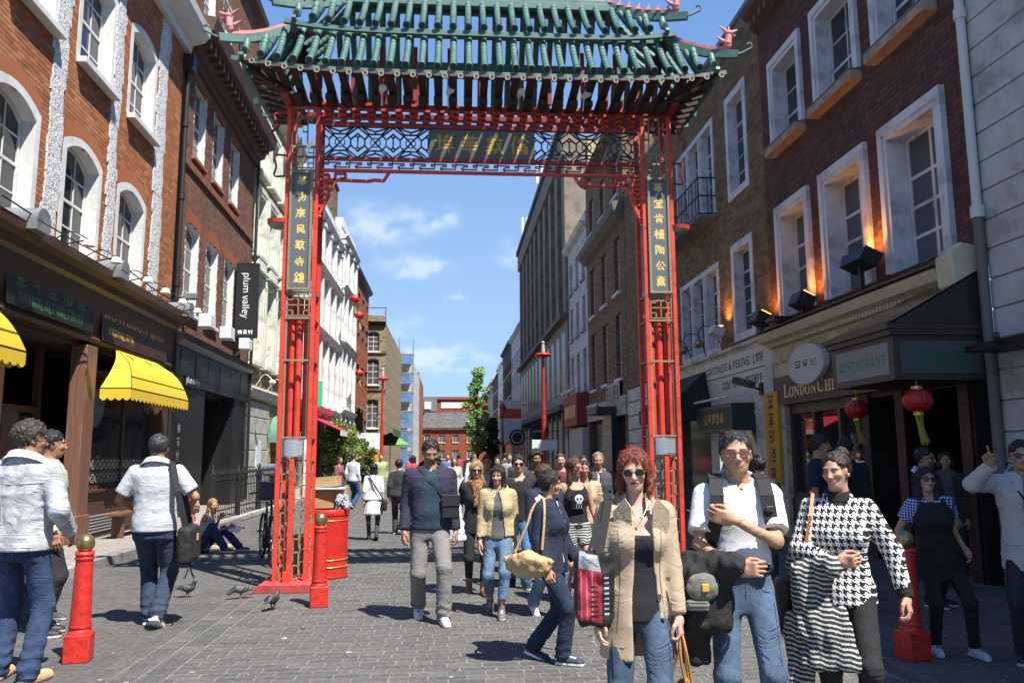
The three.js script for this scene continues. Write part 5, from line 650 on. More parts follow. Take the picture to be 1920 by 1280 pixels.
// ================= the gate across the street =================
const gate = thing('chinese_gate', 'red open-frame street gate with green tube-tile double roof and lattice beam', 'gate', [0.4, 0, -10]);
{
  const b = gate, DR = mat([0.30, 0.025, 0.018], 0.5, { map: ['grime', 0.9] }), GR = mat([0.09, 0.19, 0.165], 0.6, { map: ['stain', 0.7] }), GR2 = mat([0.092, 0.21, 0.18], 0.55, { map: ['stain', 0.5] }), OL = mat([0.30, 0.25, 0.14], 0.55, { map: ['grime', 0.4] }), PINK = mat([0.72, 0.25, 0.24], 0.6, { map: ['stain', 0.4] }), RAF = mat([0.035, 0.015, 0.012], 0.7, { map: ['grime', 0.8] }), INK = mat([0.02, 0.025, 0.05], 0.5), PANEL = mat([0.1, 0.108, 0.115], 0.5, { map: ['grime', 0.6] });
  const DR2 = mat([0.5, 0.045, 0.028], 0.5, { map: ['grime', 0.7] }), MED = mat([0.4, 0.34, 0.22], 0.6); const PZ = -0.42; // rear face of the pillars; front face at 0
  for (const s of [-1, 1]) { // pillars centred at x = ±2.31
    const cx = s * 2.31, X = (x) => cx + x;
    part('plinth', gb().prism([[X(-0.42), 0], [X(0.42), 0], [X(0.3), 0.1], [X(-0.3), 0.1]], PZ - 0.12, 0.24, [], 0.012), mat([0.5, 0.06, 0.06], 0.7, { map: ['stain', 0.6] }), b);
    for (const px of [-1, 1]) for (const pz of [0, 1]) { const x0 = X(px * 0.21 - (px > 0 ? 0.055 : 0)), z1 = pz ? PZ + 0.055 : 0; part('post', gb().rbox(x0, x0 + 0.055, 0.095, 6.05, z1 - 0.055, z1, 0.006, 1), RED, b); }
    for (let k = 0; k < 3; k++) part('tube', gb().cyl([X(-0.09 + k * 0.09), 1.78, PZ / 2 + (k === 1 ? 0.04 : 0)], [X(-0.09 + k * 0.09), 3.55, PZ / 2 + (k === 1 ? 0.04 : 0)], 0.045, 0.045, 16), RED, b);
    for (const y of [1.52, 1.8, 2.75, 3.28, 3.61, 5.2, 5.52]) part('rung', gb().box(X(-0.155), X(0.155), y - 0.012, y + 0.012, -0.04, -0.015).box(X(-0.155), X(0.155), y - 0.012, y + 0.012, PZ + 0.015, PZ + 0.04).box(X(-0.2), X(-0.175), y - 0.012, y + 0.012, PZ + 0.06, -0.06).box(X(0.175), X(0.2), y - 0.012, y + 0.012, PZ + 0.06, -0.06), OL, b);
    for (const x of [-0.14, 0.14]) part('thin_rod', gb().box(X(x) - 0.01, X(x) + 0.01, 1.8, 3.3, -0.05, -0.03), OL, b);
    // inscription panel
    const fr = gb().prism([[X(-0.145), 3.63], [X(0.145), 3.63], [X(0.145), 5.18], [X(-0.145), 5.18]], -0.03, 0.03, [[[X(-0.115), 3.66], [X(-0.115), 5.15], [X(0.115), 5.15], [X(0.115), 3.66]]]); const ip = part('inscription_panel', fr, OL, b);
    const keys = s < 0 ? ['hua', 'wu', 'kang', 'min', 'gan', 'si', 'zhong'] : ['hua', 'tang', 'ken', 'gou', 'tao', 'gong', 'ye'];
    const ct = canvasTex(160, 1040, (x, w, h) => { x.fillStyle = '#5c6166'; x.fillRect(0, 0, w, h); x.fillStyle = '#4c5156'; for (let i = 1; i < 7; i++) x.fillRect(0, i * 148, w, 2); x.strokeStyle = '#e0bf62'; keys.forEach((k, i) => drawGlyph(x, k, 40, 30 + i * 146, 84, 10)); });
    printFace('inscription', 0.232, 1.492, ct, ip, M4(cx, 4.405, 0.012), { rough: 0.5 }); part('panel_back', gb().box(X(-0.12), X(0.12), 3.65, 5.16, -0.026, 0.0095), PANEL, ip);
    // square frets above and below the panel
    for (const y of [5.23, 3.31]) { const g = gb(), q = 0.27, x0 = X(-q / 2), L = (a, c, d, e) => g.bar([x0 + a * q, y + c * q, -0.02], [x0 + d * q, y + e * q, -0.02], 0.014, 0.014, [0, 0, 1]); for (const [a, c, d, e] of [[0, 0, 1, 0], [1, 0, 1, 1], [1, 1, 0, 1], [0, 1, 0, 0], [0.5, 0, 0.5, 1], [0, 0.5, 1, 0.5], [0.25, 0, 0.25, 0.25], [0, 0.25, 0.25, 0.25], [0.75, 0, 0.75, 0.25], [0.75, 0.25, 1, 0.25], [0.25, 1, 0.25, 0.75], [0, 0.75, 0.25, 0.75], [0.75, 1, 0.75, 0.75], [0.75, 0.75, 1, 0.75]]) L(a, c, d, e); part('square_fret', g, OL, b); }
    { const g = gb(); for (const x of [-0.09, 0.05]) for (let k = 0; k < 3; k++) { const y = 5.56 + k * 0.16, d = (k % 2 ? -1 : 1) * 0.06; g.bar([X(x), y, -0.03], [X(x), y + 0.16, -0.03], 0.016, 0.016, [0, 0, 1]).bar([X(x), y, -0.03], [X(x + d), y, -0.03], 0.016, 0.016, [0, 0, 1]).bar([X(x + d), y, -0.03], [X(x + d), y + 0.08, -0.03], 0.016, 0.016, [0, 0, 1]); } part('head_fret', g, OL, b); }
    // lower key lattice, centre leg and silver plaque
    for (const [x, z] of [[-0.1, -0.03], [0.06, -0.03], [-0.08, PZ + 0.04], [0.08, PZ + 0.04]]) { const g = gb(); for (let k = 0; k < 9; k++) { const y = 0.12 + k * 0.155, d = k % 2 ? 0.035 : -0.035; g.bar([X(x) + d, y, z], [X(x) + d, y + 0.155, z], 0.016, 0.016, [0, 0, 1]).bar([X(x) - 0.035, y, z], [X(x) + 0.035, y, z], 0.016, 0.016, [0, 0, 1]).bar([X(x) - d, y + 0.05, z], [X(x) - d, y + 0.2, z], 0.014, 0.014, [0, 0, 1]); } part('key_lattice', g, OL, b); }
    part('side_lattice', (() => { const g = gb(); for (const sx of [-0.187, 0.187]) for (let k = 0; k < 9; k++) { const y = 0.12 + k * 0.155, d = k % 2 ? 0.06 : -0.06; g.bar([X(sx), y, PZ / 2 + d], [X(sx), y + 0.155, PZ / 2 + d], 0.014, 0.014).box(X(sx) - 0.007, X(sx) + 0.007, y, y + 0.014, PZ / 2 - 0.06, PZ / 2 + 0.06); } return g; })(), OL, b);
    part('centre_leg', gb().rbox(X(-0.035), X(0.025), 0.1, 1.56, -0.012, 0.05, 0.006, 1).box(X(-0.06), X(0), 0.1, 0.22, -0.012, 0.11), RED, b);
    { const g = new THREE.CylinderGeometry(0.19, 0.19, 0.21, 20, 1, true, -0.75, 1.5); const pl = part('plaque', gb().add(g, M4(cx, 1.67, -0.13)), mat([0.62, 0.63, 0.64], 0.28, { metalness: 0.85, side: THREE.DoubleSide }), b); const tg = new THREE.CylinderGeometry(0.1915, 0.1915, 0.17, 20, 1, true, -0.62, 1.24); tg.translate(cx, 1.67, -0.13); part('plaque_text', tg, new THREE.MeshStandardMaterial({ map: canvasTex(256, 180, (x, w, h) => { x.fillStyle = '#c3c7ca'; x.fillRect(0, 0, w, h); x.fillStyle = '#7d8286'; for (let i = 0; i < 8; i++) { let px = 24 + (i % 3) * 12; while (px < 226 - (i % 2) * 20) { const l = rr(6, 26); x.fillRect(px, 18 + i * 19, l, 5); px += l + 7; } } }), roughness: 0.35, metalness: 0.6, side: THREE.DoubleSide }), pl); }
    // side loop and round half lamp on the outer flank
    const ox = X(s * 0.21); part('side_loop', gb().tube([[ox, 5.4, -0.05], [ox + s * 0.15, 5.4, -0.05], [ox + s * 0.13, 5.25, -0.05], [ox + s * 0.15, 5.13, -0.05], [ox, 5.13, -0.05]], 0.014, 20, 6), DR, b);
    part('side_lamp', gb().cyl([ox + s * 0.08, 4.5, -0.1], [ox + s * 0.08, 4.55, -0.1], 0.14, 0.15, 20), RED, b); part('side_lamp_glass', gb().ball(ox + s * 0.08, 4.5, -0.1, 0.13, 1, 0.5, 1, 14), mat([0.2, 0.28, 0.22], 0.2), b);
    part('upper_loop', gb().tube([[ox, 6.0, -0.06], [ox + s * 0.18, 5.95, -0.06], [ox + s * 0.12, 5.8, -0.06], [ox + s * 0.2, 5.72, -0.06], [ox + s * 0.16, 5.62, -0.06]], 0.018, 20, 6), DR, b);
    // scroll bracket under the beam
    const e = X(-s * 0.21), S = (pts) => pts.map(([x, y]) => [e - s * x, y, -0.06]); const poly = (g, pts) => { const q = S(pts); for (let i = 0; i + 1 < q.length; i++) g.bar(q[i], q[i + 1], 0.032, 0.05, [0, 0, 1]); };
    const g = gb(); poly(g, [[0, 5.09], [0.2, 5.09], [0.2, 5.18], [0.33, 5.18], [0.33, 5.11], [0.26, 5.11]]); poly(g, [[0.2, 5.09], [0.62, 5.08], [0.7, 5.1], [0.82, 5.09], [0.9, 5.23]]); poly(g, [[0.2, 5.09], [0.18, 5.0], [0.12, 4.95], [0.12, 4.88], [0.02, 4.64]]); poly(g, [[0.02, 5.16], [0.12, 5.16], [0.12, 5.1]]); poly(g, [[0.0, 4.97], [0.1, 4.97], [0.1, 5.04], [0.04, 5.04]]); poly(g, [[0, 4.9], [0.09, 4.9]]); poly(g, [[0, 4.82], [0.07, 4.82]]); poly(g, [[0, 4.74], [0.05, 4.74]]); part('scroll_bracket', g, RED, b);
    part('finial_ball', gb().ball(e - s * 0.012, 4.6, -0.06, 0.03), RED, b);
  }
  // beam: lattice between rails, name board, key fret below
  const x0 = -2.08, x1 = 2.08;
  for (const z of [-0.08]) { part('beam_rail', gb().box(x0, x1, 5.355, 5.4, z, z + 0.05), DR, b); part('beam_rail', gb().box(x0, x1, 5.81, 5.87, z, z + 0.05), DR, b); part('beam_rail', gb().box(x0, x1, 5.2, 5.235, z, z + 0.05), RED, b); }
  const lat = (a, c, m, z) => { const g = gb(), w = 0.46, n = Math.round((c - a) / w), q = (c - a) / n, B = (p, r) => g.bar([p[0], p[1], z], [r[0], r[1], z], 0.018, 0.02, [0, 0, 1]);
    for (let i = 0; i < n; i++) { const X = a + q * (i + 0.5), Y = 5.605, h = 0.205, k = (u, v) => [X + u * q, Y + v * h]; const ring = gb().add(new THREE.TorusGeometry(0.062, 0.008, 5, 18), M4(X, Y, z)); g.l.push(...ring.l);
      for (const [p, r] of [[[-0.1, -0.28], [0.1, 0.28]], [[-0.1, 0.28], [0.1, -0.28]], [[-0.17, 0.55], [0.17, 0.55]], [[-0.17, -0.55], [0.17, -0.55]], [[0.17, 0.55], [0.3, 0.2]], [[0.3, 0.2], [0.3, -0.2]], [[0.3, -0.2], [0.17, -0.55]], [[-0.17, 0.55], [-0.3, 0.2]], [[-0.3, 0.2], [-0.3, -0.2]], [[-0.3, -0.2], [-0.17, -0.55]], [[-0.17, 0.55], [-0.38, 1]], [[0.17, 0.55], [0.38, 1]], [[-0.17, -0.55], [-0.38, -1]], [[0.17, -0.55], [0.38, -1]], [[0.1, 0.28], [0.5, 1]], [[-0.1, 0.28], [-0.5, 1]], [[0.1, -0.28], [0.5, -1]], [[-0.1, -0.28], [-0.5, -1]], [[0.5, 0.3], [0.5, -0.3]], [[0.3, 0.2], [0.44, 0.45]], [[-0.3, 0.2], [-0.44, 0.45]], [[0.3, -0.2], [0.44, -0.45]], [[-0.3, -0.2], [-0.44, -0.45]], [[-0.38, 1], [0, 0.72]], [[0.38, 1], [0, 0.72]], [[-0.38, -1], [0, -0.72]], [[0.38, -1], [0, -0.72]], [[0, 0.72], [0, 0.55]], [[0, -0.72], [0, -0.55]], [[0.44, 0.45], [0.5, 0.6]], [[0.44, 0.45], [0.5, 0.3]], [[0.44, -0.45], [0.5, -0.6]], [[0.44, -0.45], [0.5, -0.3]], [[-0.44, 0.45], [-0.5, 0.6]], [[-0.44, 0.45], [-0.5, 0.3]], [[-0.44, -0.45], [-0.5, -0.6]], [[-0.44, -0.45], [-0.5, -0.3]]]) B(k(...p), k(...r)); }
    part('lattice', g, m, b); };
  lat(x0, -0.71, INK, -0.06); lat(0.69, x1, INK, -0.06);
  const nb = part('name_board', gb().rbox(-0.71, 0.69, 5.4, 5.81, -0.09, -0.05, 0.005, 1), mat([0.08, 0.08, 0.07], 0.3), b);
  printFace('inscription', 1.36, 0.38, canvasTex(680, 190, (x, w, h) => { x.fillStyle = '#55554c'; x.fillRect(0, 0, w, h); x.strokeStyle = '#b99434'; ['bu', 'hua', 'dun', 'lun'].forEach((k, i) => drawGlyph(x, k, 40 + i * 164, 34, 116, 13)); }), nb, M4(-0.01, 5.605, -0.047), { rough: 0.35 });
  { const g = gb(); for (let i = 0; i < 15; i++) { const X = x0 + 0.04 + i * 0.274, Bx = (a, c, d, e) => g.bar([X + a, c, -0.055], [X + d, e, -0.055], 0.014, 0.02, [0, 0, 1]); Bx(0, 5.325, 0.2, 5.325); Bx(0.2, 5.325, 0.2, 5.3); Bx(0.2, 5.3, 0.14, 5.3); Bx(0, 5.325, 0, 5.3); Bx(0, 5.3, 0.05, 5.3); Bx(0.12, 5.265, 0.32, 5.265); Bx(0.12, 5.265, 0.12, 5.29); Bx(0.32, 5.265, 0.32, 5.29); Bx(0.05, 5.3, 0.05, 5.355); Bx(0.14, 5.3, 0.14, 5.235); } part('key_fret', g, DR, b); }
  // stepped bracket sets above the beam
  for (let i = 0; i <= 22; i++) { const X = -2.0 + i * (4.0 / 22); const st = gb(); const n = i % 3 ? 3 : 4; for (let k = 0; k < n; k++) st.box(X - 0.03 - k * 0.008, X + 0.03 + k * 0.008, 5.872 + k * 0.05, 5.905 + k * 0.05, -0.1 - k * 0.03, 0.0 + k * 0.05); part('bracket_step', st, DR2, b); }
  part('wall_plate', gb().box(-2.5, 2.5, 6.06, 6.12, -0.12, -0.02).box(-2.5, 2.5, 6.06, 6.12, PZ, PZ + 0.1), DR, b);
  for (const s of [-1, 1]) part('side_plate', gb().box(s * 2.5 - 0.05, s * 2.5 + 0.05, 6.061, 6.119, PZ - 0.3, 0.3), DR, b);
  // ---- roofs. Each runs round a rectangle: eave line (outer) and head line (inner), both lifted towards the corners ----
  const zc = PZ / 2;
  function roof(ex, ez, ey, hx, hz, hy, nx, nz, lift, sag, tipx, name) {
    const up = (t) => lift * Math.pow(Math.abs(t), 5);
    const along = (n) => Array.from({ length: n }, (_, i) => (n === 1 ? 0 : (i / (n - 1)) * 2 - 1));
    const tileR = 0.042, tileGeo = new Map();
    const tile = (E, Hh) => { // E eave point, Hh head point: a sagging barrel of ring segments
      const A = V(...E), B = V(...Hh), len = A.distanceTo(B), g = gb(), n = Math.max(3, Math.round(len / 0.075)); const P = (t) => { const p = A.clone().lerp(B, t); p.y -= sag * Math.sin(Math.PI * t); return p; };
      for (let k = 0; k < n; k++) { const a = P(k / n), c = P((k + 1) / n); g.cyl([a.x, a.y, a.z], [c.x, c.y, c.z], tileR * 1.08, tileR * 0.95, 12, true); }
      const d = P(0).sub(P(0.1)).normalize(), e0 = P(0), e1 = e0.clone().addScaledVector(d, 0.02); g.cyl([e0.x, e0.y, e0.z], [e1.x, e1.y, e1.z], tileR * 1.2, tileR * 1.2, 14); const t = part('roof_tile', g, GR2, b); const e2 = e1.clone().addScaledVector(d, 0.006); part('tile_end', gb().cyl([e1.x, e1.y, e1.z], [e2.x, e2.y, e2.z], tileR * 0.8, tileR * 0.8, 12), mat([0.01, 0.03, 0.025], 0.5), t); };
    const disc = (x, y, z, nz2, nx2) => { const g = gb().cyl([x, y, z], [x + nx2 * 0.01, y, z + nz2 * 0.01], 0.027, 0.027, 14); g.l.push(...gb().add(new THREE.TorusGeometry(0.03, 0.006, 5, 14), nx2 ? M4(x + nx2 * 0.012, y, z, Math.PI / 2) : M4(x, y, z + nz2 * 0.012)).l); part('medallion', g, MED, b); part('medallion_boss', gb().cyl([x, y, z], [x + nx2 * 0.017, y, z + nz2 * 0.017], 0.016, 0.016, 10), INK, b.children[b.children.length - 1]); };
    for (const f of [1, -1]) {
      const eL = along(24).map((t) => [t * (ex + 0.16), ey - 0.085 + up(t), zc + f * (ez - 0.035)]), hL = along(24).map((t) => [t * hx, hy, zc + f * hz]);
      const bar = (L, w, h, m, nm) => { const g = gb(); for (let i = 0; i + 1 < L.length; i++) g.bar(L[i], L[i + 1], w, h); part(nm, g, m, b); };
      bar(eL, 0.05, 0.055, GR, 'eave_board'); part('head_beam', gb().rbox(-hx, hx, hy - 0.045, hy + 0.055, zc + f * hz - 0.035, zc + f * hz + 0.035, 0.008, 1), GR, b);
      for (const t of along(nx)) { const X = t * ex, hh = Math.min(hx, Math.abs(X)) * Math.sign(X || 1), over = clamp((Math.abs(X) - hx) / (ex + 0.16 - hx)); const E = [X, ey + up(t), zc + f * ez], Hd = over > 0 ? [X, lerp(hy, ey + lift + 0.08, over), zc + f * lerp(hz, ez, over)] : [X * 0.985, hy + 0.01, zc + f * hz]; if (over < 0.85) tile(E, Hd);
        if (f > 0 && !name) part('rafter', gb().quad([X - 0.048, ey - 0.085 + up(t), zc + f * (ez - 0.01)], [X + 0.048, ey - 0.085 + up(t), zc + f * (ez - 0.01)], [clamp(X, -2.45, 2.45) * 0.98 + 0.048, name ? 6.7 : 6.1, zc + f * 0.2], [clamp(X, -2.45, 2.45) * 0.98 - 0.048, name ? 6.7 : 6.1, zc + f * 0.2], 0.05), RAF, b);
        if (f > 0 && !name) disc(X + 0.09, ey - 0.135 + up(t), zc + ez - 0.005, 1, 0);
        if (f > 0 && !name && Math.abs(X) < 2.4) { part('bracket_arm', gb().rbox(X - 0.05, X + 0.05, 6.02, 6.1, 0.1, 0.32, 0.01, 1), RAF, b); if (Math.round(t * 30) % 2) disc(X, 6.06, 0.32, 1, 0); } }
    }
    for (const s of [1, -1]) { // hipped ends
      for (const t of along(nz)) { const Z = zc + t * ez * 0.92, hzz = zc + clamp(t * ez * 0.92, -hz, hz), over = clamp((Math.abs(t * ez * 0.92) - hz) / (ez - hz)); const E = [s * ex, ey + up(t) * 0.6, Z]; if (over < 0.8) tile(E, [s * lerp(hx, ex, over), lerp(hy, ey + 0.1, over), Z]); part('rafter', gb().bar([s * (ex - 0.02), ey - 0.09, Z], [s * 2.4, name ? 6.7 : 6.1, hzz], 0.07, 0.045), RAF, b); }
      const eS = along(12).map((t) => [s * (ex + 0.03), ey - 0.05 + up(t) * 0.9, zc + t * (ez + 0.05)]); const ge = gb(); for (let i = 0; i + 1 < eS.length; i++) ge.bar(eS[i], eS[i + 1], 0.05, 0.05); part('eave_board', ge, GR, b); part('head_beam', gb().box(s * hx - 0.035, s * hx + 0.035, hy - 0.043, hy + 0.053, zc - hz + 0.036, zc + hz - 0.036), GR, b);
      for (const f of [1, -1]) { // hip ridge with pink cresting, beast and scroll
        const A = V(s * hx, hy + 0.02, zc + f * hz), B = V(s * tipx, ey + lift + 0.13, zc + f * (ez + 0.05)), P = (t) => { const p = A.clone().lerp(B, t); p.y -= 0.07 * Math.sin(Math.PI * t); return p; }; const g = gb(), c = gb(); const n = 8;
        for (let i = 0; i < n; i++) { const p = P(i / n), q = P((i + 1) / n); g.bar([p.x, p.y, p.z], [q.x, q.y, q.z], 0.06, 0.1); if (i < n - 1) { c.bar([p.x, p.y + 0.075, p.z], [q.x, q.y + 0.075, q.z], 0.03, 0.05); if (name) { const m = p.clone().lerp(q, 0.5); c.l.push(...gb().prism([[0, 0], [0.1, 0], [0.03, 0.1], [0.05, 0.03]].map(([x, y]) => [x * -s, y]).sort(() => 0), -0.012, 0.012).xf(M4(m.x, m.y + 0.095, m.z)).l); } } }
        part('hip_ridge', g, GR, b); part('cresting', c, PINK, b);
        const k = P(0.86), R = (x, y) => [k.x + s * x, k.y + 0.09 + y, k.z]; const d = gb();
        d.ball(...R(0, 0.05), 0.07, 0.75, 1.1, 0.6, 12).cyl(R(0, 0.05), R(0.02, 0.17), 0.05, 0.04, 10).ball(...R(0.03, 0.2), 0.05, 1.1, 0.8, 0.8, 12).cyl(R(0.05, 0.2), R(0.13, 0.24), 0.032, 0.018, 8).cyl(R(0.05, 0.18), R(0.11, 0.16), 0.02, 0.012, 8).cyl(R(-0.01, 0.22), R(-0.1, 0.3), 0.024, 0.006, 8).cyl(R(0.02, 0.23), R(0.03, 0.3), 0.016, 0.004, 6).cyl(R(-0.05, 0.08), R(-0.13, 0.14), 0.03, 0.01, 8); if (f > 0) part('beast_finial', d, PINK, b);
        const e = P(1), sc = []; for (let i = 0; i <= 20; i++) { const a = (i / 20) * 4.6, r = 0.055 * (1 - i / 26); sc.push([e.x + s * (0.14 + Math.sin(a) * r), e.y + 0.07 - Math.cos(a) * r + 0.055, e.z]); } if (f > 0) part('scroll_finial', gb().tube([[e.x, e.y, e.z], [e.x + s * 0.07, e.y + 0.03, e.z], ...sc], 0.014, 40, 6), GR, b); }
    }
  }
  roof(2.92, 0.86, 6.34, 2.45, 0.44, 6.98, 31, 9, 0.12, 0.05, 3.22, '');
  for (const f of [1, -1]) for (let i = 0; i <= 10; i++) part('stud', gb().box(-2.2 + i * 0.44 - 0.025, -2.2 + i * 0.44 + 0.025, 6.12, 6.86, zc + f * 0.3 - 0.02, zc + f * 0.3 + 0.02), DR, b);
  roof(2.36, 0.62, 7.0, 1.75, 0.1, 7.62, 25, 7, 0.1, 0.05, 2.66, 'upper');
  part('ridge_beam', gb().rbox(-1.85, 1.85, 7.62, 7.78, zc - 0.05, zc + 0.05, 0.01), GR, b); part('ridge_cresting', gb().box(-1.7, 1.7, 7.78, 7.83, zc - 0.02, zc + 0.02), PINK, b);
  for (const x of [-1.3, -0.45, 0.45, 1.3]) { const l = part('spotlight', gb().cyl([x, 6.14, 0.3], [x + 0.03, 6.14, 0.42], 0.03, 0.05, 12).cyl([x, 6.0, 0.2], [x, 6.14, 0.32], 0.01), mat([0.7, 0.7, 0.68], 0.3), b); void l; }
}
// ================= street furniture =================
function bollard(x, z, label) {
  const b = thing('bollard', label, 'bollard', [x, 0, z], 0.2, 'red bollards with brass tops'); b.scale.set(0.75, 0.885, 0.75); const R = mat([0.58, 0.03, 0.02], 0.42, { map: ['paint', 0.55], bump: ['rough', 0.4, 0.001] });
  part('base', gb().rbox(-0.125, 0.125, 0, 0.24, -0.125, 0.125, 0.012), R, b); part('shaft', gb().lathe([[0.118, 0.24], [0.118, 0.262], [0.104, 0.268], [0.104, 0.285], [0.112, 0.29], [0.112, 0.31], [0.102, 0.318], [0.084, 0.87], [0.094, 0.875], [0.094, 0.89], [0.086, 0.895], [0.086, 0.91], [0.095, 0.915], [0.095, 0.945], [0, 0.945]], 0, 0, 0, 32), R, b); part('ball', gb().ball(0, 1.015, 0, 0.092, 1, 0.92, 1, 24), BRASS, b); return b;
}
bollard(-2.9, -6.78, 'red bollard with brass ball top behind the man in pale denim jacket'); bollard(-1.385, -8.9, 'red bollard with brass ball top before the left gate pillar'); bollard(3.57, -6.2, 'red bollard in the shade beside the woman leaning on it');
{
  const b = thing('litter_bin', 'large round red litter bin with gold bands and rubbish heaped on it', 'litter bin', [-1.62, 0, -11.0]), R = mat([0.58, 0.03, 0.02], 0.32, { map: ['grime', 0.7] });
  part('drum', gb().lathe([[0.26, 0], [0.275, 0.01], [0.275, 0.03], [0.262, 0.04], [0.268, 0.8], [0.282, 0.81], [0.282, 0.87], [0.25, 0.88], [0.235, 0.87], [0.235, 0.84], [0, 0.84]], 0, 0, 0, 40), R, b); for (const y of [0.14, 0.23, 0.73]) part('gold_band', gb().lathe([[0.262, y], [0.273, y + 0.002], [0.273, y + 0.011], [0.262, y + 0.013]], 0, 0, 0, 40), GOLD, b);
  const card = mat([0.42, 0.27, 0.13], 0.85, { map: ['grime', 0.5] }), card2 = mat([0.5, 0.34, 0.18], 0.85, { map: ['grime', 0.5] });
  const bx = (w, h, d, x, y, z, r, m, label) => { const t = thing('cardboard_box', label, 'box', [x, y, z], r, 'cardboard boxes on the litter bin'); part('carton', gb().rbox(-w / 2, w / 2, 0, h, -d / 2, d / 2, 0.006, 1), m, t); part('flap', gb().box(-w / 2, w / 2, h, h + 0.004, -d / 2, -0.01).box(-w / 2, w / 2, h, h + 0.004, 0.01, d / 2), m, t); part('tape', gb().box(-w / 2 - 0.001, w / 2 + 0.001, h * 0.7, h + 0.0055, -0.025, 0.025), mat([0.35, 0.24, 0.13], 0.3), t); return t; };
  bx(0.36, 0.24, 0.28, -1.74, 0.885, -11.05, 0.15, card, 'lower cardboard box on the red litter bin'); bx(0.24, 0.2, 0.22, -1.5, 0.95, -11.1, -0.1, card2, 'small cardboard box beside the lower one on the litter bin'); const t3 = bx(0.38, 0.13, 0.28, -1.68, 1.16, -11.08, -0.12, card2, 'top cardboard box tilted on the rubbish heap'); t3.rotation.z = 0.08; bx(0.4, 0.5, 0.35, -1.95, 0, -11.45, 0.3, card, 'cardboard box on the ground behind left gate pillar');
  const pl = gb(); for (let i = 0; i < 16; i++) { const g = new THREE.IcosahedronGeometry(rr(0.025, 0.05), 2), p = g.attributes.position; const k = rr(1, 9); for (let q = 0; q < p.count; q++) { const v = V(p.getX(q), p.getY(q), p.getZ(q)), s = 1 + 0.35 * n3(v.x * 30 + k, v.y * 22, v.z * 22); p.setXYZ(q, v.x * s, v.y * s, v.z * s); } g.computeVertexNormals(); pl.add(g, M4(-1.42 + rr(-0.07, 0.06), 0.88 + rr(0, 0.16), -10.92 + rr(-0.08, 0.08))); }
  solo('rubbish_bags', pl, mat([0.55, 0.6, 0.65], 0.25, { transmission: 0.4 }), 'clear plastic bags and cups heaped beside the cardboard boxes', 'rubbish', null, 'stuff'); part('plastic_sheet', gb().rbox(-0.3, 0.22, 1.13, 1.155, -0.22, 0.15, 0.012), mat([0.5, 0.6, 0.68], 0.25), b);
}
function lamppost(x, z, h, label, sign) {
  const l = thing('lamp_post', label, 'lamp post', [x, 0, z], 0, 'red lamp posts'), R = mat([0.55, 0.03, 0.018], 0.4, { map: ['grime', 0.6] });
  part('column', gb().lathe([[0.15, 0], [0.15, 0.5], [0.12, 0.55], [0.1, 1.2], [0.075, 1.25], [0.07, h * 0.55], [0.085, h * 0.56], [0.055, h * 0.58], [0.045, h - 0.15], [0, h - 0.15]], 0, 0, 0, 18), R, l); part('head', gb().lathe([[0, h], [0.18, h - 0.03], [0.28, h - 0.07], [0.28, h - 0.12], [0.18, h - 0.15], [0, h - 0.2]], 0, 0, 0, 24), R, l); part('finial', gb().cyl([0, h, 0], [0, h + 0.28, 0], 0.07, 0.05, 10).ball(0, h + 0.33, 0, 0.06), mat([0.4, 0.4, 0.38], 0.4), l);
  if (sign) part('notice', gb().rbox(-0.42, 0.42, 1.7, 2.05, 0.1, 0.13, 0.01, 1), mat([0.6, 0.62, 0.62], 0.5), l);
}
lamppost(3.12, -26.8, 5.0, 'red lamp post with white notice plate before the shaded row', true); lamppost(-3.0, -35.5, 5.0, 'red lamp post before the bamboo bush on the sunny side', false);
{ const l = thing('lantern_post', 'red old-style lantern post far down the shaded row', 'lamp post', [4.0, 0, -62]); part('column', gb().cyl([0, 0, 0], [0, 4.6, 0], 0.1, 0.06, 10), mat([0.35, 0.03, 0.03], 0.5), l); part('lantern', gb().cyl([0, 4.6, 0], [0, 5.2, 0], 0.14, 0.3, 6).cyl([0, 5.2, 0], [0, 5.55, 0], 0.34, 0.04, 6), mat([0.3, 0.06, 0.05], 0.4), l); part('arm', gb().cyl([-0.4, 4.4, 0], [0.4, 4.4, 0], 0.025, 0.025, 6), mat([0.3, 0.05, 0.05], 0.5), l); }
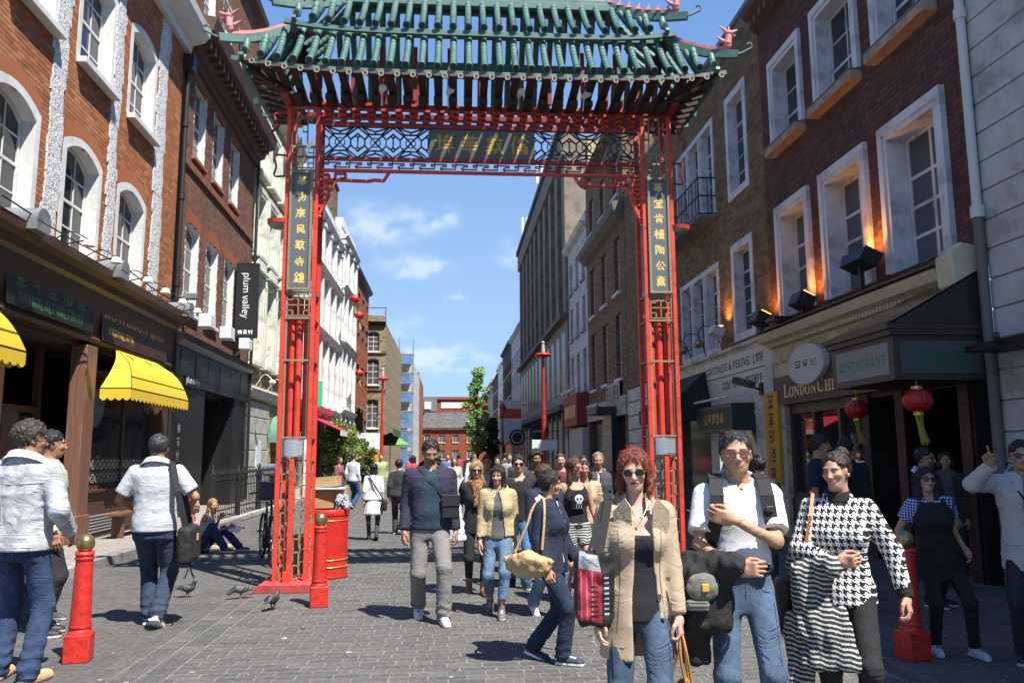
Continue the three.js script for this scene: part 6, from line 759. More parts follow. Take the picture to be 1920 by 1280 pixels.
{ // bicycle parked behind the left pillar, seen end on
  const k = thing('bicycle', 'black bicycle parked behind the left gate pillar', 'bicycle', [-2.75, 0, -12.6], 0.35), r = 0.33;
  for (const z of [0.5, -0.52]) { const w = part('wheel', gb().add(new THREE.TorusGeometry(r, 0.02, 8, 36), M4(0, r + 0.02, z, Math.PI / 2)), BLACK, k); const g = gb().cyl([-0.04, r + 0.02, z], [0.04, r + 0.02, z], 0.02); for (let i = 0; i < 18; i++) { const a = (i / 18) * 6.283; g.cyl([0, r + 0.02, z], [0, r + 0.02 + Math.sin(a) * r, z + Math.cos(a) * r], 0.002, 0.002, 4); } part('spokes', g, mat([0.5, 0.5, 0.5], 0.3, { metalness: 0.8 }), w); }
  part('frame', gb().cyl([0, 0.35, -0.52], [0, 0.3, -0.05], 0.014).cyl([0, 0.3, -0.05], [0, 0.88, -0.2], 0.016).cyl([0, 0.35, -0.52], [0, 0.8, -0.17], 0.011).cyl([0, 0.82, -0.18], [0, 0.86, 0.32], 0.017).cyl([0, 0.3, -0.05], [0, 0.74, 0.35], 0.018).cyl([0, 0.68, 0.36], [0, 0.95, 0.3], 0.018).cyl([-0.03, 0.7, 0.36], [-0.05, 0.35, 0.5], 0.012).cyl([0.03, 0.7, 0.36], [0.05, 0.35, 0.5], 0.012), mat([0.02, 0.02, 0.025], 0.35), k);
  part('saddle', gb().rbox(-0.07, 0.07, 0.9, 0.95, -0.36, -0.08, 0.022), BLACK, k); part('handlebar', gb().tube([[-0.3, 1.02, 0.15], [-0.2, 1.04, 0.3], [0, 0.98, 0.32], [0.2, 1.04, 0.3], [0.3, 1.02, 0.15]], 0.013, 20, 6).cyl([0, 0.9, 0.3], [0, 1.0, 0.31], 0.012), IRON, k); part('crank', gb().cyl([-0.06, 0.3, -0.05], [0.06, 0.3, -0.05], 0.1, 0.1, 18).box(0.07, 0.15, 0.13, 0.15, -0.09, -0.01).box(-0.15, -0.07, 0.45, 0.47, -0.09, -0.01), IRON, k); part('basket', gb().rbox(-0.2, 0.2, 0.95, 1.2, 0.35, 0.62, 0.02), mat([0.05, 0.04, 0.08], 0.8), k);
}
// pigeons
function pigeon(x, z, turn, label, o = {}) {
  const b = thing('pigeon', label, 'pigeon', [x, 0, z], turn * D2R, 'pigeons on the paving'), hd = o.head ?? [0, 0.235, 0.115]; b.scale.setScalar(0.76);
  const f = (p) => { const e = (c, r) => { const dx = (p[0] - c[0]) / r[0], dy = (p[1] - c[1]) / r[1], dz = (p[2] - c[2]) / r[2]; return (Math.sqrt(dx * dx + dy * dy + dz * dz) - 1) * Math.min(...r); }; let d = e([0, 0.14, 0.0], [0.055, 0.06, 0.11]); d = smin(d, cap(p, [0, 0.165, 0.07], hd, 0.042, 0.026), 0.03); d = smin(d, e(hd, [0.024, 0.026, 0.03]), 0.012); d = smin(d, cap(p, hd, [hd[0], hd[1] - 0.008, hd[2] + 0.05], 0.01, 0.003), 0.006); d = smin(d, e([0, 0.125, -0.13], [0.035, 0.012, 0.09]), 0.03); d = smin(d, cap(p, [0.025, 0.1, 0.01], [0.025, 0.05, 0.0], 0.022, 0.008), 0.02); d = smin(d, cap(p, [-0.025, 0.1, 0.01], [-0.025, 0.05, 0.0], 0.022, 0.008), 0.02); return d; };
  const g = surface(f, [-0.09, 0.03, -0.24], [0.09, 0.29, 0.2], 0.006, (p, n) => { const neck = p[2] > 0.06 && p[1] > 0.16; const beak = Math.hypot(p[0] - hd[0], p[1] - hd[1], p[2] - hd[2]) > 0.036 && p[2] > hd[2] + 0.02; return beak ? [0.1, 0.09, 0.08] : neck ? [0.03, 0.05, 0.045] : [0.05, 0.052, 0.058].map((v) => v * (1 + 0.5 * n3(p[0] * 60, p[1] * 60, p[2] * 25))); });
  part('body', g, mat([1, 1, 1], 0.6, { vertexColors: true }), b);
  for (const sx of [-1, 1]) { const w = (p) => { const dx = (p[0] - sx * 0.05) / 0.014, dy = (p[1] - 0.15) / 0.042, dz = (p[2] + 0.03) / 0.115; return (Math.sqrt(dx * dx + dy * dy + dz * dz) - 1) * 0.014; }; part('wing', surface(w, [sx * 0.05 - 0.025, 0.09, -0.17], [sx * 0.05 + 0.025, 0.21, 0.1], 0.006, (p) => (Math.abs(p[2] + 0.04 + (p[1] - 0.15) * 0.5) < 0.012 || Math.abs(p[2] + 0.085 + (p[1] - 0.15) * 0.5) < 0.01 ? [0.015, 0.015, 0.018] : o.dark ? [0.03, 0.03, 0.033] : [0.11, 0.115, 0.125])), mat([1, 1, 1], 0.7, { vertexColors: true }), b);
    const lg = gb().cyl([sx * 0.025, 0.055, 0], [sx * 0.025, 0.008, 0.005], 0.005, 0.004, 6); for (const a of [-0.5, 0, 0.5, 3.14]) lg.cyl([sx * 0.025, 0.006, 0.005], [sx * 0.025 + Math.sin(a) * 0.03, 0.004, 0.005 + Math.cos(a) * 0.03], 0.0035, 0.002, 5); part('leg', lg, mat([0.45, 0.1, 0.08], 0.6), b); }
  return b;
}
// ================= people: one continuous body, hair and clothing over it =================
const SKIN = { fair: [0.55, 0.31, 0.21], pale: [0.62, 0.38, 0.29], tan: [0.42, 0.22, 0.13], asian: [0.5, 0.29, 0.17], brown: [0.2, 0.1, 0.06], olive: [0.38, 0.21, 0.13] };
const v3 = { add: (a, b) => [a[0] + b[0], a[1] + b[1], a[2] + b[2]], sub: (a, b) => [a[0] - b[0], a[1] - b[1], a[2] - b[2]], mul: (a, s) => [a[0] * s, a[1] * s, a[2] * s], len: (a) => Math.hypot(...a), nor: (a) => { const l = Math.hypot(...a) || 1; return [a[0] / l, a[1] / l, a[2] / l]; }, dot: (a, b) => a[0] * b[0] + a[1] * b[1] + a[2] * b[2], cross: (a, b) => [a[1] * b[2] - a[2] * b[1], a[2] * b[0] - a[0] * b[2], a[0] * b[1] - a[1] * b[0]], mix: (a, b, t) => [lerp(a[0], b[0], t), lerp(a[1], b[1], t), lerp(a[2], b[2], t)] };
function bend(a, c, l1, l2, pole) { // middle joint of a two-bone limb; returns [joint, end]
  let d = v3.sub(c, a), L = v3.len(d); const m = (l1 + l2) * 0.995; if (L > m) { c = v3.add(a, v3.mul(d, m / L)); d = v3.sub(c, a); L = m; }
  const n = v3.mul(d, 1 / L), k = (l1 * l1 - l2 * l2 + L * L) / (2 * L), h = Math.sqrt(Math.max(0, l1 * l1 - k * k)), q = v3.nor(v3.sub(pole, v3.mul(n, v3.dot(pole, n)))); return [v3.add(v3.add(a, v3.mul(n, k)), v3.mul(q, h)), c];
}
const TORSO = {
  m: [[0.8, 0.15, 0.1, 0], [0.95, 0.16, 0.108, -0.005], [1.06, 0.148, 0.102, 0], [1.16, 0.152, 0.102, 0.002], [1.28, 0.17, 0.114, 0.006], [1.38, 0.178, 0.104, 0], [1.43, 0.155, 0.084, -0.008], [1.475, 0.085, 0.064, -0.014], [1.53, 0.052, 0.054, -0.008]],
  f: [[0.8, 0.152, 0.1, -0.004], [0.93, 0.164, 0.112, -0.01], [1.05, 0.134, 0.094, 0], [1.13, 0.124, 0.09, 0.002], [1.26, 0.146, 0.112, 0.012], [1.36, 0.15, 0.094, 0], [1.42, 0.13, 0.076, -0.01], [1.465, 0.072, 0.056, -0.014], [1.53, 0.045, 0.048, -0.008]],
};
function headField(o) { // in head coordinates: centre of the head at the origin, face towards +z
  const w = o.sex === 'f' ? 0.95 : 1, jaw = o.sex === 'f' ? 0.9 : 1.04, smile = o.smile ?? 0;
  return (q) => { const p = [q[0] / w, q[1], q[2]];
    let d = ell(p, 0, 0.028, -0.014, 0.075, 0.09, 0.093); d = smin(d, ell(p, 0, -0.03, 0.02, 0.059 * jaw, 0.084, 0.068), 0.035); d = smin(d, ell(p, 0, -0.086, 0.046, 0.031 * jaw, 0.027, 0.032), 0.03); const ax = Math.abs(p[0]), a = [ax, p[1], p[2]];
    d = smin(d, ell(a, 0.026, 0.024, 0.073, 0.026, 0.009, 0.013), 0.014); d = smin(d, ell(a, 0.038, -0.024 + smile * 0.006, 0.062, 0.021 + smile * 0.004, 0.02, 0.02), 0.02);
    d = smax(d, -ell(a, 0.031, 0.003, 0.098, 0.02, 0.012, 0.02), 0.012); d = smin(d, ell(a, 0.031, 0.003, 0.0725, 0.0125, 0.0115, 0.0125), 0.003);
    d = smin(d, cap(p, [0, 0.008, 0.086], [0, -0.03, 0.104], 0.0075, 0.0115), 0.013); d = smin(d, ell(a, 0.012, -0.033, 0.094, 0.0085, 0.007, 0.01), 0.007);
    d = smin(d, ell(p, 0, -0.0535, 0.083, 0.024 + smile * 0.006, 0.006, 0.011), 0.008); d = smin(d, ell(p, 0, -0.0645, 0.081, 0.02, 0.0065, 0.011), 0.008); d = smax(d, -ell([ax, p[1] - smile * ax * 0.22, p[2]], 0, -0.059, 0.096, 0.023 + smile * 0.006, 0.0018 + smile * 0.003, 0.01), 0.003);
    d = smin(d, Math.max(ell(a, 0.076, -0.006, -0.008, 0.011, 0.031, 0.02), -ell(a, 0.086, -0.004, -0.002, 0.008, 0.02, 0.012)), 0.008); return d; };
}
function headColour(o) {
  const s = SKIN[o.skin], hc = o.brow ?? o.hair?.c ?? [0.03, 0.02, 0.015], smile = o.smile ?? 0, lip = o.lip ?? (o.sex === 'f' ? [0.4, 0.1, 0.09] : [s[0] * 0.8, s[1] * 0.55, s[2] * 0.55]);
  return (p) => { const ax = Math.abs(p[0]) / (o.sex === 'f' ? 0.95 : 1), k = 1 + 0.07 * n3(p[0] * 60, p[1] * 60, p[2] * 60) + 0.06 * n3(p[0] * 22, p[1] * 22, p[2] * 22), rd = 0.07 * n3(p[0] * 30 + 5, p[1] * 30, p[2] * 30); let c = [s[0] * k * (1 + rd * 0.4), s[1] * k * (1 - rd), s[2] * k * (1 - rd)];
    if (p[2] > 0.05) {
      const ch = sstep(0.028, 0.008, Math.hypot(ax - 0.04, (p[1] + 0.03) * 1.1)); c = [c[0] * (1 + 0.05 * ch), c[1] * (1 - 0.12 * ch), c[2] * (1 - 0.12 * ch)];
      if (o.stubble) { const b = sstep(-0.028, -0.05, p[1]) * 0.4 + (Math.abs(p[1] + 0.043) < 0.007 && ax < 0.026 ? 0.3 : 0); c = c.map((v) => v * (1 - b * o.stubble)); }
      const by = 0.0215 - Math.pow(Math.abs(ax - 0.03) / 0.024, 2) * 0.004; if (Math.abs(p[1] - by) < (o.sex === 'f' ? 0.003 : 0.0042) && ax > 0.012 && ax < 0.05) c = hc.map((v) => v * 1.1);
      const ex = (ax - 0.031) / 0.0135, ey = (p[1] - 0.003) / 0.0062; if (ex * ex + ey * ey < 1) { const r = Math.hypot(ax - 0.031, p[1] - 0.003); c = r < 0.003 ? [0.01, 0.01, 0.01] : r < 0.0062 ? [0.05, 0.03, 0.02] : [0.5, 0.46, 0.42]; } else if (ex * ex + ey * ey < 1.45 && p[1] > 0.003) c = [0.03, 0.02, 0.02];
      const my = p[1] + 0.059 - smile * ax * 0.22; if (ax < 0.025 + smile * 0.006 && Math.abs(my) < 0.0105 - ax * 0.15) c = Math.abs(my) < 0.0013 + smile * 0.0016 ? (smile > 0.5 ? [0.46, 0.42, 0.36] : [0.09, 0.03, 0.03]) : lip;
    } return c; };
}
function hairField(h) { // same coordinates; h.t type
  const st = (p, a = 0.004) => a * (n3(p[0] * 75, p[1] * 16, p[2] * 75) + 0.7 * n3(p[0] * 150, p[1] * 26, p[2] * 150)), L = h.len ?? 0, vol = h.vol ?? 1, hl = h.line ?? 0.058;
  return (p) => { const ax = Math.abs(p[0]); let d = ell(p, 0, 0.034, -0.018, 0.087 * vol, 0.1 * vol, 0.103 * vol);
    const front = (p[2] - 0.068) * 0.75 - (p[1] - hl - 0.002) * 0.66 + (h.part ? Math.abs(p[0] - h.part) * -0.15 : 0) - ax * (h.temple ?? 0.2) + 0.004, side = (p[2] + 0.004 + (p[1] < -0.02 ? (p[1] + 0.02) * -0.5 : 0)) * (p[1] < 0.03 ? 1 : 0) - 0.006;
    d = smax(d, front, 0.012); if (h.t !== 'long' && h.t !== 'bob') { d = smax(d, p[1] < 0.035 ? side : -1, 0.01); d = smax(d, -0.062 - p[1] + p[2] * 0.25, 0.012); }
    if (h.t === 'long' || h.t === 'bob') { const w = h.w ?? 1; let e = cap([ax, p[1], p[2]], [0.05, 0.05, -0.03], [0.073 * w, -L * 0.55, -0.02], 0.036, 0.028); e = smin(e, cap([ax, p[1], p[2]], [0.073 * w, -L * 0.5, -0.02], [0.075 * w, -L, h.fwd ?? 0.0], 0.03, 0.014), 0.03); e = smin(e, rbx(p, 0, -L * 0.42 + 0.03, -0.07, 0.07 * w, L * 0.56, 0.028, 0.026), 0.03); d = smin(d, smax(e, (p[2] - 0.052) + (ax < 0.055 ? 0.06 - ax : 0), 0.012), 0.02); }
    if (h.t === 'bun') d = smin(d, Math.hypot(p[0], p[1] - (h.by ?? 0.085), p[2] + (h.bz ?? 0.085)) - (h.br ?? 0.042), 0.012);
    if (h.t === 'tail') d = smin(d, cap(p, [0, 0.02, -0.1], [0, -L, -0.11], 0.032, 0.018), 0.02);
    if (h.t === 'messy' || h.t === 'curly') d += (h.t === 'curly' ? 0.011 : 0.007) * n3(p[0] * 38, p[1] * 38, p[2] * 38);
    return Math.abs(d) > 0.03 ? d : d + st(p, h.st ?? 0.0035) + 0.005 * n3(p[0] * 24, p[1] * 14, p[2] * 24); };
}
function handGeo(side, curl, cell, c, spread = 0, point = false) { // y along the fingers, +x towards the thumb, palm towards side*z
  const fl = [[-0.03, 0.084, 0.058], [-0.0105, 0.09, 0.073], [0.0095, 0.092, 0.079], [0.029, 0.088, 0.071]], ch = fl.map(([x, y, l], i) => { const k = point && i === 3 ? 0.05 : curl * (1 + (3 - i) * 0.06); let a = k * 0.7, p = [x, y, 0]; const out = [p]; for (const [f, t] of [[0.45, 0.9], [0.3, 1.0], [0.25, 0.8]]) { p = [p[0] + l * f * Math.sin((i - 1.5) * spread), p[1] + l * f * Math.cos(a), p[2] + l * f * Math.sin(a)]; out.push(p); a += k * t; } return out; });
  const th = [[0.03, 0.022, 0.006], [0.05, 0.05, 0.012 + curl * 0.012], [0.054 - curl * 0.008, 0.078, 0.016 + curl * 0.022], [0.05 - curl * 0.016, 0.1, 0.018 + curl * 0.026]];
  const f = (q) => { const p = [q[0], q[1], q[2] * side]; let d = rbx(p, 0, 0.048, 0, 0.039, 0.046, 0.014, 0.013); d = smin(d, cap(p, [0, -0.03, 0], [0, 0.02, 0], 0.024, 0.026), 0.02); for (const F of ch) { let e = 1; for (let i = 0; i < 3; i++) e = Math.min(e, cap(p, F[i], F[i + 1], 0.0082 - i * 0.0006, 0.0076 - i * 0.0006)); d = smin(d, e, 0.004); } let e = 1; for (let i = 0; i < 3; i++) e = Math.min(e, cap(p, th[i], th[i + 1], 0.0135 - i * 0.0018, 0.0115 - i * 0.0016)); return smin(d, e, 0.008); };
  return surface(f, [-0.055, -0.05, -0.1], [0.08, 0.19, 0.1], cell, (p) => { const k = 1 + 0.06 * n3(p[0] * 80, p[1] * 80, p[2] * 80); return [c[0] * k, c[1] * k * 0.97, c[2] * k * 0.97]; });
}
const skinMat = mat([1, 1, 1], 0.58, { vertexColors: true, map: ['grime', 0.07], bump: ['fine', 0.03, 0.0006] });
const strandMat = mat([0.9, 0.9, 0.9], 0.55, { vertexColors: true, side: THREE.DoubleSide });
function strands(hg, h, q) { // fine locks lying over the hair mass, combed from the crown, down, or back to the bun
  const P = hg.attributes.position, N = hg.attributes.normal, pos = [], nor = [], colr = [], idx = [], n = Math.round((h.t === 'long' || h.t === 'bob' ? 2600 : 1700) / q), crown = [0, 0.13, -0.06];
  for (let i = 0; i < n; i++) {
    const k = Math.floor(rnd() * P.count); let p = [P.getX(k), P.getY(k), P.getZ(k)], m = v3.nor([N.getX(k), N.getY(k), N.getZ(k)]); const fly = rnd() < 0.06 ? 2.4 : 1, L = (h.t === 'long' || h.t === 'bob' ? rr(0.03, 0.075) * (h.t === 'bob' ? 0.8 : 1.2) : h.t === 'curly' ? rr(0.02, 0.04) : rr(0.018, 0.045)) , S = 5, w = rr(0.0007, 0.0016), tone = rr(0.5, 1.45), b0 = pos.length / 3; let d = h.t === 'bun' ? v3.sub([0, h.by ?? 0.085, -(h.bz ?? 0.085)], p) : h.t === 'long' || h.t === 'bob' ? (p[1] > 0.05 ? v3.add(v3.nor(v3.sub(p, crown)), [0, -0.2, 0]) : [0.15 * Math.sign(p[0]), -1, -0.1]) : v3.sub(p, crown);
    d = v3.nor(v3.add(v3.nor(d), [rr(-0.3, 0.3), rr(-0.2, 0.2), rr(-0.3, 0.3)])); p = v3.add(p, v3.mul(m, 0.001));
    for (let s = 0; s <= S; s++) { const t = v3.nor(v3.sub(d, v3.mul(m, v3.dot(d, m) * (fly > 1 ? 0.6 : 0.95)))), side = v3.mul(v3.nor(v3.cross(m, t)), w * (1 - s / (S + 1))); pos.push(...v3.add(p, side), ...v3.sub(p, side)); nor.push(...m, ...m); for (let c = 0; c < 2; c++) colr.push(h.c[0] * tone, h.c[1] * tone, h.c[2] * tone); if (s < S) { const a = b0 + s * 2; idx.push(a, a + 1, a + 2, a + 1, a + 3, a + 2); } p = v3.add(v3.add(p, v3.mul(t, L / S)), v3.mul(m, 0.0009 * fly * (s < 3 ? 1 : -0.3))); d = v3.nor(v3.add(t, [rr(-0.12, 0.12), -0.1, rr(-0.12, 0.12)])); const rad = v3.nor([p[0], p[1] - 0.02, p[2] + 0.015]); m = v3.nor(v3.mix(m, p[1] > -0.02 ? rad : m, 0.5)); }
  }
  const g = new THREE.BufferGeometry(); g.setAttribute('position', new THREE.Float32BufferAttribute(pos, 3)); g.setAttribute('normal', new THREE.Float32BufferAttribute(nor, 3)); g.setAttribute('color', new THREE.Float32BufferAttribute(colr, 3)); g.setIndex(idx); return g;
}
// a seam, hem or pocket edge lying on a garment: points are [x, y] seen from the front (dir 1) or the back (dir -1)
function seam(p, garment, name, pts, r, m, dir = 1) { const f = p.fields[garment], q = []; for (let i = 0; i + 1 < pts.length; i++) for (let k = 0; k < 6; k++) { const x = lerp(pts[i][0], pts[i + 1][0], k / 6), y = lerp(pts[i][1], pts[i + 1][1], k / 6); let z = 0.4 * dir, n = 0; while (n++ < 90) { const d = f([x, y, z]); if (d < 0.002) break; z -= dir * Math.max(0.003, d * 0.6); if (z * dir < -0.1) break; } if (z * dir > -0.1) q.push([x, y, z]); } if (q.length > 2) part(name, gb().tube(q, r, q.length * 2, 5), m, p.g); }
const hairMat = mat([0.85, 0.85, 0.85], 0.58, { vertexColors: true, map: ['hair', 0.11], bump: ['hair', 0.11, 0.0035] });
const denimMat = mat([1.15, 1.15, 1.15], 0.92, { vertexColors: true, map: ['denim', 0.12], bump: ['wrinkle', 0.6, 0.009] });
const clothMats = new Map();
function clothMat(c, kind = 'cloth', rough = 0.9) { const k = c + kind + rough; if (!clothMats.has(k)) clothMats.set(k, mat(c, rough, { map: [kind, kind === 'denim' ? 0.12 : 0.16], bump: ['wrinkle', 0.8, 0.007] })); return clothMats.get(k); }
/* person(o): at [x,z], turn (degrees, 0 faces the camera), h height, sex, skin, hair, q detail (1 near .. 3 far), pose {lf,rf,lh,rh feet and wrists; lean, twist, head:[yaw,pitch,roll]; hip (drop)},
   wear: list of garments {t: top|coat|trousers|shorts|skirt|shoes..., c colour} */
function person(o) {
  const g = thing('person', o.label, 'person', [o.at[0], o.y ?? 0, o.at[1]], (o.turn ?? 0) * D2R, o.group), S = o.h / 1.75, P = o.pose ?? {}, fem = o.sex === 'f', q = o.q ?? 1, cellB = 0.013 * q / S, skin = SKIN[o.skin]; g.scale.setScalar(S);
  const tab = TORSO[fem ? 'f' : 'm'].map((r) => r.slice()), fat = o.fat ?? 1; for (const r of tab) { const k = r[0] < 1.4 ? fat : lerp(fat, 1, 0.7); r[1] *= k; r[2] *= k; } if (o.belly) for (const r of tab) { const k = Math.exp(-Math.pow((r[0] - 1.07) / 0.12, 2)); r[2] += o.belly * 0.5 * k; r[3] += o.belly * 0.5 * k; }
  const drop = P.drop ?? 0, lean = (P.lean ?? 0) * D2R, roll = (P.roll ?? 0) * D2R, tw = (P.twist ?? 0) * D2R, piv = [0, 0.95, 0], R3 = new THREE.Matrix4().makeRotationFromEuler(new THREE.Euler(lean, tw, roll, 'XYZ')), I3 = R3.clone().invert(), vec = V(0, 0, 0);
  const off = [P.shift ?? 0, -drop, P.back ?? 0], T = (p) => { vec.set(p[0], p[1] - piv[1], p[2]).applyMatrix4(R3); return [vec.x + off[0], vec.y + piv[1] + off[1], vec.z + off[2]]; }, iT = (p) => { vec.set(p[0] - off[0], p[1] - off[1] - piv[1], p[2] - off[2]).applyMatrix4(I3); return [vec.x, vec.y + piv[1], vec.z]; };
  const sw = (fem ? 0.152 : 0.178) * lerp(1, fat, 0.6), hipY = 0.9 - drop, hx = 0.088 * lerp(1, fat, 0.7); const J = {};
  for (const [k, s] of [['l', 1], ['r', -1]]) {
    const sh = T([s * sw, 1.405, -0.012]), w = P[k + 'h'] ?? [s * 0.205, 0.82, 0.04], wp = P.handsLocal ? T(w) : v3.add(w, [off[0], -drop * (P[k + 'h'] ? 0 : 1), 0]); const [el, wr] = bend(sh, wp, 0.285, 0.255, P[k + 'e'] ?? [s * 0.14, -0.2, -1]);
    const hip = [s * hx + off[0], hipY, off[2]], f = P[k + 'f'] ?? [s * 0.1, 0, 0], an = [f[0], 0.085 + (f[1] ?? 0), f[2]], [kn, an2] = bend(hip, an, 0.425, 0.425, P[k + 'k'] ?? [s * 0.12, 0, 1]); J[k] = { s, sh, el, wr, hip, kn, an: an2, yaw: (f[3] ?? s * 8) * D2R, pit: (f[4] ?? 0) * D2R };
  }
  const torso = (p, inf, y0 = 0.8, y1 = 1.53) => { const t = iT(p), y = clamp(t[1], tab[0][0], 1.53); let i = 0; while (i < tab.length - 2 && tab[i + 1][0] < y) i++; const a = tab[i], b = tab[i + 1], u = sstep(0, 1, clamp((y - a[0]) / (b[0] - a[0]))), rx = lerp(a[1], b[1], u) + inf, rz = lerp(a[2], b[2], u) + inf, zc = lerp(a[3], b[3], u); const X = Math.abs(t[0] / rx), Z = Math.abs((t[2] - zc) / rz); let d = (Math.pow(Math.pow(X, 2.3) + Math.pow(Z, 2.3), 1 / 2.3) - 1) * Math.min(rx, rz); if (fem && o.bust !== 0) d = smin(d, ell([Math.abs(t[0]), t[1], t[2]], 0.062, 1.255, 0.085, 0.052 + inf, 0.052 + inf, 0.04 * (o.bust ?? 1) + inf), 0.03); return smax(smax(d, t[1] - y1, 0.015), y0 - t[1], 0.015); };
  const armF = (p, s, inf, to = 2) => { const A = J[s]; let d = cap(p, A.sh, A.el, 0.05 * lerp(1, fat, 0.5) + inf, 0.039 + inf); if (to > 1) d = smin(d, cap(p, A.el, A.wr, 0.038 + inf, 0.026 + inf * 0.9), 0.02); return d; };
  const legF = (p, s, inf, sh = 1) => { const A = J[s]; let d = cap(p, A.hip, A.kn, (0.082 * lerp(1, fat, 0.8)) + inf, 0.052 + inf); if (sh) { d = smin(d, cap(p, A.kn, A.an, 0.05 + inf, 0.035 + inf), 0.03); const cf = v3.mix(A.kn, A.an, 0.3); d = smin(d, Math.hypot(p[0] - cf[0], p[1] - cf[1], p[2] - cf[2] + 0.018) - 0.045 - inf, 0.04); } return d; };
  // --- body ---
  const hq = P.head ?? [0, 0, 0], hm = new THREE.Matrix4().makeRotationFromEuler(new THREE.Euler(hq[1] * D2R, hq[0] * D2R, (hq[2] ?? 0) * D2R, 'YXZ')), HC = T([0, 1.628, 0.018]); hm.setPosition(...HC); const him = hm.clone().invert(), hs = fem ? 0.96 : 1, hp = V(0, 0, 0), toHead = (p) => { hp.set(...p).applyMatrix4(him); return [hp.x / hs, hp.y / hs, hp.z / hs]; }; const HF = headField(o), neckTop = v3.add(HC, [0, -0.03, -0.015]), neckBot = T([0, 1.46, -0.015]), nr = fem ? 0.044 : 0.055;
  const lim = (pts, m) => [0, 1, 2].map((i) => Math.min(...pts.map((p) => p[i])) - m), lim2 = (pts, m) => [0, 1, 2].map((i) => Math.max(...pts.map((p) => p[i])) + m); const all = [J.l.sh, J.l.el, J.l.wr, J.r.sh, J.r.el, J.r.wr, J.l.hip, J.l.kn, J.l.an, J.r.hip, J.r.kn, J.r.an, neckBot];
  const skinC = (p) => { const k = 1 + 0.07 * n3(p[0] * 30, p[1] * 30, p[2] * 30); return [skin[0] * k, skin[1] * k, skin[2] * k]; };
  const bodyF = (p) => { let d = torso(p, -0.006); for (const s of ['l', 'r']) { d = smin(d, armF(p, s, -0.003), 0.025); d = smin(d, legF(p, s, -0.004), 0.03); } d = smin(d, cap(p, neckBot, neckTop, nr + 0.006, nr), 0.03); return d; };
  const geos = [surface(bodyF, lim(all, 0.2), lim2(all, 0.2), cellB * 1.4, skinC)], hc = Math.max(0.0042, 0.0052 * q / S);
  { const bodyHead = (p) => { const d = HF(p), w = p[1] < -0.03 ? cap(p, [0, -0.04, -0.02], [0, -0.17, -0.03], nr, nr + 0.004) : 1; return smin(d, w, 0.025); }; const hg = surface(bodyHead, [-0.11, -0.15, -0.13], [0.11, 0.14, 0.13], hc, headColour(o)); hg.scale(hs, hs, hs); hg.applyMatrix4(hm); geos.push(hg); }
  for (const k of ['l', 'r']) { const A = J[k], H = P[k + 'g'] ?? {}; const y = v3.nor(H.dir ?? v3.add(v3.nor(v3.sub(A.wr, A.el)), [0, 0, 0])), th = H.thumb ?? (Math.abs(y[2]) > 0.75 ? [0, 1, 0] : [-A.s * 0.25, 0.15, 1]); let x = v3.sub(th, v3.mul(y, v3.dot(th, y))); x = v3.nor(x); const z = v3.cross(x, y); const hg = handGeo((H.flip ? -1 : 1) * (k === 'l' ? -1 : 1), H.curl ?? 0.45, Math.max(0.0038, 0.0042 * q * q), skin, H.spread ?? 0.07, H.point); hg.applyMatrix4(new THREE.Matrix4().makeBasis(V(...x), V(...y), V(...z)).setPosition(...v3.add(A.wr, v3.mul(y, 0.01)))); if (q < 3.4) geos.push(hg); A.hand = v3.add(A.wr, v3.mul(y, 0.09)); }
  part('body', mergeGeometries(geos), skinMat, g);
  const fields = {}; const G2 = (nm, f, lo, hi, cell, m, uvf, colour, label) => { fields[nm] = f; const q2 = surface(f, lo, hi, cell, colour, uvf); return q2.attributes.position.count ? part(nm, q2, m, g, label) : null; };
  if (o.hair && o.hair.t !== 'none') { const hf = hairField(o.hair), L = (o.hair.len ?? 0) + 0.16, c = o.hair.c; const hg = surface(hf, [-0.17, -L, -0.2], [0.17, 0.2, 0.15], hc * 1.15, (p) => { const k = 1 + 0.45 * n3(p[0] * 95, p[1] * 14, p[2] * 95) + 0.2 * n3(p[0] * 20, p[1] * 9, p[2] * 20); return [c[0] * k, c[1] * k, c[2] * k]; }); const sg = q < 1.35 ? strands(hg, o.hair, q) : null; hg.scale(hs, hs, hs); hg.applyMatrix4(hm); const ho = part('hair', hg, hairMat, g); if (sg) { sg.scale(hs, hs, hs); sg.applyMatrix4(hm); const so = part('strands', sg, strandMat, ho); so.userData.kind = 'stuff'; } }
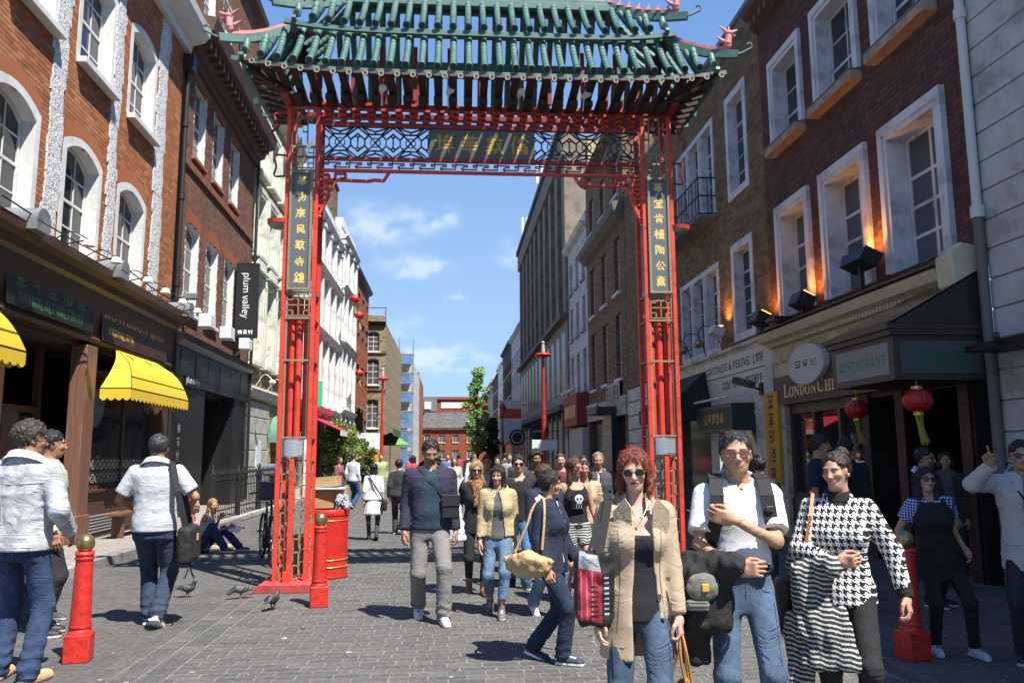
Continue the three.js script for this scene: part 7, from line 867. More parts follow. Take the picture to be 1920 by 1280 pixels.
  if (o.glasses) { const G = o.glasses, gg = gb(), lens = gb(), rl = G.r ?? [0.026, 0.019], z = 0.098; for (const s of [-1, 1]) { const el = Array.from({ length: 20 }, (_, i) => { const a = (i / 20) * 6.283; return [s * 0.033 + Math.cos(a) * rl[0] * (1 + 0.12 * Math.sin(a) * (G.aviator ? -1 : 0)), 0.001 + Math.sin(a) * rl[1], z - Math.abs(s * 0.033 + Math.cos(a) * rl[0]) * 0.22]; }); gg.tube(el, 0.0022, 30, 5, true); lens.prism(el.map((p) => [p[0], p[1]]), -0.001, 0.001).xf(new THREE.Matrix4()); gg.tube([[s * 0.06, 0.006, z - 0.016], [s * 0.078, 0.004, 0.03], [s * 0.079, 0, -0.01]], 0.0022, 8, 5); } gg.tube([[-0.01, 0.006, z - 0.001], [0, 0.01, z + 0.003], [0.01, 0.006, z - 0.001]], 0.002, 6, 5); const L2 = gb(); for (const s of [-1, 1]) { const lg = lens.l[s < 0 ? 0 : 1].clone(); const a = lg.attributes.position; for (let i = 0; i < a.count; i++) a.setZ(i, a.getZ(i) + z - Math.abs(a.getX(i)) * 0.22); lg.computeVertexNormals(); L2.add(lg); } const M = new THREE.Matrix4().makeScale(hs, hs, hs).premultiply(hm); const go = part('glasses', gg.xf(M), mat(G.frame ?? [0.02, 0.02, 0.02], 0.3), g); part('lens', L2.xf(M), G.clear ? mat([0.35, 0.2, 0.2], 0.05, { transmission: 0.75 }) : mat(G.lens ?? [0.012, 0.012, 0.014], 0.06), go); }
  // --- clothing ---
  const fold = (p, a, s = 1) => 0.62 * a * (0.4 * n3(p[0] * 8 * s, p[1] * 5 * s + o.at[0] * 7, p[2] * 8 * s) - 1.3 * Math.max(0, 0.42 - 1.6 * Math.abs(n3(p[0] * 5 * s + 4 + p[1] * 2, p[1] * 9 * s, p[2] * 5 * s + o.at[1] * 3))) + 0.12 * n3(p[0] * 22, p[1] * 30, p[2] * 22));
  for (const w of o.wear ?? []) {
    if (w.k === 'denim' && !w.m) { const c = w.c; w.m = denimMat; w.col = (p) => { const k = 1 + 0.22 * n3(p[0] * 5, p[1] * 3.5, p[2] * 5 + c[2] * 40) + 0.16 * n3(p[0] * 17, p[1] * 9, p[2] * 17) + 0.1 * n3(p[0] * 60, p[1] * 40, p[2] * 60); return [c[0] * k, c[1] * k, c[2] * k]; }; }
    const inf = w.inf ?? 0.012, m = w.m ?? clothMat(w.c, w.k ?? 'cloth', w.rough ?? 0.9), a = w.fold ?? 0.006, cell = cellB * (w.fine ?? 1);
    if (w.t === 'top') {
      const hem = w.hem ?? 0.88, sl = w.sleeve ?? 'long', neck = w.neck ?? 1.475, open = w.open ?? 0, vneck = w.v ?? 0;
      const fr = (p) => { const t = iT(p); const y = Math.max(t[1], 0.8); let d = torso([p[0], p[1], p[2]], inf, -1, neck + 0.03); if (t[1] < 0.97) { const k = clamp((0.97 - t[1]) / 0.4); const rx = tab[1][1] + inf + (w.flare ?? 0.02) * k, rz = tab[1][2] + inf + (w.flare ?? 0.02) * k * 0.8; d = Math.min(d, smax((Math.hypot(t[0] / rx, (t[2] + 0.005) / rz) - 1) * Math.min(rx, rz), t[1] - 0.97, 0.02)); } void y;
        for (const s of ['l', 'r']) { if (sl === 'none') continue; const A = J[s]; let e; if (sl === 'long') { e = armF(p, s, inf * 0.62 + 0.006); const n = v3.nor(v3.sub(A.wr, A.el)); e = Math.max(e, v3.dot(v3.sub(p, A.wr), n) - (w.cuff ?? -0.005)); } else { const n = v3.nor(v3.sub(A.el, A.sh)); e = cap(p, A.sh, A.el, 0.056 + inf * 0.6, 0.058 + inf * 0.6); e = Math.max(e, v3.dot(v3.sub(p, A.sh), n) - (w.slen ?? 0.2)); } d = smin(d, e, 0.03); }
        if (Math.abs(d) < 0.05) d += fold(p, a); d = Math.max(d, hem - t[1] + (w.wave ? 0.012 * n3(t[0] * 12, 0, t[2] * 12) : 0)); const nd = Math.hypot(t[0], (t[2] - 0.012 - vneck * 0.2) * (vneck ? 0.9 : 1)) - (w.nr ?? 0.072); d = smax(d, -Math.max(nd, neck - 0.03 - t[1] - clamp(t[2], 0, 0.1) * (0.3 + vneck * 3)), 0.008);
        if (sl === 'none') d = smax(d, -(Math.min(...['l', 'r'].map((s) => Math.hypot(t[0] - J[s].s * (sw + 0.03), (t[1] - 1.4) * 0.8, t[2]) - 0.085))), 0.01);
        if (open) { const wd = open * (0.35 + clamp((1.42 - t[1]) / 0.5) * 0.65) * (w.openTop ? lerp(1, w.openTop, clamp((t[1] - 1.15) / 0.25)) : 1); d = Math.max(d, -Math.max(Math.abs(t[0] - (w.ox ?? 0)) - wd, -t[2] + 0.0)); } return d; };
      const pts = [J.l.sh, J.l.el, J.l.wr, J.r.sh, J.r.el, J.r.wr, T([0.2, Math.min(hem, 0.9), 0.1]), T([-0.2, Math.min(hem, 0.9), -0.1]), T([0, 1.5, 0])]; G2(w.n ?? 'shirt', fr, lim(pts, 0.13), lim2(pts, 0.13), cell, m, w.uv, w.col, w.label);
      if (w.collar) G2('collar', (p) => { const t = iT(p); const yy = t[1] - 1.468 - (w.collar === 'stand' ? 0.012 : 0) + t[2] * 0.5, r = Math.hypot(t[0] * 0.84, t[2] + 0.012), R = 0.079 + inf * 0.85 + (yy < 0 ? -yy * 0.75 : -yy * 0.4); let d = Math.max(Math.abs(r - R) - 0.0065, Math.abs(yy) - 0.034); d = Math.max(d, -(Math.max(Math.abs(t[0]) - 0.012 - Math.max(0, 0.02 - yy) * 0.4, -t[2]))); return d; }, T([-0.18, 1.37, -0.17]), T([0.18, 1.57, 0.19]), 0.006 * Math.max(1, q * 0.8), w.cm ?? m);
    } else if (w.t === 'trousers' || w.t === 'shorts') {
      const end = w.t === 'shorts' ? (w.end ?? 0.62) : 0, wd = w.w ?? 0.016, top = w.top ?? 0.985;
      const fr = (p) => { let d = smax(torso(p, inf, 0.8, top), -10, 0.01); for (const s of ['l', 'r']) { const A = J[s]; let e = cap(p, A.hip, A.kn, 0.08 * lerp(1, fat, 0.8) + inf, 0.054 + inf + wd * 0.3); if (w.t === 'trousers') { e = smin(e, cap(p, A.kn, A.an, 0.053 + inf + wd * 0.3, 0.04 + inf + wd), 0.03); const n = v3.nor(v3.sub(A.an, A.kn)), al = v3.dot(v3.sub(p, A.an), n); e = Math.max(e, al - (w.len ?? 0.045)); if (Math.abs(e) < 0.05) { const nearAnkle = sstep(-0.28, 0.02, al); e += nearAnkle * 0.007 * (w.bunch ?? 1) * Math.sin(al * 85 + 3 * n3(p[0] * 8, 0, p[2] * 8)); const kk = Math.exp(-Math.pow(v3.len(v3.sub(p, A.kn)) / 0.1, 2)); e += kk * 0.006 * n3(p[0] * 25, p[1] * 40, p[2] * 20); } } else { const n = v3.nor(v3.sub(A.kn, A.hip)); e = Math.max(e, v3.dot(v3.sub(p, A.hip), n) - end * 0.5); } d = smin(d, e, 0.03); } return Math.abs(d) < 0.05 ? d + fold(p, a) : d; };
      const pts = [J.l.hip, J.l.kn, J.l.an, J.r.hip, J.r.kn, J.r.an, T([0.15, 1, 0]), T([-0.15, 1, 0])]; G2(w.n ?? w.t, fr, lim(pts, 0.13), lim2(pts, 0.13), cell, m, w.uv, w.col, w.label);
    } else if (w.t === 'skirt') { const top = w.top ?? 1.02, hem = w.hem ?? 0.55; G2(w.n ?? 'skirt', (p) => { const t = iT(p), k = clamp((top - t[1]) / (top - hem)); const an = Math.atan2(t[0], t[2]), pl = 1 + (w.pleat ?? 0.03) * Math.sin(an * 14) * k; const rx = lerp(tab[2][1] + inf, (w.w ?? 0.24), k) * pl, rz = lerp(tab[2][2] + inf, (w.w ?? 0.24) * 0.85, k) * pl; let d = (Math.hypot(t[0] / rx, t[2] / rz) - 1) * Math.min(rx, rz); return Math.max(d, t[1] - top, hem - t[1]) + fold(p, a); }, T([-0.36, hem - 0.03, -0.32]), T([0.36, top + 0.03, 0.32]), cell, m, w.uv, w.col);
    } else if (w.t === 'shoes') {
      for (const k of ['l', 'r']) { const A = J[k], up = w.up ?? 0.1; const sg = surface((p) => { let d = smin(cap(p, [0, 0.05, -0.035], [0, 0.028, 0.13], 0.038, 0.03), cap(p, [0, 0.03, 0.04], [A.s * -0.008, 0.022, 0.15], 0.042, 0.034), 0.03); if (up > 0.05) d = smin(d, cap(p, [0, 0.06, -0.025], [0, up, -0.03], 0.04, 0.043), 0.03); d = smax(d, p[1] - up - 0.02, 0.01); d = smin(d, rbx(p, 0, 0.012, 0.045, 0.044 - clamp(p[2] - 0.08, 0, 0.1) * 0.15, 0.012, 0.13, 0.012), 0.006); if (w.heel && p[2] < 0.0) d = d; return Math.max(d, -p[1]) + 0.002 * n3(p[0] * 40, p[1] * 40, p[2] * 40); }, [-0.08, -0.02, -0.11], [0.08, up + 0.06, 0.22], 0.0075 * Math.max(1, q * 0.9), (p) => (p[1] < 0.026 ? (w.sole ?? [0.6, 0.58, 0.54]) : p[2] > 0.02 && p[2] < 0.11 && Math.abs(p[0]) < 0.016 && p[1] > 0.05 && w.lace ? w.lace : w.c.map((v) => v * (1 + 0.1 * n3(p[0] * 50, p[1] * 50, p[2] * 50)))));
        sg.translate(0, 0, 0); const M = new THREE.Matrix4().makeRotationFromEuler(new THREE.Euler(A.pit, A.yaw, 0, 'YXZ')); const f0 = V(0, 0.085, -0.02).applyMatrix4(M); M.setPosition(A.an[0] - f0.x, A.an[1] - f0.y, A.an[2] - f0.z); sg.applyMatrix4(M); part(w.n ?? 'shoe', sg, mat([1, 1, 1], w.rough ?? 0.6, { vertexColors: true }), g); }
    } else if (w.t === 'belt') { G2('belt', (p) => { const t = iT(p); return Math.max(torso(p, inf + 0.012, 0.6, 1.6), Math.abs(t[1] - (w.y ?? 0.985)) - 0.018); }, T([-0.22, 0.93, -0.2]), T([0.22, 1.09, 0.2]), cell * 0.7, m);
    } else if (w.t === 'scarf') { G2('scarf', (p) => { const t = iT(p); let d = Math.hypot(Math.hypot(t[0] * 0.9, t[2] + 0.005) - 0.085, (t[1] - 1.46) * 0.75) - 0.034; d = smin(d, cap(t, [0.03, 1.42, 0.1], [0.045, w.hang ?? 1.1, 0.14], 0.04, 0.032), 0.03); d = smin(d, cap(t, [-0.03, 1.42, 0.1], [-0.02, (w.hang ?? 1.1) + 0.08, 0.14], 0.04, 0.03), 0.03); return d + fold(p, 0.012, 2.5); }, T([-0.2, 1.0, -0.2]), T([0.2, 1.58, 0.24]), cell * 0.8, m, w.uv, w.col); }
  }
  return { g, J, T, S, fields };
}
// something carried: shares the bearer's local axes but is a thing of its own
function carried(p, name, label, cat) { const c = thing(name, label, cat, p.g.position.toArray(), p.g.rotation.y); c.scale.copy(p.g.scale); return c; }
// ================= the passers-by =================
T.hound = makeTex(64, 64, (u, v, i, j) => { const x = i >> 3, y = j >> 3, top = ((x + y) & 3) < 2, w = top ? x < 4 : y < 4; return (w ? 0.93 : 0.07) + 0.05 * (rnd() - 0.5); });
T.zig = makeTex(256, 256, (u, v, i, j) => { const t = Math.abs(((u * 2 + 0.04 * torus(u, v, 6, 2)) % 1) - 0.5) * 0.55, s = (v * 6 + t + 0.09 * torus(u, v, 20, 5)) % 1; return lerp(0.2, 0.82, sstep(0.35, 0.6, s) * sstep(1, 0.85, s)) + 0.22 * (rnd() - 0.5); });
T.gingham = makeTex(64, 64, (u, v) => { const a = (u * 4) % 1 < 0.5, b = (v * 4) % 1 < 0.5; return a && b ? [0.1, 0.12, 0.35] : a || b ? [0.4, 0.45, 0.7] : [0.92, 0.93, 0.95]; });
const houndM = mat([0.86, 0.86, 0.86], 0.9, { map: ['hound', 0.042] }), zigM = mat([0.8, 0.82, 0.78], 0.95, { map: ['zig', 0.17], bump: ['zig', 0.17, 0.005] }), ginghamM = mat([0.7, 0.7, 0.75], 0.9, { map: ['gingham', 0.1] });
const JEAN = [0.035, 0.075, 0.17], JEANL = [0.15, 0.24, 0.37], JEAND = [0.016, 0.032, 0.065], NAVY = [0.012, 0.017, 0.04], BLK = [0.01, 0.01, 0.011];
const jeans = (c, o = {}) => ({ t: 'trousers', n: 'jeans', c, k: 'denim', fold: 0.011, ...o }), shoes = (c, o = {}) => ({ t: 'shoes', c, ...o });
const walk = (f = 1, o = {}) => ({ lf: [0.08, 0, 0.2 * f], rf: [-0.08, 0.05, -0.24 * f, -6, 32], drop: 0.035, lh: [0.215, 0.85, -0.1 * f], rh: [-0.215, 0.85, 0.2 * f], ...o });
const DARKH = { t: 'short', c: [0.018, 0.014, 0.012] };
// --- left side ---
const denimMan = person({ label: 'man in pale denim jacket and blue jeans seen from behind beside red bollard', at: [-3.1, -6.2], turn: 172, h: 1.84, skin: 'tan', hair: { t: 'messy', c: [0.06, 0.045, 0.035], vol: 1.06, st: 0.005 }, glasses: { clear: 1, frame: [0.02, 0.02, 0.02] }, pose: { lf: [0.14, 0, 0.06, 10], rf: [-0.14, 0, -0.04, -14], lh: [0.3, 1.0, 0.18], rh: [-0.24, 0.98, 0.16], head: [-38, 4, 0], le: [0.8, -0.2, -0.7], re: [-0.5, -0.2, -1] }, wear: [{ t: 'top', n: 'denim_jacket', c: [0.52, 0.54, 0.58], inf: 0.034, hem: 0.87, fold: 0.017, flare: 0.035, collar: 1, k: 'denim' }, jeans([0.032, 0.06, 0.14], { w: 0.018, inf: 0.01, len: 0.06 }), shoes([0.5, 0.34, 0.18], { sole: [0.35, 0.25, 0.15], up: 0.08 })] });
{ const st = mat([0.36, 0.38, 0.43], 0.9), bs = mat([0.012, 0.025, 0.07], 0.9), S = (gm, n, pts, r = 0.0035, m = st, d = -1) => seam(denimMan, gm, n, pts, r, m, d);
  S('denim_jacket', 'yoke_seam', [[-0.19, 1.33], [0, 1.32], [0.19, 1.33]]); S('denim_jacket', 'back_seam', [[-0.09, 1.32], [-0.06, 1.0]]); S('denim_jacket', 'back_seam', [[0.09, 1.32], [0.06, 1.0]]); S('denim_jacket', 'waist_seam', [[-0.17, 0.985], [0.17, 0.985]]); S('denim_jacket', 'waist_seam', [[-0.17, 0.9], [0.17, 0.9]]);
  for (const s of [-1, 1]) S('jeans', 'back_pocket', [[s * 0.035, 0.86], [s * 0.035, 0.74], [s * 0.075, 0.715], [s * 0.12, 0.74], [s * 0.12, 0.86], [s * 0.035, 0.86]], 0.003, bs); S('jeans', 'centre_seam', [[0, 0.87], [0, 0.76]], 0.003, bs); }
person({ label: 'man in beige jacket standing before the brown timber shopfront', at: [-3.66, -7.7], turn: 108, h: 1.82, skin: 'tan', hair: { t: 'short', c: [0.012, 0.011, 0.011] }, pose: { head: [12, 0, 0], rh: [-0.2, 0.84, 0.1] }, wear: [{ t: 'top', n: 'beige_jacket', c: [0.55, 0.48, 0.36], inf: 0.036, hem: 0.84, collar: 1, cm: clothMat([0.6, 0.4, 0.38]), fold: 0.01 }, { t: 'trousers', c: [0.02, 0.02, 0.022], inf: 0.014 }, shoes(BLK)] });
const poloMan = person({ label: 'man in pale grey polo shirt walking away with black shoulder bag', at: [-2.82, -8.05], turn: 184, h: 1.82, skin: 'tan', fat: 1.06, hair: { t: 'short', c: [0.05, 0.05, 0.052], st: 0.002, vol: 0.99 }, pose: { lf: [0.03, 0, 0.1, 4], rf: [-0.1, 0.05, -0.14, -6, 30], drop: 0.03, lh: [0.24, 1.02, 0.22], rh: [-0.26, 1.03, 0.2], le: [0.7, -0.3, -0.8], re: [-0.8, -0.3, -0.7] }, wear: [{ t: 'top', n: 'polo_shirt', c: [0.5, 0.52, 0.56], inf: 0.026, sleeve: 'short', slen: 0.22, hem: 0.87, collar: 1, fold: 0.01 }, jeans([0.03, 0.055, 0.1], { w: 0.02, inf: 0.014, fold: 0.011, len: 0.06 }), shoes([0.6, 0.6, 0.57], { sole: [0.7, 0.68, 0.62] })] });
{ const b = carried(poloMan, 'shoulder_bag', 'black shoulder bag hanging at the hip of man in pale grey polo', 'bag'), m = mat([0.012, 0.012, 0.013], 0.75, { map: ['cloth', 0.2] }); part('pouch', surface((p) => rbx(p, -0.31, 0.72, -0.02, 0.07, 0.17, 0.17, 0.05) + 0.006 * n3(p[0] * 14, p[1] * 14, p[2] * 14), [-0.42, 0.5, -0.25], [-0.2, 0.94, 0.2], 0.014), m, b); part('pocket', gb().rbox(-0.395, -0.37, 0.6, 0.76, -0.13, 0.1, 0.012), m, b); part('badge', gb().box(-0.402, -0.396, 0.76, 0.82, -0.09, -0.03), mat([0.55, 0.3, 0.18], 0.6), b); part('strap', gb().bar([-0.3, 0.87, -0.1], [-0.225, 1.2, -0.155], 0.012, 0.055, [1, 0, -0.6]).bar([-0.225, 1.2, -0.155], [-0.155, 1.47, -0.11], 0.012, 0.055, [1, 0, -0.6]).bar([-0.155, 1.47, -0.11], [-0.16, 1.47, 0.05], 0.055, 0.012).bar([-0.16, 1.47, 0.05], [-0.3, 0.87, 0.08], 0.012, 0.05, [1, 0, 0]), m, b); part('loose_strap', gb().tube([[-0.34, 0.56, -0.05], [-0.36, 0.48, -0.07], [-0.38, 0.42, -0.04]], 0.008, 10, 5).tube([[-0.34, 0.56, -0.12], [-0.35, 0.5, -0.17], [-0.33, 0.44, -0.2]], 0.008, 10, 5), m, b); }
const seated = (o) => ({ drop: 0.8, lf: [0.12, 0, 0.62, 8], rf: [-0.1, 0, 0.45, -6], lk: [0.15, 1, 0.3], rk: [-0.15, 1, 0.3], ...o });
const sitter = person({ label: 'blonde woman in sleeveless top sitting on the pavement by the railing', at: [-4.08, -13.9], y: 0.02, turn: 80, h: 1.62, sex: 'f', skin: 'fair', q: 1.4, hair: { t: 'bob', c: [0.45, 0.28, 0.1], len: 0.16 }, pose: seated({ lean: 12, rh: [-0.08, 0.6, 0.34], lh: [0.05, 0.42, 0.45], head: [-30, 5, 0] }), wear: [{ t: 'top', n: 'vest_top', c: [0.5, 0.45, 0.42], sleeve: 'none', hem: 0.84 }, jeans([0.03, 0.05, 0.13]), shoes([0.15, 0.05, 0.06])] });
{ const l = carried(sitter, 'leaflet', 'white leaflet held by the blonde woman sitting on the pavement', 'leaflet'); part('page', gb().quad([-0.05, 0.36, 0.5], [-0.05, 0.34, 0.68], [0.1, 0.44, 0.7], [0.1, 0.46, 0.52], 0.003), WHITE, l); part('page', gb().quad([0.1, 0.46, 0.52], [0.1, 0.44, 0.7], [0.22, 0.38, 0.7], [0.22, 0.4, 0.52], 0.003), WHITE, l); }
person({ label: 'person in red top sitting on the pavement behind the blonde woman', at: [-4.5, -14.3], y: 0.02, turn: 95, h: 1.62, sex: 'f', skin: 'fair', q: 1.8, hair: { t: 'long', c: [0.25, 0.06, 0.03], len: 0.2 }, pose: seated({ lean: 10 }), wear: [{ t: 'top', c: [0.4, 0.08, 0.07], hem: 0.84 }, { t: 'trousers', c: [0.3, 0.25, 0.2] }, shoes([0.3, 0.2, 0.15])] });
person({ label: 'person in dark coat sitting on the pavement behind the man in pale denim jacket', at: [-4.55, -8.5], turn: 75, h: 1.7, skin: 'tan', q: 1.4, hair: DARKH, pose: seated({ lean: 20, rf: [-0.1, 0, 0.75, -6] }), wear: [{ t: 'top', n: 'coat', c: [0.025, 0.025, 0.03], inf: 0.04, hem: 0.84, fold: 0.015 }, jeans([0.05, 0.07, 0.1], { w: 0.03 }), shoes([0.05, 0.05, 0.05])] });
// --- middle of the street ---
const centreMan = person({ label: 'man in open navy cardigan and grey trousers walking with small cross-body bag', at: [-0.2, -8.05], turn: 6, h: 1.76, skin: 'olive', fat: 1.07, hair: { t: 'short', c: [0.015, 0.013, 0.012], st: 0.002, vol: 0.98 }, stubble: 0.7, pose: walk(0.85, { lf: [0.12, 0, 0.2, 6], rf: [-0.09, 0.04, -0.2, -4, 25], lh: [0.25, 0.84, 0.02], rh: [-0.25, 0.85, 0.06], head: [4, 20, 0], lg: { curl: 0.8 }, rg: { curl: 0.75 } }), belly: 0.03, wear: [{ t: 'top', n: 'polo_shirt', c: [0.016, 0.04, 0.066], inf: 0.028, hem: 0.89, sleeve: 'none', collar: 1, fold: 0.007 }, { t: 'top', n: 'cardigan', c: [0.022, 0.022, 0.048], inf: 0.032, hem: 0.88, open: 0.15, ox: 0.0, fold: 0.01 }, { t: 'trousers', c: [0.2, 0.188, 0.182], inf: 0.013, w: 0.02, fold: 0.011, len: 0.06 }, shoes([0.62, 0.6, 0.55], { lace: [0.2, 0.3, 0.5] })] });
{ const b = carried(centreMan, 'cross_body_bag', 'small black cross-body bag on the man in navy cardigan', 'bag'), m = mat(BLK, 0.6); part('pouch', gb().rbox(0.1, 0.27, 0.96, 1.18, 0.135, 0.18, 0.02), m, b); part('flap', gb().rbox(0.095, 0.275, 1.08, 1.19, 0.178, 0.19, 0.006), m, b); part('strap', gb().bar([0.12, 1.18, 0.16], [-0.02, 1.32, 0.148], 0.03, 0.006, [0, 0, 1]).bar([-0.02, 1.32, 0.148], [-0.1, 1.45, 0.08], 0.03, 0.006, [0, 0, 1]), m, b); }
const whiteGirl = person({ label: 'long-haired girl in white dress and dark tights walking away', at: [-1.45, -15.5], turn: 186, h: 1.46, sex: 'f', skin: 'asian', q: 1.6, hair: { t: 'long', c: [0.012, 0.01, 0.01], len: 0.34, w: 0.95 }, pose: walk(0.5), wear: [{ t: 'top', n: 'dress_top', c: [0.75, 0.72, 0.72], hem: 0.92, inf: 0.016 }, { t: 'skirt', c: [0.62, 0.6, 0.62], hem: 0.6, w: 0.23, pleat: 0.06 }, { t: 'trousers', n: 'tights', c: [0.04, 0.04, 0.045], inf: 0.003, w: 0, len: 0.08, bunch: 0, fold: 0.002 }, shoes(BLK, { sole: BLK, up: 0.06 })] });
{ const b = carried(whiteGirl, 'cross_body_bag', 'black bag on the hip of the girl in white dress', 'bag'); part('pouch', surface((p) => rbx(p, -0.25, 0.78, -0.08, 0.06, 0.13, 0.14, 0.05), [-0.36, 0.6, -0.28], [-0.14, 0.95, 0.12], 0.02), mat(BLK, 0.7), b); part('strap', gb().bar([-0.24, 0.88, -0.13], [0.0, 1.25, -0.155], 0.03, 0.006, [0, 0, 1]).bar([0.0, 1.25, -0.155], [0.12, 1.46, -0.1], 0.03, 0.006, [0, 0, 1]), mat(BLK, 0.7), b); }
person({ label: 'dark-haired person in black jacket walking away beside the girl in white dress', at: [-1.05, -16.6], turn: 176, h: 1.52, sex: 'f', skin: 'fair', q: 1.8, hair: { t: 'messy', c: [0.03, 0.015, 0.012], vol: 1.08 }, pose: walk(0.6), wear: [{ t: 'top', n: 'jacket', c: [0.03, 0.03, 0.034], inf: 0.03 }, { t: 'trousers', c: [0.035, 0.035, 0.04] }, shoes(BLK)] });
const blonde = person({ label: 'blonde woman in black with sunglasses and brown patterned scarf', at: [0.3, -9.5], turn: 4, h: 1.53, sex: 'f', skin: 'fair', q: 1.2, hair: { t: 'long', c: [0.5, 0.34, 0.16], len: 0.19, vol: 1.05 }, glasses: { r: [0.029, 0.023] }, pose: walk(0.6, { rh: [-0.26, 1.0, 0.1], lh: [0.26, 0.85, 0.05] }), wear: [{ t: 'top', n: 'cardigan', c: BLK, inf: 0.026, hem: 0.8, fold: 0.01 }, { t: 'scarf', col: (p) => (n3(p[0] * 42, p[1] * 42, p[2] * 42) > 0.1 ? [0.03, 0.015, 0.008] : [0.34, 0.17, 0.06]), m: mat([1, 1, 1], 0.9, { vertexColors: true }) }, { t: 'trousers', n: 'leggings', c: BLK, inf: 0.008, w: 0, bunch: 0, len: -0.1 }, shoes([0.22, 0.09, 0.035], { n: 'boot', up: 0.3, sole: [0.08, 0.05, 0.03] })] });
{ const b = carried(blonde, 'plastic_bag', 'pale blue plastic carrier bag on the arm of the blonde woman in black', 'bag'), m = mat([0.62, 0.7, 0.8], 0.4, { transmission: 0.25 }); part('sack', surface((p) => { const k = clamp((p[1] - 0.72) / 0.45); return (Math.hypot((p[0] + 0.27) / lerp(0.12, 0.06, k), (p[2] - 0.12) / lerp(0.1, 0.035, k)) - 1) * 0.05 + Math.max(0, Math.abs(p[1] - 0.93) - 0.23) + 0.012 * n3(p[0] * 12, p[1] * 7, p[2] * 12); }, [-0.5, 0.62, -0.06], [-0.08, 1.24, 0.3], 0.016), m, b); part('handle', gb().tube([[-0.27, 1.15, 0.1], [-0.24, 1.4, 0.08], [-0.17, 1.5, 0.03], [-0.2, 1.4, -0.04], [-0.27, 1.15, 0.06]], 0.012, 20, 6), m, b); }
person({ label: 'girl in khaki cropped jacket, blue jeans and grey boots', at: [0.48, -8.25], turn: -4, h: 1.49, sex: 'f', skin: 'fair', bust: 0.7, hair: { t: 'long', c: [0.022, 0.014, 0.011], len: 0.21, vol: 1.03, part: 0.02 }, pose: { lf: [0.04, 0, 0.18, 2], rf: [-0.1, 0.05, -0.2, -4, 30], drop: 0.03, rh: [-0.21, 0.85, 0.1], lh: [0.2, 0.85, 0.0], head: [-14, 2, -3] }, wear: [{ t: 'top', n: 'jumper', c: [0.1, 0.1, 0.105], inf: 0.016, sleeve: 'none', neck: 1.49, collar: 'stand', hem: 0.9 }, { t: 'top', n: 'khaki_jacket', c: [0.44, 0.36, 0.2], inf: 0.034, hem: 0.93, open: 0.085, fold: 0.012, collar: 1 }, jeans(JEANL, { inf: 0.01, w: 0.006, len: -0.12 }), shoes([0.13, 0.12, 0.12], { n: 'boot', up: 0.19, sole: [0.55, 0.45, 0.35], lace: [0.3, 0.3, 0.3] })] });
person({ label: 'dark-haired man in black T-shirt and sunglasses behind the girl in khaki', at: [0.83, -9.9], turn: -2, h: 1.6, skin: 'fair', q: 1.3, hair: { t: 'short', c: [0.012, 0.01, 0.01], vol: 1.05 }, glasses: { r: [0.028, 0.02] }, pose: walk(0.6), wear: [{ t: 'top', n: 't_shirt', c: [0.016, 0.016, 0.022], sleeve: 'short', inf: 0.02, nr: 0.085, neck: 1.45 }, jeans([0.06, 0.19, 0.42]), shoes(BLK)] });
person({ label: 'brown-haired person in navy jacket glancing away behind the short-haired woman', at: [0.95, -8.15], turn: 20, h: 1.5, skin: 'fair', q: 1.2, hair: { t: 'bob', c: [0.12, 0.065, 0.03], len: 0.06, vol: 1.06 }, pose: walk(0.7, { head: [50, 0, 0] }), wear: [{ t: 'top', n: 'navy_jacket', c: [0.016, 0.022, 0.045], inf: 0.034, hem: 0.86, collar: 1 }, jeans(JEANL, { w: 0.02 }), shoes([0.72, 0.72, 0.7])] });
person({ label: 'tall person with dark curly hair behind the man in black T-shirt', at: [1.15, -10.9], turn: 10, h: 1.66, skin: 'brown', q: 1.8, hair: { t: 'curly', c: [0.01, 0.009, 0.009], vol: 1.2 }, pose: walk(0.5), wear: [{ t: 'top', c: [0.03, 0.03, 0.04] }, jeans(JEAND), shoes(BLK)] });
const navyWoman = person({ label: 'short-haired woman in navy zip jacket and dark jeans turning to the side', at: [0.78, -6.4], turn: 62, h: 1.47, sex: 'f', skin: 'asian', fat: 1.06, hair: { t: 'short', c: [0.02, 0.017, 0.016], vol: 1.14, st: 0.005, line: 0.05 }, pose: { lf: [0.06, 0.02, -0.2, 6, 20], rf: [-0.07, 0, 0.14, 0], drop: 0.03, rh: [-0.25, 0.86, 0.06], lh: [0.26, 0.88, 0.16], head: [18, 4, 0], rg: { curl: 0.8 } }, wear: [{ t: 'top', n: 'white_shirt', c: [0.7, 0.7, 0.72], inf: 0.018, sleeve: 'none', hem: 0.9, collar: 1 }, { t: 'top', n: 'navy_jacket', c: [0.014, 0.02, 0.045], inf: 0.044, hem: 0.82, open: 0.03, openTop: 2.2, fold: 0.012 }, jeans(JEAND, { w: 0.018, inf: 0.014, fold: 0.012 }), shoes([0.02, 0.025, 0.05], { sole: [0.75, 0.74, 0.7], lace: [0.75, 0.75, 0.75] })] });
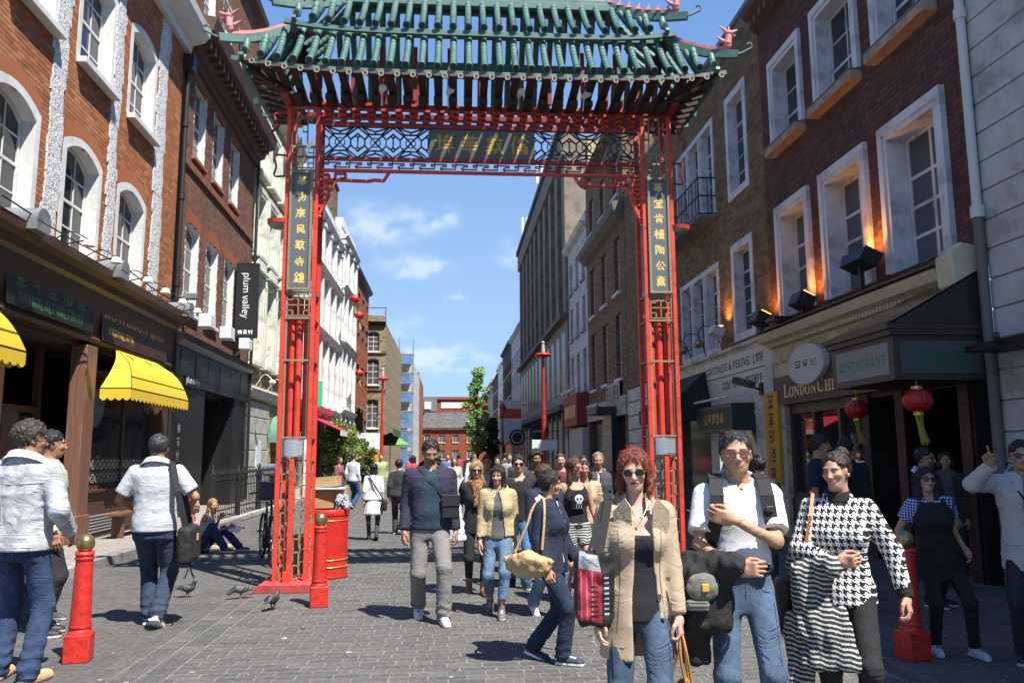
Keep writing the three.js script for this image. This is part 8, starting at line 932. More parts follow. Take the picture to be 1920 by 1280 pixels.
{ const b = carried(navyWoman, 'slouch_bag', 'tan slouchy shoulder bag of the short-haired woman in navy jacket', 'bag'), m = mat([0.5, 0.34, 0.16], 0.65, { map: ['cloth', 0.3], bump: ['rough', 0.3, 0.004] }); part('sack', surface((p) => { const d = ell(p, -0.3, 0.97, -0.1, 0.12, 0.2, 0.25); return smax(d, (p[1] - 1.02) + Math.abs(p[2] + 0.1) * 0.3, 0.04) + 0.01 * n3(p[0] * 10, p[1] * 10, p[2] * 14); }, [-0.48, 0.72, -0.42], [-0.12, 1.2, 0.22], 0.014), m, b); part('strap', gb().tube([[-0.3, 1.03, 0.04], [-0.27, 1.25, 0.05], [-0.23, 1.4, 0.04], [-0.15, 1.475, -0.01], [-0.22, 1.4, -0.07], [-0.28, 1.22, -0.12], [-0.31, 1.0, -0.22]], 0.013, 30, 7), m, b); }
const skullF = canvasTex(256, 256, (x, w, h) => { x.fillStyle = '#17171a'; x.fillRect(0, 0, w, h); x.fillStyle = '#c9ccd0'; x.beginPath(); x.ellipse(128, 88, 78, 62, 0, 0, 7); x.fill(); x.fillRect(84, 130, 88, 40); x.fillStyle = '#17171a'; for (const s of [96, 160]) { x.beginPath(); x.ellipse(s, 96, 20, 24, 0, 0, 7); x.fill(); } x.beginPath(); x.moveTo(128, 112); x.lineTo(116, 138); x.lineTo(140, 138); x.fill(); for (let i = 0; i < 5; i++) x.fillRect(92 + i * 17, 144, 4, 26); x.strokeStyle = '#c9ccd0'; x.lineWidth = 8; for (const k of [-40, 0, 40]) { x.beginPath(); x.moveTo(128 + k, 178); x.lineTo(128 + k * 1.3, 240); x.stroke(); } });
const tankW = person({ label: 'woman in black skull-print tank top, patterned shorts and purple boots', at: [1.36, -8.8], turn: 8, h: 1.57, sex: 'f', skin: 'fair', hair: { t: 'long', c: [0.13, 0.05, 0.022], len: 0.26, vol: 1.03 }, glasses: { lens: [0.25, 0.03, 0.03], frame: [0.2, 0.03, 0.02] }, pose: walk(0.5, { head: [28, 2, 0], rh: [-0.25, 0.86, 0.05], lh: [0.27, 0.86, 0.06] }), wear: [{ t: 'top', n: 'tank_top', c: [0.012, 0.012, 0.014], sleeve: 'none', inf: 0.012, hem: 0.9, nr: 0.1, neck: 1.42 }, { t: 'shorts', m: zigM, end: 0.46, inf: 0.016 }, shoes([0.09, 0.06, 0.3], { n: 'boot', up: 0.15, sole: [0.5, 0.5, 0.55] })] });
{ const f = new THREE.PlaneGeometry(0.17, 0.2, 8, 8), p = f.attributes.position; for (let i = 0; i < p.count; i++) p.setZ(i, 0.163 - p.getX(i) * p.getX(i) * 2.2 - Math.max(0, p.getY(i)) * 0.1 - Math.max(0, -p.getY(i)) * 0.2); f.translate(0, 1.2, 0); f.computeVertexNormals(); part('skull_print', f, new THREE.MeshStandardMaterial({ map: skullF, roughness: 0.9 }), tankW.g); }
person({ label: 'dark-haired woman in beige cardigan behind the woman in tank top', at: [1.62, -9.7], turn: -10, h: 1.53, sex: 'f', skin: 'olive', q: 1.4, hair: { t: 'long', c: [0.02, 0.014, 0.012], len: 0.18 }, pose: walk(0.4), wear: [{ t: 'top', n: 'cardigan', c: [0.5, 0.36, 0.24], inf: 0.026 }, { t: 'trousers', c: [0.04, 0.04, 0.05] }, shoes(BLK)] });
person({ label: 'balding man in grey buttoned jacket behind the red-haired woman', at: [1.95, -10.6], turn: -8, h: 1.6, skin: 'tan', q: 1.3, hair: { t: 'short', c: [0.3, 0.26, 0.2], st: 0.001, vol: 0.95, line: 0.09 }, pose: { head: [0, 4, 0], lh: [0.14, 1.05, 0.26], rh: [-0.2, 0.9, 0.1] }, wear: [{ t: 'top', n: 'white_shirt', c: [0.65, 0.66, 0.68], sleeve: 'none', collar: 1, inf: 0.014 }, { t: 'top', n: 'grey_jacket', c: [0.06, 0.06, 0.075], inf: 0.032, hem: 0.84, collar: 1, open: 0.004, openTop: 8 }, { t: 'trousers', c: [0.03, 0.03, 0.035] }, shoes(BLK)] });
{ const s = thing('suitcase', 'red and black suitcase behind the red-haired woman', 'suitcase', [1.62, 0, -8.35], 0.3); part('shell', gb().rbox(-0.2, 0.2, 0.06, 0.6, -0.12, 0.12, 0.04), mat([0.3, 0.015, 0.03], 0.5), s); part('pocket', gb().rbox(-0.17, 0.17, 0.08, 0.3, 0.115, 0.15, 0.02), mat(BLK, 0.7), s); part('handle', gb().tube([[-0.1, 0.6, -0.05], [-0.1, 0.98, -0.05], [0.1, 0.98, -0.05], [0.1, 0.6, -0.05]], 0.012, 16, 6), mat([0.3, 0.02, 0.02], 0.4), s); for (const x of [-0.15, 0.15]) part('wheel', gb().cyl([x - 0.015, 0.035, -0.08], [x + 0.015, 0.035, -0.08], 0.035, 0.035, 12), mat(BLK, 0.6), s); }
// --- the three in front ---
const redWoman = person({ label: 'red-haired woman in sunglasses and open beige trench coat', at: [0.945, -4.12], turn: -8, h: 1.62, sex: 'f', skin: 'pale', smile: 0.35, lip: [0.4, 0.12, 0.12], hair: { t: 'bob', c: [0.25, 0.045, 0.015], len: 0.11, vol: 1.1, line: 0.066, fwd: 0.03, w: 1.12, part: -0.03, st: 0.0045 }, glasses: { r: [0.028, 0.022], aviator: 1, frame: [0.2, 0.15, 0.05] }, pose: { lf: [0.06, 0, 0.2, 4], rf: [-0.09, 0.05, -0.18, -4, 28], drop: 0.025, lh: [0.21, 0.82, 0.08], rh: [-0.22, 0.83, 0.14], head: [-8, 2, 3], lg: { curl: 1.1 }, rg: { curl: 0.55, spread: 0.08 } }, wear: [{ t: 'top', n: 'black_top', c: [0.012, 0.012, 0.016], inf: 0.014, sleeve: 'none', hem: 0.84, nr: 0.1, neck: 1.43, v: 0.25 }, { t: 'top', n: 'trench_coat', c: [0.44, 0.345, 0.24], inf: 0.024, hem: 0.645, open: 0.07, openTop: 1.5, ox: 0.03, flare: 0.03, fold: 0.007, fine: 0.9 }, jeans([0.055, 0.095, 0.155], { inf: 0.007, w: 0.014 }), shoes([0.05, 0.03, 0.02])] });
{ const T2 = redWoman.g, m = clothMat([0.44, 0.345, 0.24]); // lapels and turned collar
  for (const s of [-1, 1]) part('lapel', gb().prism([[0, 0], [0.03, 0.05], [0.1, -0.02], [0.105, -0.1], [0.03, -0.3], [0.0, -0.28]].map(([x, y]) => [x * s, y]), 0, 0.012, [], 0.003).xf(M4(s * 0.055 + 0.025, 1.42, 0.125, s * 0.35, 0.16, 0)), m, T2);
  part('collar', surface((p) => { const r = Math.hypot(p[0], p[2] + 0.02), y = p[1] - 1.465 - p[2] * -0.35; let d = Math.max(Math.abs(r - 0.098 + y * 0.5) - 0.008, Math.abs(y) - 0.04); return Math.max(d, -Math.max(Math.abs(p[0]) - 0.05, -p[2])); }, [-0.18, 1.36, -0.18], [0.18, 1.58, 0.16], 0.008), m, T2); part('epaulette', gb().rbox(-0.2, -0.12, 1.475, 1.49, -0.03, 0.01, 0.004), m, T2); part('coat_button', gb().cyl([0.15, 1.05, 0.14], [0.152, 1.05, 0.152], 0.012).cyl([0.155, 0.92, 0.145], [0.157, 0.92, 0.157], 0.012), mat([0.12, 0.08, 0.05], 0.4), T2); part('pendant', gb().ball(0.02, 1.365, 0.122, 0.009, 1, 1, 0.5, 8).tube([[-0.05, 1.45, 0.06], [0.02, 1.37, 0.12], [0.075, 1.45, 0.06]], 0.0015, 16, 4), mat([0.7, 0.7, 0.68], 0.2, { metalness: 0.8 }), T2); }
{ const b = carried(redWoman, 'tote_bag', 'black shoulder bag with red and white scarf pattern on the red-haired woman', 'bag'); part('sack', surface((p) => rbx(p, -0.24, 1.0, 0.14, 0.1, 0.19, 0.075, 0.04) + 0.012 * n3(p[0] * 12, p[1] * 10, p[2] * 12), [-0.4, 0.76, 0.02], [-0.08, 1.24, 0.28], 0.011, null, (p) => [(p[0] + 0.35) / 0.22, (p[1] - 0.79) / 0.42]), new THREE.MeshStandardMaterial({ roughness: 0.6, map: canvasTex(256, 480, (x, w, h) => { x.fillStyle = '#17171a'; x.fillRect(0, 0, w, h); x.fillStyle = '#8d9196'; x.beginPath(); x.moveTo(40, 20); x.lineTo(150, 40); x.lineTo(175, 150); x.lineTo(30, 120); x.fill(); x.fillStyle = '#94202f'; x.beginPath(); x.moveTo(26, 110); x.lineTo(176, 135); x.lineTo(170, 430); x.lineTo(24, 410); x.fill(); x.fillStyle = '#b06a72'; for (const k of [44, 78, 112]) x.fillRect(k, 130, 7, 285); x.fillStyle = '#17171a'; for (let i = 0; i < 7; i++) { x.fillRect(100, 215 + i * 28, 48, 13); x.fillRect(50 + i * 14, 44 + i * 9, 22, 5); } x.fillStyle = '#9fa3ab'; for (let i = 0; i < 8; i++) x.fillRect(186, 160 + i * 30, 30, 12); }) }), b); part('strap', gb().bar([-0.21, 1.18, 0.18], [-0.15, 1.46, 0.105], 0.045, 0.008, [0, 0, 1]).bar([-0.15, 1.46, 0.105], [-0.15, 1.5, -0.02], 0.045, 0.008).bar([-0.27, 1.18, 0.17], [-0.175, 1.44, 0.1], 0.02, 0.008, [0, 0, 1]), mat(BLK, 0.7), b); }
{ const h = redWoman.J.l.hand, b = carried(redWoman, 'leather_handbag', 'tan leather handbag held low by the red-haired woman', 'bag'), m = mat([0.42, 0.19, 0.06], 0.45, { map: ['stain', 0.3] }); part('sack', surface((p) => { const y = p[1] - h[1] + 0.44, k = clamp((y + 0.15) / 0.3); return (Math.hypot((p[0] - h[0] - 0.01) / lerp(0.1, 0.075, k), (p[2] - h[2]) / lerp(0.17, 0.12, k)) - 1) * 0.08 + Math.max(0, Math.abs(y) - 0.15) + 0.008 * n3(p[0] * 14, p[1] * 12, p[2] * 14); }, [h[0] - 0.16, h[1] - 0.64, h[2] - 0.24], [h[0] + 0.18, h[1] - 0.22, h[2] + 0.24], 0.014), m, b); for (const z of [-0.05, 0.05]) part('handle', gb().tube([[h[0] - 0.03 + z, h[1] - 0.3, h[2] + z], [h[0] - 0.01, h[1] - 0.1, h[2] + z * 0.6], [h[0], h[1] + 0.01, h[2]], [h[0] + 0.02, h[1] - 0.1, h[2] + z], [h[0] + 0.05, h[1] - 0.3, h[2] + z]], 0.009, 24, 6), m, b); part('buckle', gb().box(h[0] - 0.12, h[0] - 0.06, h[1] - 0.33, h[1] - 0.28, h[2] + 0.05, h[2] + 0.06), BRASS, b); }
const poloFront = person({ label: 'smiling man in white polo shirt and jeans with rimmed glasses', at: [1.53, -4.24], turn: -10, h: 1.71, skin: 'asian', fat: 0.93, smile: 0.9, hair: { t: 'short', c: [0.012, 0.011, 0.011], st: 0.0025, line: 0.07, vol: 1.0 }, glasses: { clear: 1, r: [0.027, 0.017], frame: [0.25, 0.06, 0.05] }, pose: { lf: [0.1, 0, 0.12, 6], rf: [-0.1, 0, -0.08, -8], drop: 0.02, rh: [-0.06, 1.03, 0.27], lh: [-0.06, 1.27, 0.21], le: [0.9, -0.6, -0.1], re: [-0.9, -0.5, -0.2], head: [-6, -2, 2], lg: { dir: [-1, 0.28, 0.02], thumb: [0, 1, 0.2], curl: 0.9 }, rg: { dir: [0.8, 0.1, 0.5], thumb: [0.2, 1, 0], curl: 0.9 } }, wear: [{ t: 'top', n: 'polo_shirt', c: [0.82, 0.82, 0.84], inf: 0.022, sleeve: 'short', slen: 0.22, hem: 1.01, collar: 1, fold: 0.009, fine: 0.9 }, jeans([0.085, 0.135, 0.22], { top: 1.045, inf: 0.007, w: 0.014, fold: 0.008 }), { t: 'belt', c: BLK, inf: 0.018, y: 1.035 }, shoes(BLK)] });
{ const b = carried(poloFront, 'backpack', 'black backpack worn by the man in white polo shirt', 'backpack'), m = mat([0.014, 0.014, 0.015], 0.8, { map: ['cloth', 0.2] }); part('pack', surface((p) => rbx(p, 0, 1.22, -0.22, 0.15, 0.23, 0.09, 0.06) + 0.006 * n3(p[0] * 12, p[1] * 12, p[2] * 12), [-0.2, 0.92, -0.36], [0.2, 1.5, -0.08], 0.018), m, b); for (const s of [-1, 1]) part('strap', (() => { const g = gb(), L = [[s * 0.11, 1.44, -0.1], [s * 0.12, 1.5, -0.02], [s * 0.125, 1.475, 0.07], [s * 0.13, 1.39, 0.132], [s * 0.14, 1.27, 0.148], [s * 0.165, 1.16, 0.11], [s * 0.19, 1.08, 0.0]]; for (let i = 0; i + 1 < L.length; i++) g.bar(L[i], L[i + 1], 0.07, 0.014, [0, i < 2 ? 1 : 0.2, i < 2 ? 0 : 1]); return g; })(), m, b); part('buckle', gb().rbox(0.115, 0.155, 1.31, 1.34, 0.15, 0.165, 0.005), mat([0.03, 0.03, 0.03], 0.4), b); }
{ const j = carried(poloFront, 'folded_jacket', 'black folded jacket draped over the forearm of the man in white polo', 'jacket'), m = mat([0.013, 0.013, 0.014], 0.85, { map: ['cloth', 0.2] }); part('cloth', surface((p) => { let d = cap(p, [-0.27, 1.03, 0.1], [-0.08, 1.05, 0.27], 0.085, 0.07); d = smin(d, rbx(p, -0.21, 0.88, 0.19, 0.13, 0.17, 0.075, 0.05), 0.06); d = smin(d, rbx(p, -0.27, 0.7, 0.15, 0.08, 0.17, 0.05, 0.04), 0.06); return d + 0.018 * (0.5 - Math.abs(n3(p[0] * 9, p[1] * 6, p[2] * 9))) + 0.006 * n3(p[0] * 24, p[1] * 20, p[2] * 24); }, [-0.46, 0.46, -0.04], [0.08, 1.2, 0.42], 0.012), m, j); }
{ const c = carried(poloFront, 'cap', 'grey-green cap with yellow badge tucked on the folded black jacket', 'cap'); part('crown', surface((p) => ell(p, -0.24, 0.94, 0.265, 0.085, 0.075, 0.045) + 0.004 * n3(p[0] * 20, p[1] * 20, p[2] * 20), [-0.35, 0.84, 0.18], [-0.13, 1.04, 0.34], 0.01), mat([0.15, 0.155, 0.13], 0.9, { map: ['cloth', 0.2] }), c); part('peak', surface((p) => rbx(p, -0.27, 0.855, 0.27, 0.06, 0.03, 0.03, 0.025) + 0.004 * Math.sin(p[1] * 300), [-0.36, 0.8, 0.22], [-0.18, 0.91, 0.32], 0.008), mat([0.13, 0.135, 0.11], 0.9), c); part('badge', gb().rbox(-0.25, -0.215, 0.925, 0.965, 0.305, 0.316, 0.006), mat([0.6, 0.36, 0.05], 0.5), c); }
const houndW = person({ label: 'laughing woman with hair bun in black and white houndstooth jumper', at: [2.17, -4.42], turn: -22, h: 1.6, sex: 'f', skin: 'fair', fat: 1.0, smile: 1, hair: { t: 'bun', c: [0.03, 0.019, 0.015], st: 0.003, by: 0.105, bz: 0.095, br: 0.052, line: 0.066, vol: 1.0 }, pose: { lf: [0.09, 0, 0.1, 6], rf: [-0.08, 0.04, -0.12, -6, 20], drop: 0.02, lh: [0.33, 0.9, 0.08], rh: [-0.05, 1.1, 0.27], le: [0.6, 0.1, -0.6], re: [-0.9, -0.5, -0.2], head: [-30, 2, 4], lg: { curl: 0.8 }, rg: { dir: [0.9, 0.1, 0.2], thumb: [0, 1, 0.2], curl: 0.8 } }, wear: [{ t: 'top', n: 'houndstooth_jumper', m: houndM, inf: 0.022, hem: 0.84, neck: 1.475, nr: 0.065, fold: 0.006, flare: 0.02, cuff: -0.03, uv: (p) => [p[0] + p[2] * 0.55, p[1]] }, { t: 'trousers', n: 'leggings', c: [0.014, 0.014, 0.016], inf: 0.01, w: 0.006, bunch: 0.5 }, shoes(BLK)] });
{ const k = houndW; part('neckband', surface((p) => { const y = p[1] - 1.475 + p[2] * 0.35, r = Math.hypot(p[0], p[2] + 0.01); return Math.max(Math.abs(r - 0.068 + y * 0.2) - 0.009, Math.abs(y) - 0.028); }, [-0.12, 1.4, -0.13], [0.12, 1.56, 0.12], 0.007), clothMat(BLK), k.g); const A = k.J.l, n = v3.nor(v3.sub(A.wr, A.el)), q = v3.add(A.wr, v3.mul(n, -0.035)), e = v3.add(A.wr, v3.mul(n, 0.012)); part('cuff', gb().cyl(q, e, 0.05, 0.042, 20), clothMat(BLK), k.g); part('earring', gb().ball(...k.T([-0.062, 1.585, 0.03]), 0.007), GOLD, k.g);
  const c = carried(k, 'knitted_cardigan', 'black and white wavy knitted cardigan draped over the arm of the laughing woman', 'cardigan'); part('knit', surface((p) => { let d = cap(p, [-0.25, 1.06, 0.08], [-0.08, 1.08, 0.27], 0.075, 0.07); d = smin(d, rbx(p, -0.19, 0.86, 0.2, 0.11, 0.21, 0.06, 0.05), 0.07); d = smin(d, rbx(p, -0.27, 0.52, 0.16, 0.08, 0.26, 0.045, 0.04), 0.08); d = smin(d, rbx(p, -0.09, 0.66, 0.21, 0.11 + (0.75 - p[1]) * 0.2, 0.18, 0.045, 0.04), 0.06); return d + 0.02 * (0.5 - Math.abs(n3(p[0] * 8, p[1] * 3, p[2] * 8))) + 0.003 * n3(p[0] * 60, p[1] * 60, p[2] * 60); }, [-0.46, 0.22, -0.02], [0.14, 1.24, 0.42], 0.012, null, (p) => [p[0] + p[2] * 0.5, p[1] + 0.2 * p[0]]), zigM, c);
  const b = carried(k, 'shoulder_bag', 'dark brown bag on orange leather strap behind the laughing woman', 'bag'); part('sack', surface((p) => rbx(p, -0.34, 0.8, -0.06, 0.06, 0.16, 0.13, 0.05), [-0.44, 0.6, -0.24], [-0.24, 1.0, 0.12], 0.018), mat([0.05, 0.02, 0.015], 0.5), b); part('strap', gb().bar([-0.22, 1.1, 0.155], [-0.17, 1.35, 0.148], 0.02, 0.006, [0, 0, 1]).bar([-0.17, 1.35, 0.148], [-0.145, 1.475, 0.07], 0.02, 0.006, [0, 0, 1]).bar([-0.145, 1.475, 0.07], [-0.15, 1.49, -0.06], 0.02, 0.006), mat([0.45, 0.13, 0.03], 0.4), b); }
// --- the shaded right side ---
person({ label: 'woman with dark bun and green shoes standing with her back to the restaurant board', at: [3.2, -8.2], turn: 165, h: 1.55, sex: 'f', skin: 'asian', q: 1.4, hair: { t: 'bun', c: [0.012, 0.011, 0.011], by: 0.12, bz: 0.05 }, pose: {}, wear: [{ t: 'top', n: 'black_coat', c: [0.012, 0.012, 0.014], inf: 0.034, hem: 0.8 }, jeans([0.03, 0.04, 0.08]), shoes([0.02, 0.16, 0.13], { sole: [0.3, 0.35, 0.3] })] });
person({ label: 'bearded man in navy T-shirt standing by the restaurant window', at: [4.0, -8.5], turn: 50, h: 1.77, skin: 'tan', q: 1.3, hair: { t: 'short', c: [0.012, 0.011, 0.01] }, stubble: 1.4, pose: { head: [20, 0, 0] }, wear: [{ t: 'top', n: 't_shirt', c: [0.012, 0.015, 0.03], sleeve: 'short', inf: 0.022 }, jeans([0.03, 0.04, 0.06]), shoes(BLK)] });
person({ label: 'dark-haired person facing the restaurant window', at: [4.5, -8.9], turn: 160, h: 1.75, skin: 'tan', q: 1.6, hair: { t: 'messy', c: [0.01, 0.01, 0.01] }, wear: [{ t: 'top', c: [0.014, 0.014, 0.016] }, { t: 'trousers', c: [0.014, 0.014, 0.016] }, shoes(BLK)] });
person({ label: 'bearded man with glasses in dark jumper over pale shirt collar', at: [5.0, -8.2], turn: 35, h: 1.62, skin: 'tan', q: 1.3, hair: DARKH, stubble: 1.6, glasses: { clear: 1 }, pose: { rh: [-0.12, 0.98, 0.26], lh: [0.2, 0.85, 0.1] }, wear: [{ t: 'top', n: 'jumper', c: [0.014, 0.016, 0.024], inf: 0.026, collar: 1, cm: clothMat([0.5, 0.52, 0.56]) }, { t: 'trousers', c: [0.014, 0.014, 0.018] }, shoes(BLK)] });
person({ label: 'woman in grey scarf standing inside the dark restaurant porch', at: [6.0, -9.4], turn: -30, h: 1.58, sex: 'f', skin: 'tan', q: 1.7, hair: { t: 'bob', c: [0.012, 0.011, 0.01], len: 0.1 }, wear: [{ t: 'top', n: 'coat', c: [0.03, 0.028, 0.028], hem: 0.7, inf: 0.03 }, { t: 'scarf', c: [0.08, 0.075, 0.075] }, { t: 'trousers', c: [0.014, 0.014, 0.018] }, shoes(BLK)] });
person({ label: 'woman in black with sunglasses leaning on the shaded red bollard', at: [3.92, -6.35], turn: -12, h: 1.5, sex: 'f', skin: 'asian', fat: 1.05, hair: { t: 'long', c: [0.016, 0.011, 0.01], len: 0.32, vol: 1.05 }, glasses: { r: [0.031, 0.023] }, pose: { lf: [0.22, 0, 0.12, 12], rf: [-0.08, 0, 0.02, -10], drop: 0.05, roll: 4, rh: [-0.34, 1.0, 0.16], lh: [0.2, 0.95, 0.14], head: [0, -6, -4], rg: { dir: [0, -1, 0.25], curl: 0.3 } }, wear: [{ t: 'top', n: 'gingham_shirt', m: ginghamM, inf: 0.022, sleeve: 'short', slen: 0.16, hem: 1.0 }, { t: 'top', n: 'black_tunic', c: [0.01, 0.01, 0.011], inf: 0.03, hem: 0.72, sleeve: 'none', flare: 0.05, nr: 0.1 }, { t: 'trousers', n: 'leggings', c: BLK, inf: 0.008, w: 0 }, shoes([0.42, 0.42, 0.45], { sole: [0.5, 0.5, 0.5], lace: [0.2, 0.2, 0.22] })] });
const pointer = person({ label: 'man in pale parka and sunglasses pointing with raised hand', at: [4.42, -5.95], turn: -38, h: 1.66, skin: 'asian', hair: { t: 'tail', c: [0.014, 0.012, 0.012], len: 0.02 }, glasses: { r: [0.03, 0.022] }, pose: { rh: [-0.2, 1.56, 0.34], re: [-1, -0.6, 0.1], lh: [0.22, 0.9, 0.14], head: [8, 0, 0], rg: { dir: [-0.25, 0.7, 0.5], thumb: [0.5, 0.6, 0], curl: 1.1, point: true } }, wear: [{ t: 'top', n: 'parka', c: [0.46, 0.44, 0.42], inf: 0.036, hem: 0.72, fold: 0.014, collar: 1, open: 0.01 }, { t: 'trousers', c: [0.02, 0.02, 0.028], inf: 0.016 }, shoes([0.03, 0.03, 0.04], { sole: [0.5, 0.5, 0.5] })] });
{ const b = carried(pointer, 'handbag', 'dark handbag with long handles by the man in pale parka', 'bag'); part('sack', surface((p) => rbx(p, 0.1, 0.38, 0.3, 0.14, 0.15, 0.07, 0.05), [-0.1, 0.18, 0.18], [0.3, 0.6, 0.42], 0.02), mat([0.03, 0.014, 0.012], 0.45), b); part('handle', gb().tube([[0.02, 0.5, 0.3], [0.06, 0.75, 0.24], [0.18, 0.86, 0.2], [0.2, 0.7, 0.26], [0.18, 0.5, 0.3]], 0.012, 20, 6), mat([0.12, 0.02, 0.015], 0.5), b); const cam2 = carried(pointer, 'compact_camera', 'black camera hanging on the chest of the man in pale parka', 'camera'); part('camera_body', gb().rbox(0.0, 0.13, 1.2, 1.29, 0.16, 0.21, 0.01), mat(BLK, 0.4), cam2); part('camera_lens', gb().cyl([0.065, 1.245, 0.21], [0.065, 1.245, 0.25], 0.032, 0.03, 16), mat([0.02, 0.02, 0.02], 0.2), cam2); part('strap', gb().tube([[0.0, 1.28, 0.17], [-0.08, 1.42, 0.1], [-0.07, 1.5, 0.0]], 0.008, 12, 5).tube([[0.13, 1.28, 0.17], [0.1, 1.42, 0.1], [0.07, 1.5, 0.0]], 0.008, 12, 5), mat(BLK, 0.8), cam2); }
// --- further off ---
const far = [
  [-2.9, -24.5, 150, 1.66, 'm', 'fair', [0.65, 0.68, 0.74], JEAN, [0.06, 0.03, 0.02], 'man in white shirt and jeans far off before the bamboo bush'],
  [-3.25, -24.0, 60, 1.58, 'f', 'fair', [0.2, 0.06, 0.08], [0.05, 0.05, 0.06], [0.08, 0.03, 0.02], 'long-haired woman beside the far man in white shirt'],
  [-2.3, -27, 10, 1.65, 'm', 'fair', [0.35, 0.4, 0.2], [0.2, 0.18, 0.14], [0.1, 0.08, 0.05], 'man in olive shirt far behind the girl in white dress'],
  [-1.1, -24, 185, 1.6, 'f', 'tan', [0.5, 0.05, 0.05], JEAND, [0.02, 0.015, 0.01], 'far woman in red top walking away'],
  [-0.5, -22, 5, 1.6, 'm', 'fair', [0.55, 0.42, 0.3], JEAN, [0.16, 0.1, 0.06], 'far man in tan jacket coming up the street'],
  [0.1, -21, -5, 1.55, 'f', 'fair', [0.6, 0.5, 0.45], [0.1, 0.1, 0.1], [0.2, 0.12, 0.06], 'far woman in pale pink top behind the blonde woman'],
  [-0.1, -29, 0, 1.65, 'm', 'fair', [0.12, 0.16, 0.35], JEAND, [0.03, 0.02, 0.02], 'far man in blue jumper in the crowd'],
  [0.7, -26, 175, 1.6, 'f', 'tan', [0.6, 0.58, 0.55], JEAN, [0.02, 0.02, 0.02], 'far woman in white blouse walking away'],
  [0.45, -15, 3, 1.55, 'f', 'fair', [0.62, 0.6, 0.62], [0.2, 0.2, 0.22], [0.25, 0.15, 0.07], 'woman in white cardigan behind the blonde in scarf'],
  [1.5, -18, 0, 1.6, 'm', 'tan', [0.06, 0.06, 0.07], JEAND, [0.01, 0.01, 0.01], 'man in dark jacket before the lamp post'],
  [2.4, -14.5, -5, 1.58, 'm', 'tan', [0.2, 0.02, 0.05], JEAND, [0.02, 0.02, 0.02], 'person in crimson jacket by the right gate pillar'],
  [1.0, -34, 0, 1.65, 'm', 'fair', [0.4, 0.42, 0.45], JEAN, [0.06, 0.04, 0.03], 'far man in grey shirt in the crowd'],
  [-1.6, -33, 0, 1.62, 'f', 'fair', [0.3, 0.1, 0.25], JEAND, [0.1, 0.06, 0.03], 'far woman in purple top in the crowd'],
  [1.35, -12.5, 4, 1.58, 'f', 'fair', [0.05, 0.05, 0.06], JEAND, [0.2, 0.11, 0.05], 'brown-haired woman in black jacket among the walkers behind the gate'],
  [0.55, -12.2, -6, 1.6, 'm', 'olive', [0.3, 0.3, 0.32], JEAN, [0.02, 0.02, 0.02], 'man in grey sweatshirt among the walkers behind the gate'],
  [1.75, -12.8, 0, 1.62, 'm', 'fair', [0.14, 0.03, 0.03], JEAND, [0.08, 0.05, 0.03], 'man in maroon jumper among the walkers behind the gate'],
  [-0.3, -18.5, 180, 1.6, 'm', 'tan', [0.04, 0.05, 0.08], JEAND, [0.015, 0.012, 0.01], 'man in dark blue anorak walking away'],
  [0.95, -16.5, 0, 1.57, 'f', 'asian', [0.5, 0.3, 0.3], JEAN, [0.012, 0.01, 0.01], 'black-haired woman in dusty pink coat'],
  [1.6, -22, 5, 1.63, 'm', 'fair', [0.25, 0.27, 0.3], JEAN, [0.12, 0.08, 0.05], 'far man in slate jacket in the shade edge'],
  [-0.9, -38, 0, 1.63, 'm', 'fair', [0.5, 0.48, 0.45], JEAN, [0.1, 0.07, 0.05], 'far man in cream shirt in the crowd'],
  [0.4, -40, 180, 1.63, 'f', 'fair', [0.4, 0.07, 0.1], JEAND, [0.03, 0.02, 0.02], 'far woman in raspberry top in the crowd'],
  [2.0, -30, 180, 1.65, 'm', 'fair', [0.05, 0.06, 0.08], JEAND, [0.03, 0.02, 0.02], 'far man in dark coat by the lamp post'],
];
for (const [x, z, turn, h, sex, skin, c, tc, hc, label] of far) person({ label, at: [x, z], turn, h, sex, skin, q: 2.6, hair: { t: sex === 'f' ? 'long' : 'short', c: hc, len: 0.16 }, pose: walk(rr(0.4, 0.9)), group: 'people further down the street', wear: [{ t: 'top', c, inf: 0.022 }, { t: 'trousers', c: tc, inf: 0.014 }, shoes(BLK)] });
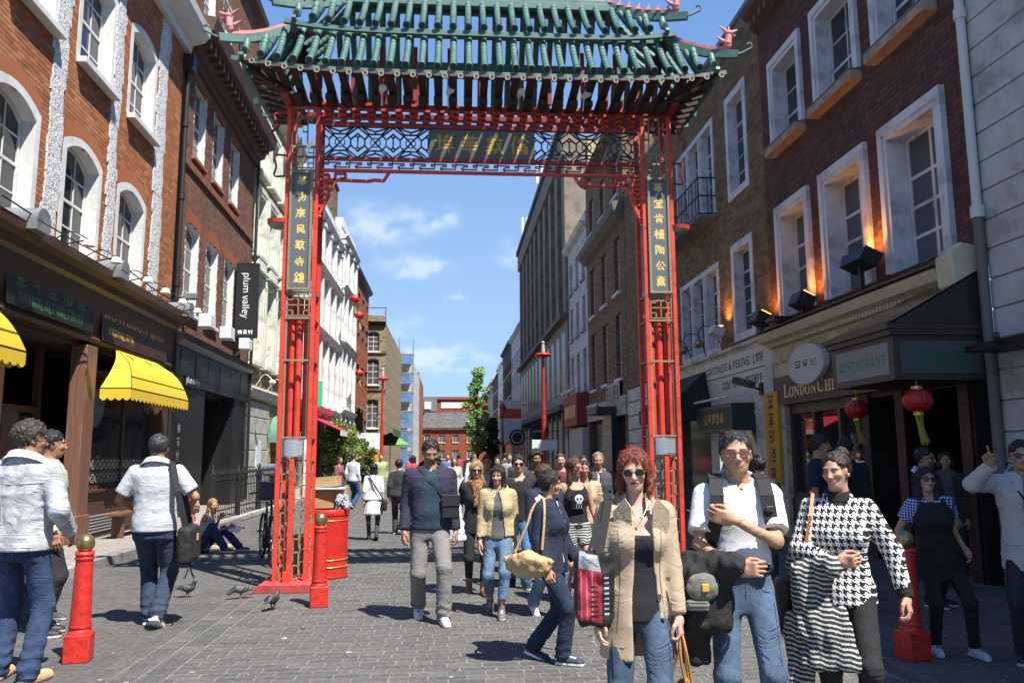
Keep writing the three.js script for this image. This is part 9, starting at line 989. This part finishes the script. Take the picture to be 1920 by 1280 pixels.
// seams, plackets and pockets
{ const P = poloFront, w = mat([0.6, 0.6, 0.62], 0.9), d = mat([0.035, 0.06, 0.11], 0.9), br = mat([0.22, 0.165, 0.11], 0.9);
  for (const x of [-0.016, 0.016]) seam(P, 'polo_shirt', 'placket', [[x, 1.43], [x, 1.27]], 0.002, w); seam(P, 'polo_shirt', 'placket', [[-0.016, 1.27], [0.016, 1.27]], 0.002, w);
  for (const k of [P, redWoman]) { for (const s of [-1, 1]) seam(k, 'jeans', 'pocket_edge', [[s * 0.06, 0.96], [s * 0.09, 0.9], [s * 0.14, 0.885]], 0.0028, d); seam(k, 'jeans', 'fly_seam', [[0, 0.97], [0.004, 0.84]], 0.0028, d); for (const s of [-1, 1]) seam(k, 'jeans', 'leg_seam', [[s * 0.15, 0.84], [s * 0.14, 0.5]], 0.0025, d); }
  for (const s of [-1, 1]) { seam(redWoman, 'trench_coat', 'princess_seam', [[s * 0.115 + 0.01, 1.3], [s * 0.105 + 0.01, 1.05], [s * 0.135 + 0.01, 0.72]], 0.0022, br); seam(redWoman, 'trench_coat', 'pocket_welt', [[s * 0.14 + 0.01, 0.98], [s * 0.17 + 0.01, 0.86]], 0.007, br); } seam(redWoman, 'trench_coat', 'hem_stitch', [[-0.16, 0.695], [-0.07, 0.695]], 0.0018, br); seam(redWoman, 'trench_coat', 'hem_stitch', [[0.12, 0.695], [0.18, 0.695]], 0.0018, br);
  for (const s of [-1, 1]) seam(centreMan, 'trousers', 'pocket_edge', [[s * 0.07, 0.95], [s * 0.13, 0.82]], 0.003, mat([0.13, 0.12, 0.115], 0.9)); seam(centreMan, 'trousers', 'fly_seam', [[0, 0.87], [0, 0.78]], 0.003, mat([0.13, 0.12, 0.115], 0.9)); seam(navyWoman, 'navy_jacket', 'pocket_welt', [[-0.13, 1.0], [-0.09, 0.9]], 0.005, mat(NAVY, 0.8)); for (const s of [-1, 1]) seam(poloMan, 'jeans', 'back_pocket', [[s * 0.04, 0.85], [s * 0.04, 0.74], [s * 0.08, 0.72], [s * 0.12, 0.74], [s * 0.12, 0.85]], 0.003, mat([0.01, 0.02, 0.04], 0.9), -1); seam(pointer, 'parka', 'pocket_flap', [[-0.15, 0.92], [-0.06, 0.92]], 0.006, mat([0.36, 0.34, 0.32], 0.9)); }
// pigeons
pigeon(-2.96, -9.6, 75, 'grey pigeon standing alone on the smooth slabs'); pigeon(-2.33, -9.45, -70, 'grey pigeon pecking with lowered head beside the gate plinth', { head: [0, 0.09, 0.17] }); pigeon(-1.83, -8.75, 160, 'black pigeon standing before the red bollard', { dark: 1 });
renderer.render(scene, camera);
